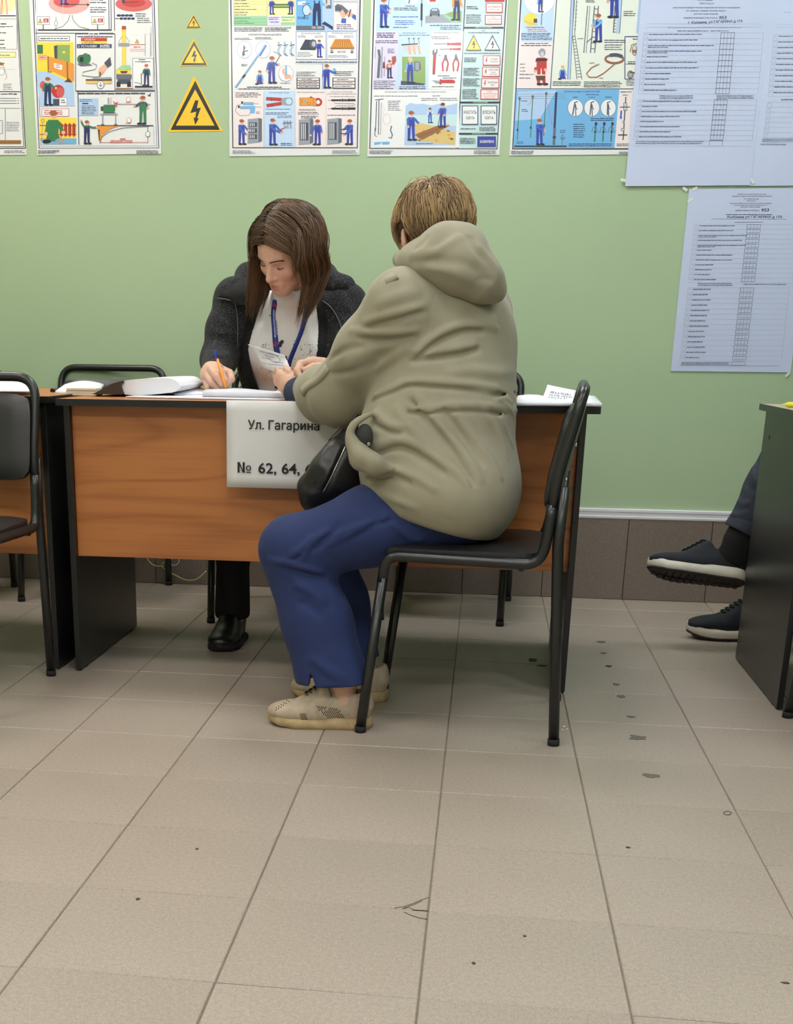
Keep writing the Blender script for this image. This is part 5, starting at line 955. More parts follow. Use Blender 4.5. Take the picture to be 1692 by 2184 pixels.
for q, w, a in (([(640, 1198), (675, 1150), (710, 1130)], .009, .005), ([(612, 1190), (650, 1165), (670, 1140)], .009, .005), ([(660, 1170), (700, 1145), (730, 1110)], .008, -.004), ([(690, 1165), (730, 1140), (770, 1120)], .009, .006), ([(725, 1150), (765, 1128), (800, 1112)], .009, .005), ([(745, 1150), (790, 1125), (815, 1100)], .007, -.004), ([(765, 1135), (800, 1115), (830, 1095)], .009, .004),
                ([(612, 1200), (680, 1165), (760, 1130), (830, 1112), (870, 1098)], .006, -.0035), ([(570, 1192), (590, 1198), (612, 1200), (650, 1212), (690, 1222)], .008, .006), ([(600, 1212), (650, 1224), (700, 1236)], .008, -.006), ([(625, 1245), (660, 1258), (700, 1290)], .012, .006), ([(630, 1285), (655, 1290), (690, 1320)], .012, -.004), ([(830, 1110), (850, 1130), (880, 1150), (905, 1150)], .007, .004),
                ([(660, 1400), (700, 1430), (745, 1455)], .012, .005), ([(612, 1215), (622, 1280), (640, 1370), (662, 1440)], .0028, -.0018)):
    pn.pxfold(q, w * .8, a * (2.3 if w > .003 else 1))
ws = at(666, 1455, 1.29)
pn.chain([LA + V3(0.010, 0, -.05), LA + V3(-.012, 0, .045)], [.080, .064], .004, 's', ((0, 1, 0), .75))
XS = at(665, 1455, 1.28)[0]
pn.op(lambda P_: np.maximum(np.maximum(np.abs(P_[:, 0] - XS + (P_[:, 2] - .11) * .12) - np.clip(.146 - P_[:, 2], -.05, .05) * .26, P_[:, 1] - 1.345), P_[:, 2] - .16), .001, 's')
rel(pn.build('trousers', M_jeans, CT, .0045), CT)
# body: head, neck, arms and hands, ankles
bd = Sdf()
HA = math.radians(60); HF = nrm([-math.cos(HA), math.sin(HA), -.26]); HM = frame(HF)
HL_ = head_sdf(bd, HEADC, HM, .95)
bd.cone(NECK + V3(.0, 0, -.06), HEADC + V3(.01, -.02, -.03), .058, .055, .03)
bd.ell((.55, 1.545, .80), (.13, .09, .20), np.array([TL, TF, [0, 0, 1]]), .05); bd.ell((.57, 1.51, .60), (.13, .13, .10), None, .05)
bd.chain([LSH, LEL, LWR], [.05, .042, .030], .02); bd.chain([RSH, REL, RWR], [.05, .042, .030], .02)
bd.cone(NECK + V3(0, 0, -.06), LSH, .05, .05, .03); bd.cone(NECK + V3(0, 0, -.06), RSH, .05, .05, .03)
bd.chain([(.6, 1.42, .56), LK + V3(.02, 0, 0), V3(.338, 1.352, .13), V3(.346, 1.352, .066)], [.07, .055, .032, .026], .03)
bd.chain([(.6, 1.60, .56), RK + V3(.02, 0, 0), V3(.355, 1.615, .14), V3(.372, 1.618, .06)], [.07, .055, .036, .030], .03)
bd.cone(V3(.345, 1.352, .058), V3(.25, 1.352, .046), .028, .020, .02); bd.cone(V3(.370, 1.618, .058), V3(.27, 1.618, .046), .028, .020, .02)
h1 = Sdf(); P = lambda u, v, Y: at(u, v, Y)                        # near (left) hand holding the booklet
h1.chain([P(650, 838, 1.765), P(625, 826, 1.80), P(607, 812, 1.835)], [.029, .031, .026], .012)
h1.cone(P(628, 812, 1.80), P(604, 803, 1.83), .022, .018, .012); h1.cone(P(633, 838, 1.80), P(616, 835, 1.84), .022, .016, .012)
finger(h1, [P(600, 804, 1.845), P(594, 788, 1.865), P(602, 772, 1.87)], [.0125, .011, .009]); finger(h1, [P(603, 812, 1.85), P(590, 802, 1.88), P(590, 785, 1.895)], [.0125, .011, .009])
finger(h1, [P(606, 820, 1.855), P(592, 816, 1.89), P(588, 800, 1.905)], [.0115, .010, .0085]); finger(h1, [P(612, 828, 1.855), P(600, 828, 1.885), P(594, 818, 1.90)], [.010, .009, .0075])
finger(h1, [P(632, 812, 1.79), P(622, 797, 1.80), P(611, 787, 1.822)], [.016, .0125, .010])
bd.group(h1, .006)
h2 = Sdf()                                                          # right hand closed over the sleeve tab
h2.cone(P(700, 792, 1.865), P(668, 784, 1.845), .024, .024, .01); h2.cone(P(690, 775, 1.86), P(662, 774, 1.835), .015, .016, .01)
finger(h2, [P(660, 774, 1.825), P(641, 777, 1.80), P(634, 792, 1.775), P(640, 803, 1.765)], [.0125, .011, .0095, .008])
finger(h2, [P(664, 782, 1.83), P(644, 788, 1.815), P(637, 803, 1.79)], [.0125, .011, .009])
finger(h2, [P(668, 790, 1.835), P(650, 800, 1.83), P(645, 812, 1.81)], [.0115, .010, .0085]); finger(h2, [P(675, 796, 1.845), P(660, 808, 1.835), P(655, 818, 1.82)], [.010, .009, .0075])
finger(h2, [P(690, 786, 1.83), P(668, 784, 1.80), P(652, 790, 1.785)], [.015, .012, .0095])
bd.group(h2, .006)
def ccol(v):
    c = np.tile(SKIN, (len(v), 1)); n = v @ np.array([12., 31, 57]); c = c * (1 + .03 * np.sin(n * 9)[:, None])
    ear = np.linalg.norm(v - HL_(.08, -.005, -.012), axis=1); c = mixc(c, SKIN_RED, (.035 - ear) / .05)
    for q in (P(634, 792, 1.775), P(641, 777, 1.80), P(596, 790, 1.865), P(652, 790, 1.785)): c = mixc(c, SKIN_RED, .45 - np.linalg.norm(v - q, axis=1) / .03)
    return c
rel(bd.build('body', M_skin, CT, .0032, ccol), CT)
for q in (-1, 1):
    e = MB(); bm = bmesh.new(); bmesh.ops.create_uvsphere(bm, u_segments=16, v_segments=10, radius=.0115)
    for v in bm.verts: v.co = Vector(HL_(q * .0315, .0775, 0)) + v.co
    e.bm(bm, 0, True); rel(e.build('eye', M_eye, CT), CT)
# shirt cuff showing inside the sleeve
sc = Sdf(); sc.cone(P(655, 838, 1.755), P(634, 835, 1.787), .036, .038, .004); sc.cone(P(634, 835, 1.787), P(600, 828, 1.83), .031, .031, .002, 's')
rel(sc.build('shirt_cuff', M_shirt, CT, .003), CT)
# hair: short, layered, blond-brown
M_hair = mat('blond_brown_hair', srgb(150, 112, 70), .45, spec=.4, vcol='tint')
M_scalp = mat('hair_root', srgb(84, 62, 42), .7, (90, .25))
cap = Sdf()
cap.ell(HL_(0, -.020, .046), (.080, .100, .080), HM, .01); cap.ell(HL_(0, .045, .07), (.066, .05, .045), HM, .03); cap.ell(HL_(0, -.062, -.01), (.062, .05, .06), HM, .03)
cap.ell(HL_(0, .085, -.03), (.066, .07, .085), HM, .01, 's')
for q in (-1, 1): cap.ell(HL_(q * .084, .004, -.012), (.028, .024, .042), HM, .008, 's'); cap.ell(HL_(q * .06, .03, -.06), (.05, .05, .04), HM, .008, 's')
rel(cap.build('hair_base', M_scalp, CT, .0045), CT)
rh = random.Random(7); st = []; cl = []
HR = np.array([.086, .107, .087]); HC = np.array([0, -.020, .046])
while len(st) < 3400:
    a = rh.uniform(0, 2 * PI); zz = rh.uniform(-1, 1)
    d = np.array([math.sqrt(1 - zz * zz) * math.cos(a), math.sqrt(1 - zz * zz) * math.sin(a), zz]); p = d * HR + HC
    side = abs(p[0]) > .045
    if p[2] < -.038 or (p[1] > .04 and p[2] < .05) or (side and -.032 < p[1] < .030 and p[2] < .042) or (side and p[1] > -.045 and p[2] < .0): continue
    q = p.copy(); pts = [q.copy()]; crown = np.array([.01, -.045, .15]); w_ = q - crown; w_ = w_ - d * (w_ @ d); w_ = nrm(w_)     # along the scalp away from the crown
    top = q[2] > .045; L_ = rh.uniform(.045, .085) if top else rh.uniform(.022, .040)
    lift = rh.uniform(.45, 1.35) if top else rh.uniform(.1, .3); ph = math.floor(a * 5) * 1.7 + math.floor(zz * 6) * 2.3                                          # locks share a swing
    dirr = nrm(w_ + d * lift + .42 * np.array([math.sin(ph), math.cos(ph * 1.3), 0]) + np.array([rh.gauss(0, .14), rh.gauss(0, .14), 0]))
    for k in range(7):
        n_ = nrm((q - HC) / HR ** 2); rr_ = np.linalg.norm((q - HC) / HR)
        dirr = nrm(dirr - n_ * max(0, dirr @ n_) * .36 + np.array([0, 0, -.10]) + .05 * np.array([math.sin(ph + k), math.cos(ph * 2 + k), 0]) - n_ * max(0, (rr_ - 1.06)) * 2)
        q = q + dirr * L_ / 7; rr_ = np.linalg.norm((q - HC) / HR)
        if rr_ < 1.004: q = HC + (q - HC) / rr_ * 1.004
        if abs(q[0]) > .055 and -.036 < q[1] < .032 and q[2] < .034: break
        if q[2] < -.062: break
        pts.append(q.copy())
    if len(pts) < 4: continue
    st.append(np.array([HL_(*x) for x in pts])); t = min(1, max(0, rh.gauss(.64, .22) * (1 if top else .35) + .18 * math.sin(ph * 3)))
    cl.append(np.array(srgb(72, 53, 40)[:3]) * (1 - t) + np.array(srgb(200, 166, 120)[:3]) * t)
rel(strand_mesh('hair', st, M_hair, CT, .0010, .25, 3, cl), CT)
# ---------------------------------------------------------------- jacket pocket, strap, handbag, shoes
def sheet(name, P, t, m, parent, root=None):
    o = MB().slab(P, t).build(name, m, parent); return rel(o, root) if root else o
# pocket: bulging rim with a dark opening behind it
pl = Sdf(); pl.ell(at(778, 932, 1.338), (.020, .020, .030), None, .01); rel(pl.build('pocket_lining', M_lining, CT, .004), CT)
rel(MB().tube([at(786, 945, 1.313), at(787, 948, 1.308)], .004, 10).build('snap', M_bolt, CT), CT)
# tab of the near cuff
def on_jacket(u, v, e=.003):
    c_ = min((jk.trace(u, v), cu.trace(u, v)), key=lambda p: min(abs(jk.ev(p[None])[0]), abs(cu.ev(p[None])[0])) * 20 + p[1]); return c_ + nrm(CAMP - c_) * e
tb = [[on_jacket(u, v, .0045), on_jacket(u + 9, v + 12, .0025)] for u, v in ((694, 777), (686, 789), (677, 800), (665, 809), (653, 816), (644, 824), (640, 834))]
sheet('sleeve_tab', tb, .0045, M_jacket, CT, CT)
# shoulder tab and bag strap over the far shoulder
sheet('shoulder_tab', [[at(805, 607, 1.40), at(812, 622, 1.385)], [at(818, 592, 1.40), at(830, 603, 1.38)], [at(838, 582, 1.40), at(850, 592, 1.375)]], .006, M_jacket, CT, CT)
M_leather = mat('black_leather', srgb(24, 23, 25), .46, (16, .2), (130, .3, .0012), spec=.6)
BAG = thing('handbag', 'black leather shoulder bag on the lap of the person in the olive jacket', 'bag', tuple(at(700, 1010, 1.50)))
bg = Sdf()
B = lambda u, v, Y: at(u, v, Y)
bg.chain([B(738, 930, 1.52), B(720, 965, 1.50), B(700, 1005, 1.49), B(670, 1045, 1.49)], [.013, .027, .040, .034], .03, flat=((0, 1, 0), 1.25))
bg.chain([B(752, 935, 1.53), B(740, 980, 1.53), B(722, 1030, 1.53), B(705, 1060, 1.53)], [.018, .045, .058, .045], .03, flat=((0, 1, 0), 1.25))
bg.chain([B(655, 1035, 1.50), B(668, 1065, 1.50), B(700, 1075, 1.51)], [.020, .022, .022], .03)
bg.chain([B(775, 1000, 1.55), B(765, 1050, 1.55)], [.05, .04], .03)
for q, w, a in (([(679, 981), (700, 986), (711, 988)], .004, -.003), ([(738, 950), (722, 985), (705, 1020), (690, 1050)], .006, -.007), ([(728, 945), (712, 985), (698, 1015), (684, 1045)], .007, .005), ([(662, 1005), (650, 1030), (642, 1052)], .004, -.003), ([(648, 1068), (670, 1075), (700, 1078)], .004, -.003), ([(700, 950), (690, 970), (680, 1000)], .010, .005), ([(690, 1000), (676, 1030), (670, 1050)], .010, -.005)):
    bg.pxfold(q, w, a)
rel(bg.build('bag_body', M_leather, BAG, .0035), BAG)
st_ = spline([B(745, 945, 1.475), B(748, 915, 1.49), B(765, 880, 1.52)], 5)
rel(MB().slab([[p, p + V3(.022, .01, .004)] for p in st_], .005).build('strap', M_leather, BAG), BAG)
rel(MB().tube(spline([B(727, 908, 1.475), B(716, 922, 1.465), B(701, 940, 1.46)], 4), .0016, 6).build('zip_pull', M_leather, BAG), BAG)
zp = spline([B(737, 946, 1.455), B(722, 983, 1.435), B(706, 1018, 1.425), B(691, 1049, 1.43)], 4)
zz_ = [bg.trace(u, v) for u, v in ((738, 950), (727, 974), (717, 995), (706, 1018), (697, 1036), (690, 1050))]
rel(MB().tube(spline(zz_, 3), .0022, 6).build('zipper', M_bolt, BAG), BAG)
rel(MB().slab([[B(742, 968, 1.44), B(750, 972, 1.44)], [B(745, 990, 1.44), B(751, 990, 1.44)]], .002).build('leather_tag', mat('brown_leather', srgb(96, 72, 52), .6), BAG), BAG)
rel(MB().tube(spline([at(1074, 640, 1.60), at(1084, 665, 1.585), at(1090, 690, 1.585)], 4), .0075, 8).build('shoulder_strap', M_leather, BAG), BAG)
# ---------------- shoes; local +x runs toe -> heel, built from outline and profile
def shoe(root, pos, ang, L, M, W=.05, sole=.022, toe_spring=.012, tilt=0., color_sole=None, outsole=None, topline=.068, tongue=.098, collar=.082, roll=0.):
    """M: dict of materials; returns the transform used"""
    T = Matrix.Translation(Vector(pos)) @ Matrix.Rotation(ang, 4, 'Z') @ Matrix.Rotation(tilt, 4, 'Y') @ Matrix.Rotation(roll, 4, 'X')
    X = lambda x, y, z: np.array(T @ Vector((x * L, y, z)))
    Rm = np.array(T.to_3x3()).T
    sd = Sdf()
    sp = lambda x: toe_spring * max(0, 1 - x / .3) ** 2
    bot = sole * .8
    sd.ell(X(.175, 0, bot + .014 + sp(.2)), (.175 * L, W * .92, .023), Rm, .015)
    sd.ell(X(.38, 0, bot + .016), (.26 * L, W * .95, .031), Rm, .02)
    sd.ell(X(.64, 0, bot + .030), (.24 * L, W * .80, .046), Rm, .03)
    sd.ell(X(.82, 0, bot + .032), (.17 * L, W * .74, .056), Rm, .02)
    sd.cone(X(.38, 0, bot + .030), X(.56, 0, tongue - .006), .019, .019, .03, flat=(Rm[1], 1.3))
    sd.cone(X(.955, 0, bot + .04), X(.945, 0, collar + .006), .010, .008, .02, flat=(Rm[1], 2.2))
    sd.ell(X(.78, 0, topline + .050), (.17 * L, W * .62, .046), Rm, .006, 's')
    sd.ell(X(.76, 0, topline + .010), (.15 * L, W * .46, .022), Rm, .006, 's')
    sd.plane(X(.5, 0, bot), -Rm[2], .002)
    return sd, X, Rm, sp
def on_top(sd, X, x, y, lift=.0):
    """point of the upper straight below (x, y)"""
    z = .17
    for _ in range(60):
        e = sd.ev(X(x, y, z)[None])[0]
        if e < .0005: break
        z -= max(e * .8, .0006)
    return X(x, y, z + lift)
def lace_up(sd, X, m, u, x0, dx, n, r, half):
    for k in range(n):
        x = x0 + k * dx
        for s_ in (-1, 1): MB().tube(spline([on_top(sd, X, x + .03, -s_ * half, .0004), on_top(sd, X, x + .008, -s_ * half * .5, r), on_top(sd, X, x, 0, r * 1.3), on_top(sd, X, x + .008, s_ * half * .5, r), on_top(sd, X, x + .04, s_ * half, .0004)][:3 if s_ < 0 else 5], 4), r, 6).build('lace', m, u)
def sole_mesh(X, L, W, z0, z1, sp, wob=0., inset=0., n=44):
    out = []
    for k in range(n):
        a = 2 * PI * k / n; x = .5 - .5 * math.cos(a); s = 1 if a < PI else -1
        w = W * (np.interp(x, [0, .04, .12, .3, .5, .7, .88, .97, 1], [.05, .45, .78, 1.02, .92, .80, .80, .55, .05])) - inset
        out.append((x, s * max(w, .001)))
    rows = []
    for z, e in ((z0, -.003), (z0 + .003, 0), ((z0 + z1) / 2, .0015), (z1 - .002, 0), (z1, -.003)):
        rows.append([X(.5 + (x - .5) * (1 + 2 * e / L), y * (1 + e / W), z * (1 if z < z1 - .004 else 1) + sp(x) + (wob * (np.interp(x, [0, .25, .6, .72, 1], [.7, 0, 0, 1, 1.1])) if z > (z0 + z1) / 2 else 0)) for x, y in out])
    mb = MB(); mb.grid(rows, closed=True)
    mb.add(rows[0], [tuple(range(n))]); mb.add(rows[-1], [tuple(range(n))]); return mb
M_shoe = mat('beige_worn_leather', srgb(178, 160, 138), .6, (45, .16), (90, .35, .002))
M_sole = mat('stained_cream_sole', srgb(176, 152, 112), .75, (35, .28))
M_lace = mat('grey_brown_lace', srgb(112, 100, 86), .9, (400, .3))
M_hole = mat('shoe_hole', srgb(60, 50, 42), .9)
def beige_shoe(pos, ang, near, label_n):
    L, W = .262, .047
    sd, X, Rm, sp = shoe(CT, pos, ang, L, None, W)
    if near:
        for q, w, a in (([(.30, -.04), (.31, .0), (.30, .04)], .004, -.003), ([(.25, -.035), (.26, 0), (.25, .035)], .004, -.0025), ([(.36, -.045), (.40, -.02), (.43, -.01)], .003, -.002)):
            sd.fold([X(x, y, .062 - .25 * abs(y)) for x, y in q], w, a)
    u = rel(sd.build('shoe', M_shoe, CT, .0032), CT)
    sole_mesh(X, L, W + .0045, 0, .021, lambda x: sp(x), .007).build('sole', M_sole, u)
    def child(o): return o
    # laces: crossing bars over the tongue, ends hanging
    lace_up(sd, X, M_lace, u, .36, .038, 5, .0022, .019)
    child(MB().tube(spline([X(.55, -.006, .113), X(.57, -.018, .108), X(.60, -.028, .095), X(.62, -.034, .082)], 5), .0019, 6).build('lace', M_lace, u))
    child(MB().tube(spline([X(.55, .0, .114), X(.52, -.014, .112), X(.56, -.026, .104), X(.58, -.016, .110)], 5), .0019, 6).build('lace', M_lace, u))
    if near:
        hm = MB(); rr = random.Random(3)
        spots = [(.49 + .02 * c + (.01 if r % 2 else 0), .058 - .0042 * r - .0006 * c) for r in range(7) for c in range(13) if abs((c - 4 - r * .9)) < 5.2] + [(.335 + .016 * c + .004 * r, .038 - .0042 * r) for r in range(5) for c in range(4)] + [(.10 + .022 * c, .047 + .0035 * c - .004 * r) for r in range(2) for c in range(6)]
        for x, z in spots:
            o_ = X(x, -.12, z); d_ = -(X(0, -1, 0) - X(0, 0, 0)); d_ = nrm(d_); t = 0
            for _ in range(60):
                e = sd.ev((o_ + d_ * t)[None])[0]
                if e < .0006: break
                t += max(e * .8, .0005)
            if e > .001: continue
            p = o_ + d_ * (t + .0008); g_ = nrm(np.array([sd.ev((p + v)[None])[0] - sd.ev((p - v)[None])[0] for v in np.eye(3) * .002]))
            hm.tube([p - g_ * .002, p + g_ * .0005], .0018, 6)
        tag(child(hm.build('perforations', M_hole, u)), kind='stuff')
beige_shoe((.152, 1.350, 0), math.radians(2), True, '')
beige_shoe((.172, 1.615, 0), math.radians(1), False, '')
# ---------------------------------------------------------------- the woman writing at the desk
def heather(name, dark, light, sc):
    m = mat(name, (1, 1, 1, 1), .92, None, (500, .5, .0015), sheen=.04, vcol='tint'); t = NT(m); b = t.n['Principled BSDF']
    src = b.inputs['Base Color'].links[0].from_socket; tc = next(n for n in t.n if n.type == 'TEX_COORD')
    nz = t.add('ShaderNodeTexNoise', i_Scale=sc, i_Detail=3.); t.link(tc.outputs['Object'], nz.inputs['Vector'])
    cr = t.add('ShaderNodeValToRGB'); cr.color_ramp.elements[0].color = dark; cr.color_ramp.elements[1].color = light
    cr.color_ramp.elements[0].position = .50; cr.color_ramp.elements[1].position = .72; t.link(nz.outputs['Fac'], cr.inputs[0])
    mx = t.add('ShaderNodeMix', data_type='RGBA', blend_type='MULTIPLY'); mx.inputs['Factor'].default_value = 1
    t.link(src, mx.inputs['A']); t.link(cr.outputs[0], mx.inputs['B']); t.link(mx.outputs['Result'], b.inputs['Base Color']); return m
M_card = heather('charcoal_heather_knit', srgb(10, 10, 12), srgb(74, 78, 86), 280.)
M_blackcloth = mat('black_cloth', srgb(22, 22, 24), .9, (40, .1), (600, .2, .0008))
M_tee = mat('white_jersey', srgb(214, 212, 210), .85, (9, .03), (14, .25, .006))
M_hair2 = mat('brown_hair', srgb(92, 68, 50), .42, spec=.45, vcol='tint')
M_scalp2 = mat('brown_hair_root', srgb(62, 45, 33), .6, (120, .2))
M_lash = mat('dark_lash', srgb(44, 32, 28), .6)
M_zip = mat('zipper_tape', srgb(70, 72, 76), .4)
W = thing('person', 'woman with long brown hair and charcoal cardigan writing behind the desk', 'person', (.03, 2.55, 0))
WH = V3(.044, 2.33, 1.160); WM = np.array([[.8642, -.4697, -.1804], [-.4803, -.6632, -.5740], [-.1499, -.5827, .7988]])
WN = V3(.040, 2.470, 1.00)
RS, RE, RW = at(503, 640, 2.50), at(466, 768, 2.42), at(458, 800, 2.24)
LS, LE, LW_ = at(738, 652, 2.50), at(752, 790, 2.40), at(700, 822, 2.22)
wb = Sdf(); WL = head_sdf(wb, WH, WM, .945)
wb.cone(WN + V3(0, .02, -.02), WH + V3(0, .035, -.02), .052, .048, .03)
wb.ell((.03, 2.54, .86), (.15, .09, .19), None, .05); wb.ell((.03, 2.60, .55), (.16, .11, .10), None, .06)
wb.cone(WN + V3(0, .02, -.04), RS, .045, .048, .03); wb.cone(WN + V3(0, .02, -.04), LS, .045, .048, .03)
wb.chain([RS, RE, RW], [.046, .038, .026], .02); wb.chain([LS, LE, LW_], [.046, .038, .027], .02)
for sx in (-1, 1):
    wb.chain([(.03 + sx * .09, 2.58, .49), (.045 + sx * .15, 2.26, .47), (.048 + sx * .155, 2.23, .10)], [.07, .05, .034], .03)
    wb.cone((.048 + sx * .155, 2.23, .07), (.048 + sx * .16, 2.14, .04), .034, .026, .02)
hw = Sdf(); P = at                                               # writing hand
hw.chain([RW, P(455, 795, 2.215), P(450, 790, 2.175)], [.027, .029, .026], .012)
hw.cone(P(446, 800, 2.20), P(441, 800, 2.165), .022, .020, .012); hw.cone(P(462, 792, 2.21), P(464, 786, 2.17), .022, .018, .012); hw.cone(P(450, 812, 2.20), P(446, 816, 2.165), .018, .017, .012)
finger(hw, [P(460, 783, 2.165), P(473, 795, 2.125), P(480, 811, 2.118), P(482, 822, 2.122)], [.0125, .0108, .0092, .0075])
finger(hw, [P(449, 786, 2.160), P(462, 803, 2.112), P(473, 819, 2.115), P(478, 829, 2.125)], [.0128, .0112, .0095, .0078])
finger(hw, [P(440, 797, 2.160), P(452, 817, 2.120), P(465, 829, 2.125), P(472, 835, 2.135)], [.0122, .0105, .009, .0075])
finger(hw, [P(438, 810, 2.165), P(445, 828, 2.135), P(457, 836, 2.14)], [.011, .0093, .0078])
finger(hw, [P(468, 790, 2.20), P(489, 797, 2.165), P(493, 808, 2.150), P(485, 819, 2.138)], [.0175, .0135, .0118, .009])
wb.group(hw, .005)
hl = Sdf(); hl.cone(LW_, LW_ + V3(-.07, -.03, -.012), .027, .024, .01)
for k, (a, b) in enumerate(((-.02, .0), (-.006, .012), (.010, .014), (.026, .006))):
    finger(hl, [LW_ + V3(-.06, -.03 + a * .9, -.008), LW_ + V3(-.10 - b * .6, -.045 + a, -.008), LW_ + V3(-.13 - b, -.05 + a, -.022)], [.011, .0095, .008])
finger(hl, [LW_ + V3(-.02, -.03, -.01), LW_ + V3(-.05, -.065, -.014), LW_ + V3(-.08, -.075, -.022)], [.014, .011, .009])
wb.group(hl, .005)
LIPU = WL(0, .096, -.0655); LIPD = WL(0, .094, -.075)
def wcol(v):
    c = np.tile(SKIN * 1.06, (len(v), 1)); q = (v - WH) @ WM.T / .945
    lip = np.minimum(np.linalg.norm((q - np.array([0, .093, -.0645])) / np.array([.023, .02, .0052]), axis=1), np.linalg.norm((q - np.array([0, .092, -.0752])) / np.array([.019, .02, .0060]), axis=1))
    c = mixc(c, np.array(srgb(186, 116, 106)[:3]), (1.25 - lip) * 2.2 * .6)
    for sx in (-1, 1):
        ch = np.linalg.norm(q - np.array([sx * .044, .075, -.035]), axis=1); c = mixc(c, SKIN_RED, (.03 - ch) / .03 * .35)
        lid = np.linalg.norm((q - np.array([sx * .0315, .085, .004])) / np.array([.018, .03, .010]), axis=1); c = mixc(c, np.array(srgb(160, 112, 96)[:3]), (1.2 - lid) * .55)
    nose = np.linalg.norm(q - np.array([0, .112, -.038]), axis=1); c = mixc(c, SKIN_RED, (.018 - nose) / .018 * .3)
    tip = np.linalg.norm(v - P(485, 818, 2.130), axis=1); c = mixc(c, NAIL * 1.08, (.009 - tip) / .003)
    for k in (P(473, 795, 2.125), P(462, 803, 2.112), P(452, 817, 2.12)): c = mixc(c, SKIN_RED, .4 - np.linalg.norm(v - k, axis=1) / .035)
    return c
wbo = rel(wb.build('body', M_skin, W, .0027, wcol), W)
for sx in (-1, 1):
    bm = bmesh.new(); bmesh.ops.create_uvsphere(bm, u_segments=16, v_segments=10, radius=.0100)
    for v in bm.verts: v.co = Vector(WL(sx * .0315, .0745, -.0030)) + v.co
    rel(MB().bm(bm, 0, True).build('eye', M_eye, W), W)
    lash = [WL(sx * (.0315 + .0145 * math.sin(a)), .0885 - .009 * (math.sin(a)) ** 2, -.0075 + .0045 * math.sin(a) ** 2) for a in np.linspace(-1.35, 1.35, 9)]
    pts = [wb.trace(*np.array(px_)) for px_ in []]
    rel(MB().tube(lash, list(.0013 - .0006 * np.abs(np.linspace(-1, 1, 9)))).build('eyelash', M_lash, W), W)
    br = [];
    for k in range(26):
        t = k / 25; x0 = sx * (.012 + .038 * t); z0 = .0205 + .006 * math.sin(t * 2.4) - .003 * t; y0 = .1035 - .020 * t ** 1.6
        for j in range(3): br.append(np.array([WL(x0 + sx * .0015 * j * .5, y0 - .001, z0 - .0022 + .0014 * j), WL(x0 + sx * .005, y0 - .0005, z0 + .0014 * j), WL(x0 + sx * .0085, y0 - .003, z0 + .0008 + .001 * j)]))
    rel(strand_mesh('eyebrow', br, M_lash, W, .0005, .4), W)
# white T-shirt
ts = Sdf()
ts.ell((.032, 2.535, .86), (.165, .108, .20), None, .05); ts.ell((.032, 2.515, .93), (.15, .095, .11), None, .05); ts.ell((.03, 2.58, .64), (.16, .12, .15), None, .06)
for sx in (-1, 1): ts.ell((.032 + sx * .065, 2.455, .865), (.062, .055, .065), None, .05)
ts.cone(WN + V3(0, .02, -.07), WN + V3(.0, -.01, .012), .085, .060, .03); ts.cone(WN + V3(0, -.01, .01), WN + V3(.002, -.045, .046), .060, .058, .02)
for q in (RS, LS): ts.cone(WN + V3(0, .02, -.05), q * .55 + WN * .45 + V3(0, .01, -.01), .055, .050, .03)
ts.cone(WN + V3(.002, -.034, .036), WN + V3(.004, -.08, .13), .0535, .0535, .004, 's')
for q, w, a in (([(640, 650), (655, 700), (668, 770)], .010, .005), ([(600, 660), (612, 720), (618, 780)], .009, .004), ([(560, 690), (552, 740), (556, 800)], .010, .005), ([(575, 800), (610, 815), (660, 812)], .010, .004), ([(586, 640), (610, 652), (640, 650)], .004, .0022, )):
    ts.pxfold(q, w, a, True)
rel(ts.build('t_shirt', M_tee, W, .004), W)
pr = MB(); rp = random.Random(11); MP = mat('shirt_print', srgb(112, 110, 112), .9); MPb = mat('shirt_print_navy', srgb(40, 44, 70), .8)
def stick(sd, u, v, rad, mb, mi=0, th=.0005):
    p = sd.trace(u, v); g_ = nrm(np.array([sd.ev((p + e)[None])[0] - sd.ev((p - e)[None])[0] for e in np.eye(3) * .003]))
    mb.tube([p - g_ * .002, p + g_ * th], rad, 6, True, mi)
for k in range(230):
    cx_, cy_, sx_, sy_ = rp.choice([(655, 740, 22, 9), (668, 770, 9, 22), (566, 742, 9, 10), (640, 790, 26, 12), (655, 760, 20, 18), (580, 792, 22, 14)])
    u, v = rp.gauss(cx_, sx_ * .6), rp.gauss(cy_, sy_ * .6)
    if 533 < u < 682 and v < 830: stick(ts, u, v, rp.uniform(.0007, .0017), pr)
for u, v, r in ((599, 732, .0065), (602, 729, .006), (598, 737, .0055), (628, 735, .0035), (610, 762, .0042), (611, 766, .0042)): stick(ts, u, v, r, pr, 1, .0009)
tag(rel(pr.build('shirt_print', [MP, MPb], W), W), kind='stuff')
for u, v in ((649, 708), (576, 673)): m_ = MB(); stick(ts, u, v, .0022, m_, 0, .002); rel(m_.build('rhinestone', M_bolt, W), W)
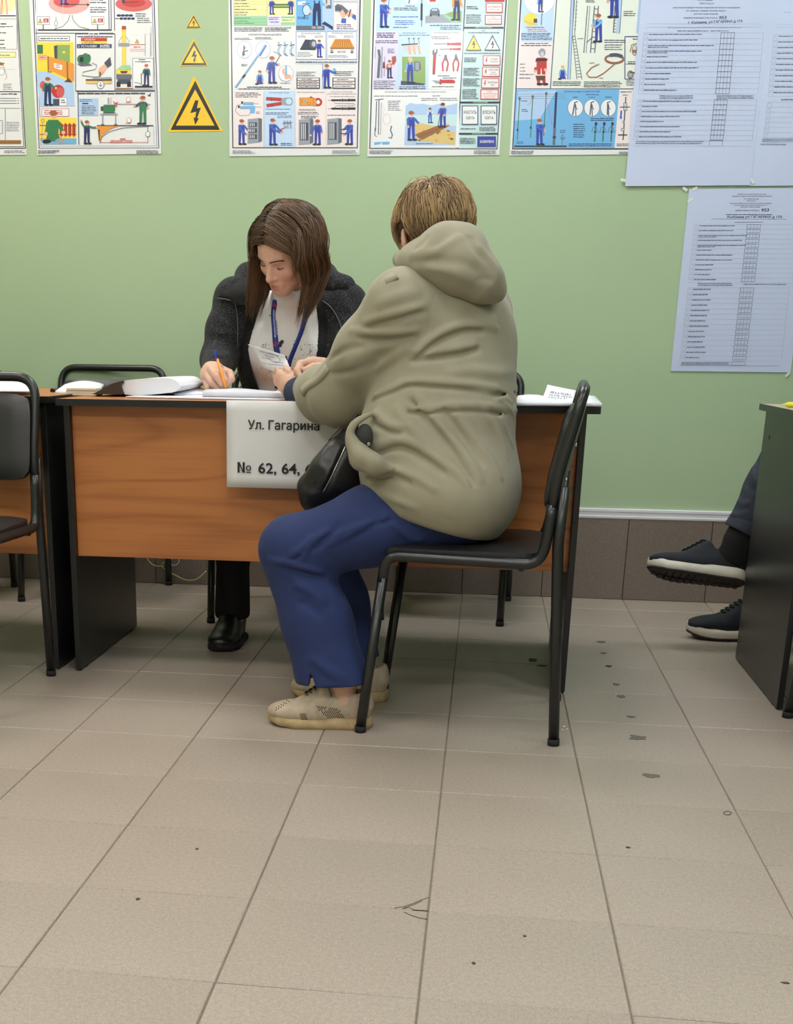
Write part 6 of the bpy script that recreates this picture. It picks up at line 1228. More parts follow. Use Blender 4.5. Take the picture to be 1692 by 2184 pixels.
# cardigan: open front with black facings
cg = Sdf()
cg.ell((.032, 2.545, .86), (.182, .118, .215), None, .05); cg.ell((.03, 2.59, .62), (.185, .135, .18), None, .06); cg.ell((.032, 2.535, .95), (.165, .095, .10), None, .05)
for sx in (-1, 1): cg.ell((.032 + sx * .075, 2.462, .86), (.065, .062, .085), None, .05)
cg.cone(WN + V3(-.05, .03, -.02), RS, .062, .064, .04); cg.cone(WN + V3(.05, .03, -.02), LS, .062, .062, .04)
cg.chain([RS, RS * .5 + RE * .5 + V3(-.006, 0, 0), RE], [.062, .056, .052], .03); cg.chain([RE, RW * .75 + RE * .25], [.052, .042], .03)
cg.chain([LS, LE], [.062, .054], .03); cg.chain([LE, LW_ * .9 + LE * .1], [.054, .042], .03)
OPX = lambda z: .022 + .0 * z
def opening(Pn):
    z = Pn[:, 2]; w = np.interp(z, [.70, .80, .88, .96, 1.03, 1.08], [.080, .095, .107, .098, .080, .070]); c_ = np.interp(z, [.70, .80, .88, .96, 1.03], [.038, .020, .018, .028, .034])
    return np.maximum(np.abs(Pn[:, 0] - c_) - w, Pn[:, 1] - 2.50)
cg.op(opening, .006, 's')
cg.cone(WN + V3(0, -.01, .02), WN + V3(0, -.02, .14), .062, .075, .02, 's')
for q, w, a in (([(448, 700), (470, 712), (492, 705)], .010, .006), ([(440, 745), (465, 760), (490, 752)], .010, .007), ([(436, 765), (460, 778), (480, 775)], .008, -.006), ([(455, 670), (480, 690), (495, 735)], .012, .005), ([(735, 640), (750, 665), (758, 700)], .010, .006), ([(720, 600), (742, 625), (750, 650)], .010, -.006)):
    cg.pxfold(q, w, a)
def gcol(v):
    d_ = opening(v); f = (d_ < .030) & (v[:, 1] < 2.52) & (v[:, 2] > .7)
    f |= False; return np.where(f[:, None], np.array([[.18, .18, .19]]), np.array([[1., 1., 1.]]))
rel(cg.build('cardigan', M_card, W, .004, gcol), W)
# hood and collar of the cardigan behind the neck
hc = Sdf()
hc.chain([at(505, 606, 2.46), at(530, 590, 2.53), at(610, 575, 2.585), at(690, 592, 2.54), at(722, 612, 2.47)], [.020, .036, .040, .040, .024], .03)
hc.chain([at(700, 600, 2.50), at(735, 612, 2.49), at(762, 640, 2.49)], [.034, .03, .02], .02)
for q, w, a in (([(700, 590), (720, 615), (722, 640)], .007, -.006), ([(735, 600), (745, 620), (740, 640)], .007, .006), ([(500, 590), (512, 610), (508, 625)], .007, .005)): hc.pxfold(q, w, a)
rel(hc.build('cardigan_hood', M_card, W, .004, lambda v: np.ones((len(v), 3))), W)
flap = [[at(524, 590, 2.43), at(540, 610, 2.405), at(552, 635, 2.39)], [at(498, 606, 2.425), at(514, 624, 2.40), at(530, 650, 2.385)], [at(478, 622, 2.425), at(494, 634, 2.41), at(508, 650, 2.40)], [at(464, 634, 2.43), at(474, 636, 2.425), at(486, 639, 2.42)]]
rel(MB().slab(flap, .007).build('collar_flap', M_blackcloth, W), W)
for q in ([(464, 636), (488, 638), (502, 648), (507, 690), (507, 740), (512, 790), (519, 828)], [(688, 642), (706, 656), (722, 682), (729, 710), (727, 750), (722, 790)]):
    pp = [cg.trace(u, v) + nrm(CAMP - cg.trace(u, v)) * .002 for u, v in q]
    if q[0][0] < 500: pp[0] = at(464, 636, 2.425); pp[1] = at(488, 640, 2.408)
    rel(MB().tube(spline(pp, 5), .0022, 6).build('zipper', M_zip, W), W)
cf = Sdf(); cf.cone(RE * .35 + RW * .65, RW * .97 + RE * .03, .043, .038, .01); cf.cone(RW * .94 + RE * .06, RW * 1.2 - RE * .2, .030, .034, .003, 's'); cf.plane(RW * .97 + RE * .03, RW - RE, .004)
rel(cf.build('cuff', M_card, W, .003, lambda v: np.ones((len(v), 3)) * .8), W)
# black trousers and shoes
tr_ = Sdf()
tr_.ell((.03, 2.60, .545), (.185, .14, .10), None, .06)
for sx in (-1, 1):
    k_ = V3(.045 + sx * .15, 2.255, .475); a_ = V3(.048 + sx * .155, 2.228, .10)
    tr_.chain([(.03 + sx * .09, 2.58, .515), k_], [.09, .068], .03); tr_.chain([k_, k_ * .5 + a_ * .5, a_], [.062, .050, .056], .03)
tr_.plane((0, 2.24, .078), (0, 0, -1), .006)
rel(tr_.build('trousers', M_blackcloth, W, .005), W)
M_bshoe = mat('black_shoe_leather', srgb(20, 20, 21), .38, (30, .15), spec=.6)
for sx in (-1, 1):
    sd, X, Rm, sp = shoe(W, (.045 + sx * .165, 2.055, 0), math.radians(90 + sx * 4), .25, None, .046)
    u = rel(sd.build('shoe', M_bshoe, W, .004), W)
    sole_mesh(X, .25, .050, 0, .02, lambda x: sp(x)).build('sole', M_rubber, u)
# long hair
cap = Sdf(); cap.ell(WL(0, -.020, .046), (.080, .100, .083), WM, .01); cap.ell(WL(0, .032, .062), (.062, .044, .036), WM, .03); cap.ell(WL(0, -.065, -.02), (.066, .05, .075), WM, .03)
cap.ell(WL(0, .10, -.03), (.064, .075, .090), WM, .012, 's')
rel(cap.build('hair_base', M_scalp2, W, .0045), W)
rh = random.Random(5); st = []; cl = []; HR = np.array([.0850, .1120, .0900]); HC = np.array([0, -.013, .047]); DN = WM @ np.array([0, 0, -1.])
tries = 0
while len(st) < 3900 and tries < 40000:
    tries += 1
    a = rh.uniform(0, 2 * PI); zz = rh.uniform(-.55, 1)
    d = np.array([math.sqrt(1 - zz * zz) * math.cos(a), math.sqrt(1 - zz * zz) * math.sin(a), zz]); p = d * HR + HC
    if (p[1] > .045 and p[2] < .074) or (p[1] > .02 and p[2] < .05) or (p[1] > -.01 and p[2] < .02): continue
    part = -.020 + .25 * max(0, p[1] - .02); side = 1 if p[0] > part + rh.gauss(0, .003) else -1
    q = p.copy(); pts = [q.copy()]; L_ = rh.uniform(.25, .33); n = 20
    lock = math.floor((p[0] + .2) * 60) * 1.9 + math.floor((p[1] + .2) * 45) * 2.7; ls = math.sin(lock * 3.1)
    front = p[1] > .005
    dirr = nrm(np.array([side * .9, .30 if front and side > 0 else -.25, .10]) + .12 * np.array([math.sin(lock), math.cos(lock * 1.7), 0]) + np.array([rh.gauss(0, .05), rh.gauss(0, .05), 0]))
    endz = .958 + rh.uniform(-.004, .06) + .022 * math.sin(lock); lim0 = 1.008 + .030 * (ls + 1) + .03 * rh.random() ** 2
    for k in range(n):
        n_ = nrm((q - HC) / HR ** 2); rr_ = np.linalg.norm((q - HC) / HR)
        lay = abs(q[0]) < .066 and q[1] > -.03                        # still lying over the front of the head
        if lay: dirr = nrm(dirr * .8 + np.array([side * .55, 0, -.26 if side > 0 else -.30]) + DN * .03)
        else: dirr = nrm(dirr + DN * (.16 if rr_ < 1.15 and q[2] > .02 else .55))
        dirr = nrm(dirr - n_ * dirr.dot(n_) * (.75 if lay else .30 if dirr.dot(n_) > 0 else 0) + np.array([rh.gauss(0, .02), rh.gauss(0, .02), rh.gauss(0, .02)]))
        q = q + dirr * L_ / n; rr_ = np.linalg.norm((q - HC) / HR); lim = 1 + (lim0 - 1) * min(1, k / 4)
        if rr_ < lim and q[2] > -.01: q = HC + (q - HC) / rr_ * lim
        if q[2] < .012 and q[1] > -.06:
            fz = (.090 if side < 0 else .090) + .010 * (ls + 1) * .5
            if side > 0 and q[2] > -.07 and q[1] > -.03: q[1] -= .010
            if abs(q[0]) < fz: q[0] = side * (abs(q[0]) + (fz - abs(q[0])) * .7)
        if WL(*q)[2] < endz: break
        pts.append(q.copy())
    if len(pts) < 5: continue
    st.append(np.array([WL(*x) for x in pts])); t = min(1, max(0, rh.gauss(.40, .20) + .22 * math.sin(lock * 2.3)))
    cl.append(np.array(srgb(48, 34, 25)[:3]) * (1 - t) + np.array(srgb(132, 100, 72)[:3]) * t)
rel(strand_mesh('hair', st, M_hair2, W, .0011, .3, 3, cl), W)
# lanyard with its lettering
M_lan = mat('lanyard_blue', srgb(24, 44, 128), .6); M_lant = mat('lanyard_white', srgb(215, 218, 228), .6); M_lanr = mat('lanyard_red', srgb(200, 70, 50), .6)
def lift_(u, v, e=.004): p = ts.trace(u, v); return p + nrm(CAMP - p) * e
for q, wd, nm in (([(588, 640), (584, 668), (586, 700), (588, 730), (592, 760), (593, 800), (592, 828)], .0085, 'a'), ([(655, 650), (648, 690), (640, 715), (630, 740), (620, 765), (616, 782), (610, 815)], .0085, 'b')):
    pc = spline([lift_(u, v) for u, v in q], 5); T_ = np.gradient(pc, axis=0); T_ /= np.linalg.norm(T_, axis=1, keepdims=True)
    side_ = np.cross(T_, np.array([nrm(CAMP - p) for p in pc])); side_ /= np.linalg.norm(side_, axis=1, keepdims=True)
    if nm == 'b': side_ = side_ * .75 + .35 * np.array([nrm(CAMP - p) for p in pc])
    o = rel(MB().slab([[p - s_ * wd, p + s_ * wd] for p, s_ in zip(pc, side_)], .0012).build('lanyard', M_lan, W), W)
    if nm == 'a':
        arc = np.r_[0, np.cumsum(np.linalg.norm(np.diff(pc, axis=0), axis=1))]; tx = MB()
        def on(sv, off):
            i_ = np.clip(sv, 0, arc[-1]); c_ = np.array([np.interp(i_, arc, pc[:, k]) for k in range(3)]); s_ = np.array([np.interp(i_, arc, side_[:, k]) for k in range(3)])
            return c_ + s_ * off + nrm(CAMP - c_) * .0012
        for row, word, x0 in ((-.0022, 'ИЗБИРАТЕЛЬНАЯ КОМИССИЯ', .034), (.0048, 'МОСКОВСКОЙ ОБЛАСТИ', .040)):
            v_, f_, w_ = text_poly(word, True); sz = .0062
            tx.add([on(x0 + x * sz * .9, -row - y * sz + .0) for x, y in v_], f_)
        tx.build('lettering', M_lant, o)
        for s0 in (.020, .138):
            ring = [on(s0 + .006 * math.cos(t), .0055 * math.sin(t)) for t in np.linspace(0, 2 * PI, 17)]
            MB().tube(ring, .0011, 5).tube([on(s0 - .003, -.002), on(s0 + .001, .001), on(s0 + .003, -.001)], .001, 5).build('emblem', M_lanr, o)
# ---------------------------------------------------------------- the third person: crossed legs behind the right desk
M_djean = mat('dark_grey_denim', srgb(46, 52, 64), .85, (60, .25), (900, .3, .0008))
M_sock = mat('black_sock', srgb(16, 16, 18), .95, None, (500, .4, .001))
M_knit = mat('navy_mesh_upper', srgb(24, 27, 36), .8, (260, .3), (420, .5, .0012))
M_mid = mat('cream_midsole', srgb(206, 200, 184), .6, (30, .08)); M_out = mat('dark_outsole', srgb(44, 38, 34), .8, (60, .25))
G = thing('person', 'person in dark jeans and black sneakers with crossed legs behind the right desk', 'person', (1.95, 2.55, 0))
KU, AU, HU = at(1704, 930, 2.44), at(1588, 1128, 2.43), V3(2.10, 2.50, .54)
KD, AD, HD = V3(1.70, 2.63, .50), V3(1.585, 2.58, .12), V3(2.10, 2.66, .52)
gb = Sdf()
gb.chain([HU, KU, AU, at(1572, 1168, 2.43)], [.07, .05, .034, .026], .02); gb.cone(at(1572, 1186, 2.43), at(1490, 1200, 2.42), .024, .016, .01)
gb.chain([HD, KD, AD, V3(1.575, 2.575, .06)], [.07, .05, .036, .034], .02); gb.cone(V3(1.57, 2.575, .055), V3(1.46, 2.565, .045), .030, .022, .02)
gb.ell((2.12, 2.58, .62), (.13, .17, .16), None, .06); gb.ell((2.14, 2.58, .95), (.11, .19, .26), None, .08); gb.cone((2.12, 2.58, 1.15), (2.06, 2.58, 1.30), .055, .052, .04)
for s_, e_ in ((-1, (1.98, 2.36, .84)), (1, (1.98, 2.80, .84))): gb.chain([(2.14, 2.58 + s_ * .19, 1.12), e_, (1.78, 2.58 + s_ * .15, .80), (1.68, 2.58 + s_ * .14, .79)], [.055, .042, .032, .030], .02)
head_sdf(gb, V3(2.03, 2.58, 1.37), frame((-1, -.1, -.15)), .95)
rel(gb.build('body', M_skin, G, .006, lambda v: np.tile(SKIN, (len(v), 1))), G)
sh_ = Sdf(); sh_.ell((2.13, 2.58, .72), (.16, .20, .20), None, .06); sh_.ell((2.15, 2.58, .96), (.14, .215, .25), None, .08)
for s_, e_ in ((-1, (1.98, 2.36, .84)), (1, (1.98, 2.80, .84))): sh_.chain([(2.14, 2.58 + s_ * .19, 1.12), e_, (1.78, 2.58 + s_ * .15, .80)], [.07, .056, .045], .03)
rel(sh_.build('sweater', mat('grey_sweater', srgb(70, 72, 78), .9, (200, .15)), G, .007), G)
hc_ = Sdf(); hc_.ell((2.045, 2.58, 1.42), (.105, .085, .088), None, .02); hc_.ell((2.10, 2.58, 1.38), (.06, .078, .085), None, .03); rel(hc_.build('hair', mat('dark_hair', srgb(52, 40, 32), .6, (90, .3)), G, .006), G)
gj = Sdf()
gj.chain([HU, KU, KU * .45 + AU * .55, AU], [.10, .080, .066, .056], .03); gj.chain([HD, KD, KD * .5 + AD * .5, AD + V3(0, 0, .03)], [.10, .076, .064, .058], .03); gj.ell((2.13, 2.58, .56), (.16, .20, .13), None, .05)
gj.plane(AU + nrm(AU - KU) * .008, nrm(AU - KU), .004); 
for q, w, a in (([(1545, 1090), (1570, 1098), (1600, 1092)], .008, .006), ([(1548, 1105), (1575, 1118), (1600, 1112)], .007, -.006), ([(1560, 1060), (1585, 1075), (1605, 1070)], .010, .006), ([(1585, 1010), (1600, 1040), (1612, 1050)], .010, -.005), ([(1600, 990), (1612, 1020), (1622, 1040)], .010, .005)):
    gj.pxfold(q, w, a)
jn = rel(gj.build('jeans', M_djean, G, .005), G)
cfj = Sdf(); d_ = nrm(AU - KU); cfj.cone(AU - d_ * .024, AU + d_ * .006, .0585, .0595, .01); cfj.cone(AU + d_ * .0, AU + d_ * .12, .050, .050, .003, 's'); cfj.plane(AU + d_ * .012, d_, .003); cfj.plane(AU - d_ * .026, -d_, .003)
rel(cfj.build('turned_cuff', M_djean, G, .004), G)
sk = Sdf(); sk.chain([AU, AU * .4 + at(1570, 1172, 2.43) * .6, at(1566, 1186, 2.43)], [.044, .044, .042], .02); sk.cone(at(1566, 1184, 2.43), at(1532, 1192, 2.43), .040, .026, .02); rel(sk.build('sock', M_sock, G, .004), G)
sk = Sdf(); sk.chain([AD + V3(0, 0, .04), V3(1.575, 2.575, .08)], [.044, .042], .02); rel(sk.build('sock', M_sock, G, .004), G)
def sneaker(pos, ang, tilt, roll, L):
    W_ = .048
    sd, X, Rm, sp = shoe(G, pos, ang, L, None, W_, sole=.040, toe_spring=.016, tilt=tilt, roll=roll, topline=.090, tongue=.118, collar=.104)
    u = rel(sd.build('sneaker', M_knit, G, .004), G)
    sole_mesh(X, L, W_ + .007, .010, .034, sp, .008).build('midsole', M_mid, u)
    sole_mesh(X, L, W_ + .004, .003, .0115, sp, 0).build('outsole', M_out, u)
    lg = MB()
    for k in range(13):
        x = .06 + k * .07; w = W_ * np.interp(x, [0, .12, .3, .5, .7, .9, 1], [.3, .8, 1., .85, .75, .7, .4])
        for y0, y1 in ((-w, -w * .15), (w * .15, w)):
            p = [X(x, y0, sp(x)), X(x + .045, y0, sp(x)), X(x + .045, y1, sp(x)), X(x, y1, sp(x))]; q = [X(x, y0, sp(x) + .006), X(x + .045, y0, sp(x) + .006), X(x + .045, y1, sp(x) + .006), X(x, y1, sp(x) + .006)]
            lg.add(p + q, [(3, 2, 1, 0), (4, 5, 6, 7), (0, 1, 5, 4), (1, 2, 6, 5), (2, 3, 7, 6), (3, 0, 4, 7)])
    tag(lg.build('tread_lugs', M_out, u), kind='stuff')
    lace_up(sd, X, M_sock, u, .34, .042, 5, .003, .020)
    MB().tube(spline([X(.985, -.006, .075), X(1.035, -.004, .080), X(1.045, 0, .098), X(1.0, .004, .104)], 5), .003, 6).build('heel_loop', M_sock, u)
TO = at(1380, 1212, 2.40)
sneaker(tuple(TO - V3(.0, .0, .018)), 0.0, math.radians(5.5), math.radians(-27), .300)
sneaker((1.338, 2.565, 0), math.radians(2), 0, 0, .305)
# ---------------------------------------------------------------- papers and things on the desks
M_pap = mat('office_paper', srgb(226, 227, 234), .8, (6, .04), (30, .2, .002)); M_pap2 = mat('office_paper_grey', srgb(206, 206, 214), .85, (200, .06))
M_brown = mat('dark_brown_cover', srgb(54, 42, 36), .5, (20, .2)); M_cream = mat('cream_cards', srgb(222, 212, 190), .8)
DZ = .7525
def flat_sheets(name, label, cat, c4, n=8, th=.0015, m=M_pap, bow=None, group='papers on the desks', z=DZ):
    """a sheet or a stack through four corners (world), bow(u, v) lifts it"""
    c = [V3(*p) for p in c4]; P = []
    for i in range(n + 1):
        u = i / n; row = []
        for j in range(n + 1):
            v = j / n; p = (c[0] * (1 - u) + c[1] * u) * (1 - v) + (c[3] * (1 - u) + c[2] * u) * v
            if bow: p = p + V3(0, 0, bow(u, v))
            row.append(p + V3(0, 0, th / 2))
        P.append(row)
    t = thing(name, label, cat, tuple(c[0]), 0, group); rel(MB().slab(P, th).build('sheets', m, t), t); return t
def prism(poly, Y0, Y1, name, m, parent, smooth=False):
    """outline seen at depth Y0, carried straight back to Y1"""
    a = [at(u, v, Y0) for u, v in poly]; b = [V3(p[0], Y1, p[2]) for p in a]; n = len(a)
    mb = MB().add(a + b, [tuple(range(n)), tuple(range(2 * n - 1, n - 1, -1))]); mb.add(a + b, [(i, (i + 1) % n, n + (i + 1) % n, n + i) for i in range(n)], smooth); o = mb.build(name, m, parent); return rel(o, parent)
# register lying open, a page curled over
t = thing('open_register', 'open register with dark brown cover and curled white pages on the desk', 'book', tuple(V3(*at(300, 840, 1.95)[:2], DZ)))
def curve_px(pts): return [tuple(p) for p in spline([V3(*p, 0) for p in pts], 5)[:, :2]]
prism(curve_px([(196, 841), (216, 831), (240, 818), (262, 812)]) + curve_px([(264, 815), (258, 822), (264, 841)]), 1.93, 2.22, 'cover', M_brown, t, True)
prism(curve_px([(265, 841), (257, 824), (262, 813), (290, 809), (330, 807), (362, 807), (376, 813), (384, 822)]) + curve_px([(386, 826), (370, 836), (330, 841), (290, 844)]), 1.94, 2.24, 'pages', M_pap, t, True)
zz = DZ + .0005
flat_sheets('paper_sheet', 'long flat white sheets along the desk front in front of the writing woman', 'paper', [fl(268, 848, zz), fl(618, 855, zz), fl(600, 843, zz), fl(345, 841, zz)], th=.0035)
flat_sheets('paper_stack', 'thick stack of white pages under the orange pen', 'paper', [fl(432, 846, zz + .0045), fl(640, 849, zz + .0045), fl(606, 840.5, zz + .0045), fl(440, 838.5, zz + .0045)], th=.012, m=M_pap2, bow=lambda u, v: .004 * math.sin(u * 5) * v)
a_, b_ = at(352, 805, 2.24), at(432, 829, 2.22)
flat_sheets('paper_sheet', 'white sheet with a raised corner between the register and the pen', 'paper', [fl(372, 843, zz + .004), fl(470, 840, zz + .0045), b_, a_], th=.0015, bow=lambda u, v: -.004 * math.sin(v * PI))
flat_sheets('paper_pile', 'loose white papers behind the cream cards at the desk left end', 'paper', [fl(118, 842, zz), fl(208, 842, zz), fl(222, 835, zz), fl(140, 835, zz)], th=.010, bow=lambda u, v: (.012 + .010 * math.sin(u * PI)) * v)
t = thing('card_stack', 'short stack of cream cards at the left end of the desk', 'cards', tuple(fl(168, 846, DZ)))
c0 = fl(139, 843.5, DZ); c1 = fl(195, 846, DZ)
for k in range(3): rel(MB().box(c0[0] + .002 * k, c1[0] - .001 * k, c0[1] - .0 + .002 * (k % 2), c0[1] + .055, DZ + .0004 + k * .0068, DZ + .0066 + k * .0068, .0006).build('card_pad', M_cream, t), t)
t = thing('marker', 'black marker lying behind the cream cards', 'pen', tuple(fl(128, 838, DZ)))
p0, p1_ = fl(112, 840, DZ) + V3(0, 0, .008), fl(142, 838.5, DZ) + V3(0, 0, .008)
rel(MB().tube([p0, p0 * .4 + p1_ * .6], .0075, 12).build('barrel', M_steel, t), t); rel(MB().tube([p0 * .4 + p1_ * .6, p1_], .0085, 12).build('cap', M_rubber, t), t)
flat_sheets('paper_pile', 'white papers on the left desk at the picture edge', 'paper', [fl(-60, 838, .761), fl(84, 839.5, .761), fl(66, 832, .761), fl(-80, 830, .761)], th=.006, bow=lambda u, v: v * .022 + .006 * math.sin(u * 7) * v)
flat_sheets('paper_sheet', 'thin white sheet over the papers on the left desk', 'paper', [fl(-40, 835, .767), fl(70, 836, .767), fl(48, 830, .767), fl(-50, 829, .767)], th=.0012, bow=lambda u, v: v * .036 + .005 * math.sin(u * 4 + 1) * v)
flat_sheets('paper_pile', 'white papers at the right end of the desk behind the chair', 'paper', [fl(1100, 865.5, zz + .0035), fl(1284, 867, zz + .0035), fl(1268, 851, zz + .0035), fl(1105, 849, zz + .0035)], th=.007, bow=lambda u, v: .004 * math.sin(u * 9) * v)
t = flat_sheets('paper_sheet', 'white sheet with handwriting propped up at the right end of the desk', 'paper', [at(1153, 857, 1.98), at(1226, 860, 1.98), at(1232, 834, 2.10), at(1168, 821, 2.10)], th=.001, bow=lambda u, v: -.004 * math.sin(v * PI))
hw_ = MB(); rr = random.Random(9); c = [at(1153, 857, 1.98), at(1226, 860, 1.98), at(1232, 834, 2.10), at(1168, 821, 2.10)]
def on_s(u, v): p = (c[0] * (1 - u) + c[1] * u) * (1 - v) + (c[3] * (1 - u) + c[2] * u) * v; return p + V3(0, -.0018, .0012 - .004 * math.sin(v * PI) + .0018)
M_ink = mat('blue_black_ink', srgb(52, 56, 82), .7)
for r_ in range(3):
    u = .18
    while u < .85:
        pts = [on_s(u + .012 * k, .62 - .17 * r_ + .05 * (k % 2) + rr.uniform(-.02, .03)) for k in range(4)]
        hw_.tube(pts, .0006, 4); u += rr.uniform(.06, .10)
rel(hw_.build('handwriting', M_ink, t), t)
# street sign on the desk front
t = thing('paper_sign', 'printed A4 sign with street name taped to the desk front', 'sign', (.128, 1.742, .533))
nx = 10; P = [[V3(-.024 + .306 * i / nx, 1.7425 - .0012 * math.sin(i / nx * PI) - .003 * (1 - j / 8) ** 2, .533 + (.7545 - .533) * j / 8) for j in range(9)] for i in range(nx + 1)]
for i in range(nx + 1): P[i].append(V3(-.024 + .306 * i / nx, 1.752, .7548)); P[i].append(V3(-.024 + .306 * i / nx, 1.765, .7540))
rel(MB().slab(P, .0006).build('sheet', mat('sign_paper', srgb(222, 220, 220), .8, (4, .03), (18, .3, .004)), t), t)
M_black_ink = mat('black_print', srgb(24, 24, 26), .7)
for s_, u0, v0, u1, h_ in (('Ул. Гагарина', 529, 915, 681.5, 19.5), ('№ 62, 64, 66', 505.5, 1007.5, 683, 22.5)):
    v_, f_, w_ = text_poly(s_, True); a = at(u0, v0, 1.7400); b = at(u1, v0 + .004 * (u1 - u0), 1.7400); sx = (b[0] - a[0]) / w_; h3 = (at(u0, v0 - h_, 1.74)[2] - a[2]) / .73
    rel(MB().add([(a[0] + x * sx, 1.7388 - .003 * max(0, 1 - (a[2] + y * h3 - .533) / .22) ** 2 - .0006, a[2] + y * h3) for x, y in v_], f_).build('lettering', M_black_ink, t), t)
# pen, booklet, bracelet
M_or = mat('orange_plastic', srgb(240, 146, 44), .3); M_bl = mat('blue_plastic', srgb(34, 44, 160), .3)
tip, top = at(485, 838, 2.100), at(458.5, 748, 2.125); dp = nrm(top - tip); Lp = np.linalg.norm(top - tip)
t = thing('ballpoint_pen', 'orange ballpoint pen with blue end held by the writing woman', 'pen', tuple(tip))
rel(MB().tube([tip + dp * .012, tip + dp * .022, tip + dp * .03, tip + dp * (Lp - .024)], [.0022, .0036, .0041, .0041], 12).build('barrel', M_or, t), t)
rel(MB().tube([tip, tip + dp * .012], [.0006, .0020], 10).build('tip', M_bolt, t), t); rel(MB().tube([tip + dp * (Lp - .024), tip + dp * (Lp - .003), top], [.0044, .0043, .0032], 12).build('end_plug', M_bl, t), t)
t = thing('booklet', 'small open booklet with pale pages held up over the desk', 'document', tuple(at(600, 790, 1.86)))
M_bk = mat('pale_page', srgb(206, 206, 212), .6, (60, .10)); q = lambda u, v, Y: at(u, v, Y)
A_, B_, C_, D_ = q(529, 734, 1.90), q(606, 757, 1.86), q(618, 783, 1.835), q(556, 776, 1.885)
Pg = [[(A_ * (1 - u) + B_ * u) * (1 - v) + (D_ * (1 - u) + C_ * u) * v + V3(0, .006 * math.sin(v * PI), 0) for v in np.linspace(0, 1, 7)] for u in np.linspace(0, 1, 9)]
rel(MB().slab(Pg, .0012).build('page', M_bk, t), t)
E2, F2 = q(598, 799, 1.85), q(562, 783, 1.885)
Pg = [[(D_ * (1 - u) + C_ * u) * (1 - v) + (F2 * (1 - u) + E2 * u) * v for v in np.linspace(0, 1, 4)] for u in np.linspace(0, 1, 7)]
rel(MB().slab(Pg, .0014).build('page', M_bk, t), t)
bk = MB()
for a, b in (((.25, .25), (.80, .25)), ((.30, .45), (.62, .45)), ((.2, .62), (.5, .62)), ((.45, .75), (.85, .75))):
    f2 = lambda u, v: (A_ * (1 - u) + B_ * u) * (1 - v) + (D_ * (1 - u) + C_ * u) * v + V3(0, .006 * math.sin(v * PI) - .0012, .0004)
    bk.tube([f2(*a), f2((a[0] + b[0]) / 2, a[1] + .01), f2(*b)], .0006, 4)
for k in range(16):
    an = np.linspace(0, 2 * PI, 17)[k:k + 2]; bk.tube([f2(.58 + .20 * math.cos(x), .5 + .30 * math.sin(x)) for x in an], .0005, 4)
tag(rel(bk.build('faint_print', mat('grey_print', srgb(150, 150, 162), .8), t), t), kind='stuff')
wr = [at(u, v, Y) for u, v, Y in ((611, 789, 1.81), (622, 787, 1.795), (634, 787, 1.785), (640, 800, 1.79))]
rel(MB().tube(spline(wr, 4), .0018, 8).build('bracelet', mat('gold_metal', srgb(206, 176, 120), .3, metal=1), CT), CT)
# things on the right desk
M_yel = mat('yellow_plastic', srgb(232, 226, 60), .35)
for lab, (u0, v0), (u1, v1), m in (('yellow marker on the right desk at the picture edge', (1670, 866), (1740, 874), M_yel), ('orange pencil behind the yellow marker on the right desk', (1681, 857), (1750, 862), M_or)):
    p0 = at(u0, v0, 2.06 if m is M_yel else 2.2); p0[2] = .7535; p1_ = V3(p0[0] + .11, p0[1] - .02, .7535)
    t = thing('marker' if m is M_yel else 'pencil', lab, 'pen', tuple(p0)); r_ = .0068 if m is M_yel else .0045; d = nrm(p1_ - p0); up = V3(0, 0, r_ - .0068 + .0)
    p0 = p0 + V3(0, 0, r_ - .0073 + .0005); p1_ = p1_ + V3(0, 0, r_ - .0073 + .0005)
    rel(MB().tube([p0 + d * .012, p1_], r_, 12).build('barrel', m, t), t); rel(MB().tube([p0 - d * .002, p0 + d * .006, p0 + d * .012], [.0014, .003, r_ * .95], 10).build('point', M_yel if m is M_yel else M_cream, t), t)
# cable on the wall under the desk
t = thing('cable', 'thin yellow-green cable hanging in loops under the desk by the wall', 'cable', tuple(V3(*at(380, 1215, 3.19))))
cb = [(310, 1180), (318, 1197), (330, 1206), (348, 1207), (360, 1198), (368, 1192), (356, 1196), (345, 1204), (352, 1214), (372, 1226), (398, 1237), (420, 1235), (440, 1218)]
cb = [at(u, v, 3.188 - .004 * (i % 3)) for i, (u, v) in enumerate(cb)]
rel(MB().tube(spline(cb, 6), .0022, 6).build('cord', mat('yellow_green_cable', srgb(196, 204, 130), .5), t), t)
cb = [at(u, v, 3.180) for u, v in ((352, 1190), (362, 1202), (374, 1206), (382, 1198), (380, 1188))]
rel(MB().tube(spline(cb, 6), .0020, 6).build('loop', mat('pale_cable', srgb(206, 206, 190), .5), t), t)
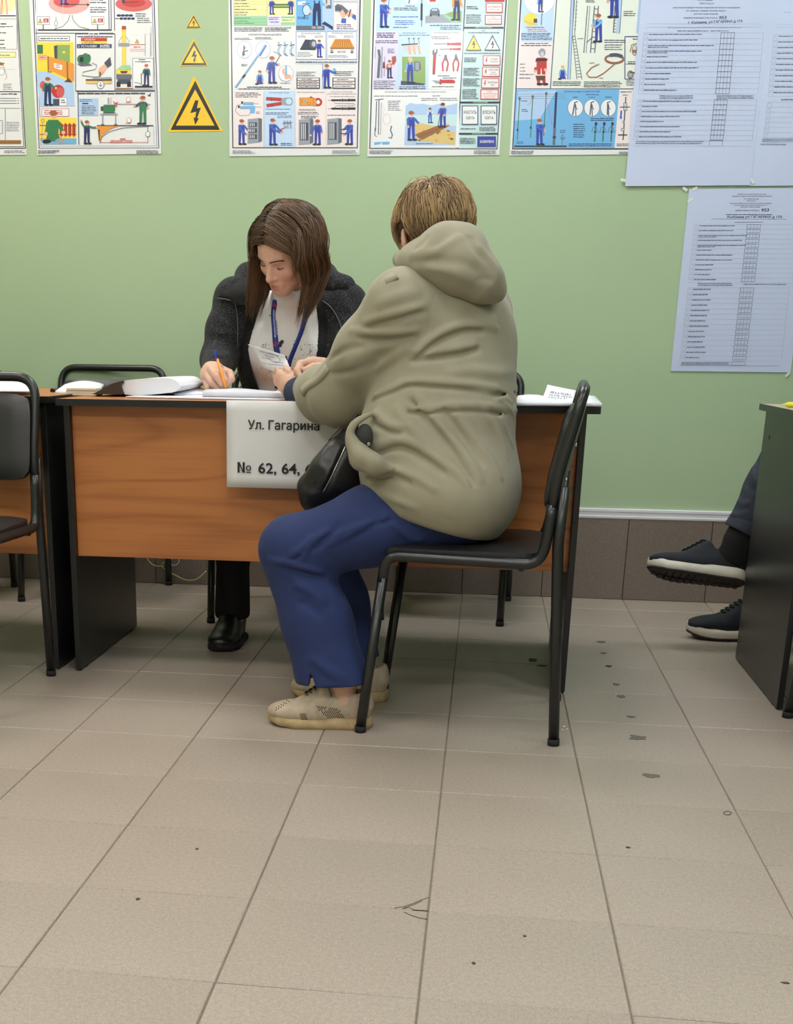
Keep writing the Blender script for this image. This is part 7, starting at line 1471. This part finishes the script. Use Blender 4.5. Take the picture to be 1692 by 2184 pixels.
# marks on the floor: dried spots, a cracked tile corner, crumbs
M_mark = mat('dried_spot', srgb(112, 106, 96), .7, (300, .3)); M_markd = mat('dark_spot', srgb(62, 60, 54), .7); M_crumb = mat('white_crumb', srgb(214, 214, 212), .8)
rr = random.Random(12)
def spot(u, v, w, h, m, name='floor_spot', rag=.35):
    c = fl(u, v); sx = w / 2 / 780; n = 14; e = fl(u, v - h / 2) - fl(u, v + h / 2); sy = np.linalg.norm(e) / 2
    vs = []; 
    for k in range(n): a = 2 * PI * k / n; r_ = 1 + rr.uniform(-rag, rag); vs.append((c[0] + sx * r_ * math.cos(a), c[1] + sy * r_ * math.sin(a)))
    mb = MB().add([(x, y, .0012) for x, y in vs] + [(x, y, -.0005) for x, y in vs], [tuple(range(n))] + [(k, (k + 1) % n, n + (k + 1) % n, n + k) for k in range(n)]); return mb.build(name, m, floor)
for u, v, w, h, d in ((1283, 1369, 20, 4, 0), (1288, 1393, 14, 3, 0), (1298, 1421, 13, 4, 1), (1316, 1460, 14, 4, 0), (1325, 1486, 18, 6, 0), (1345, 1529, 18, 4, 0), (1360, 1574, 30, 10, 0), (1388, 1655, 24, 9, 0), (1340, 1808, 6, 3, 1), (1137, 1408, 18, 7, 1), (1156, 1420, 20, 2, 1), (1011, 2055, 5, 4, 1), (295, 1918, 5, 5, 1), (420, 1811, 5, 3, 1), (1676, 2097, 9, 3, 1), (1119, 1997, 4, 3, 1)):
    spot(u, v, w, h, M_markd if d else M_mark)
ring = [fl(1552 + 8 * math.cos(a), 1735 + 4 * math.sin(a)) + V3(0, 0, .0006) for a in np.linspace(0, 2 * PI, 15)]; MB().tube(ring, .0016, 5).build('floor_spot', M_mark, floor)
M_crack = mat('crack', srgb(86, 76, 62), .9)
for q in ([(842, 1937), (862, 1934), (880, 1928), (896, 1921), (914, 1915)], [(858, 1938), (880, 1931), (900, 1922)], [(862, 1938), (872, 1936), (884, 1941), (914, 1943)], [(863, 1946), (878, 1953), (894, 1958), (911, 1961)]):
    MB().tube([fl(u, v) + V3(0, 0, .0002) for u, v in q], .0009, 5).build('tile_crack', M_crack, floor)
for u, v in ((1203, 1552), (1210, 1557), (1200, 1559), (11, 1252), (1177, 1541)):
    c = fl(u, v); bm = bmesh.new(); bmesh.ops.create_icosphere(bm, subdivisions=1, radius=.003)
    for x in bm.verts: x.co = Vector((x.co.x * rr.uniform(.6, 1.4) + c[0], x.co.y * rr.uniform(.6, 1.4) + c[1], x.co.z * .6 + .003))
    MB().bm(bm).build('crumb', M_crumb, floor)
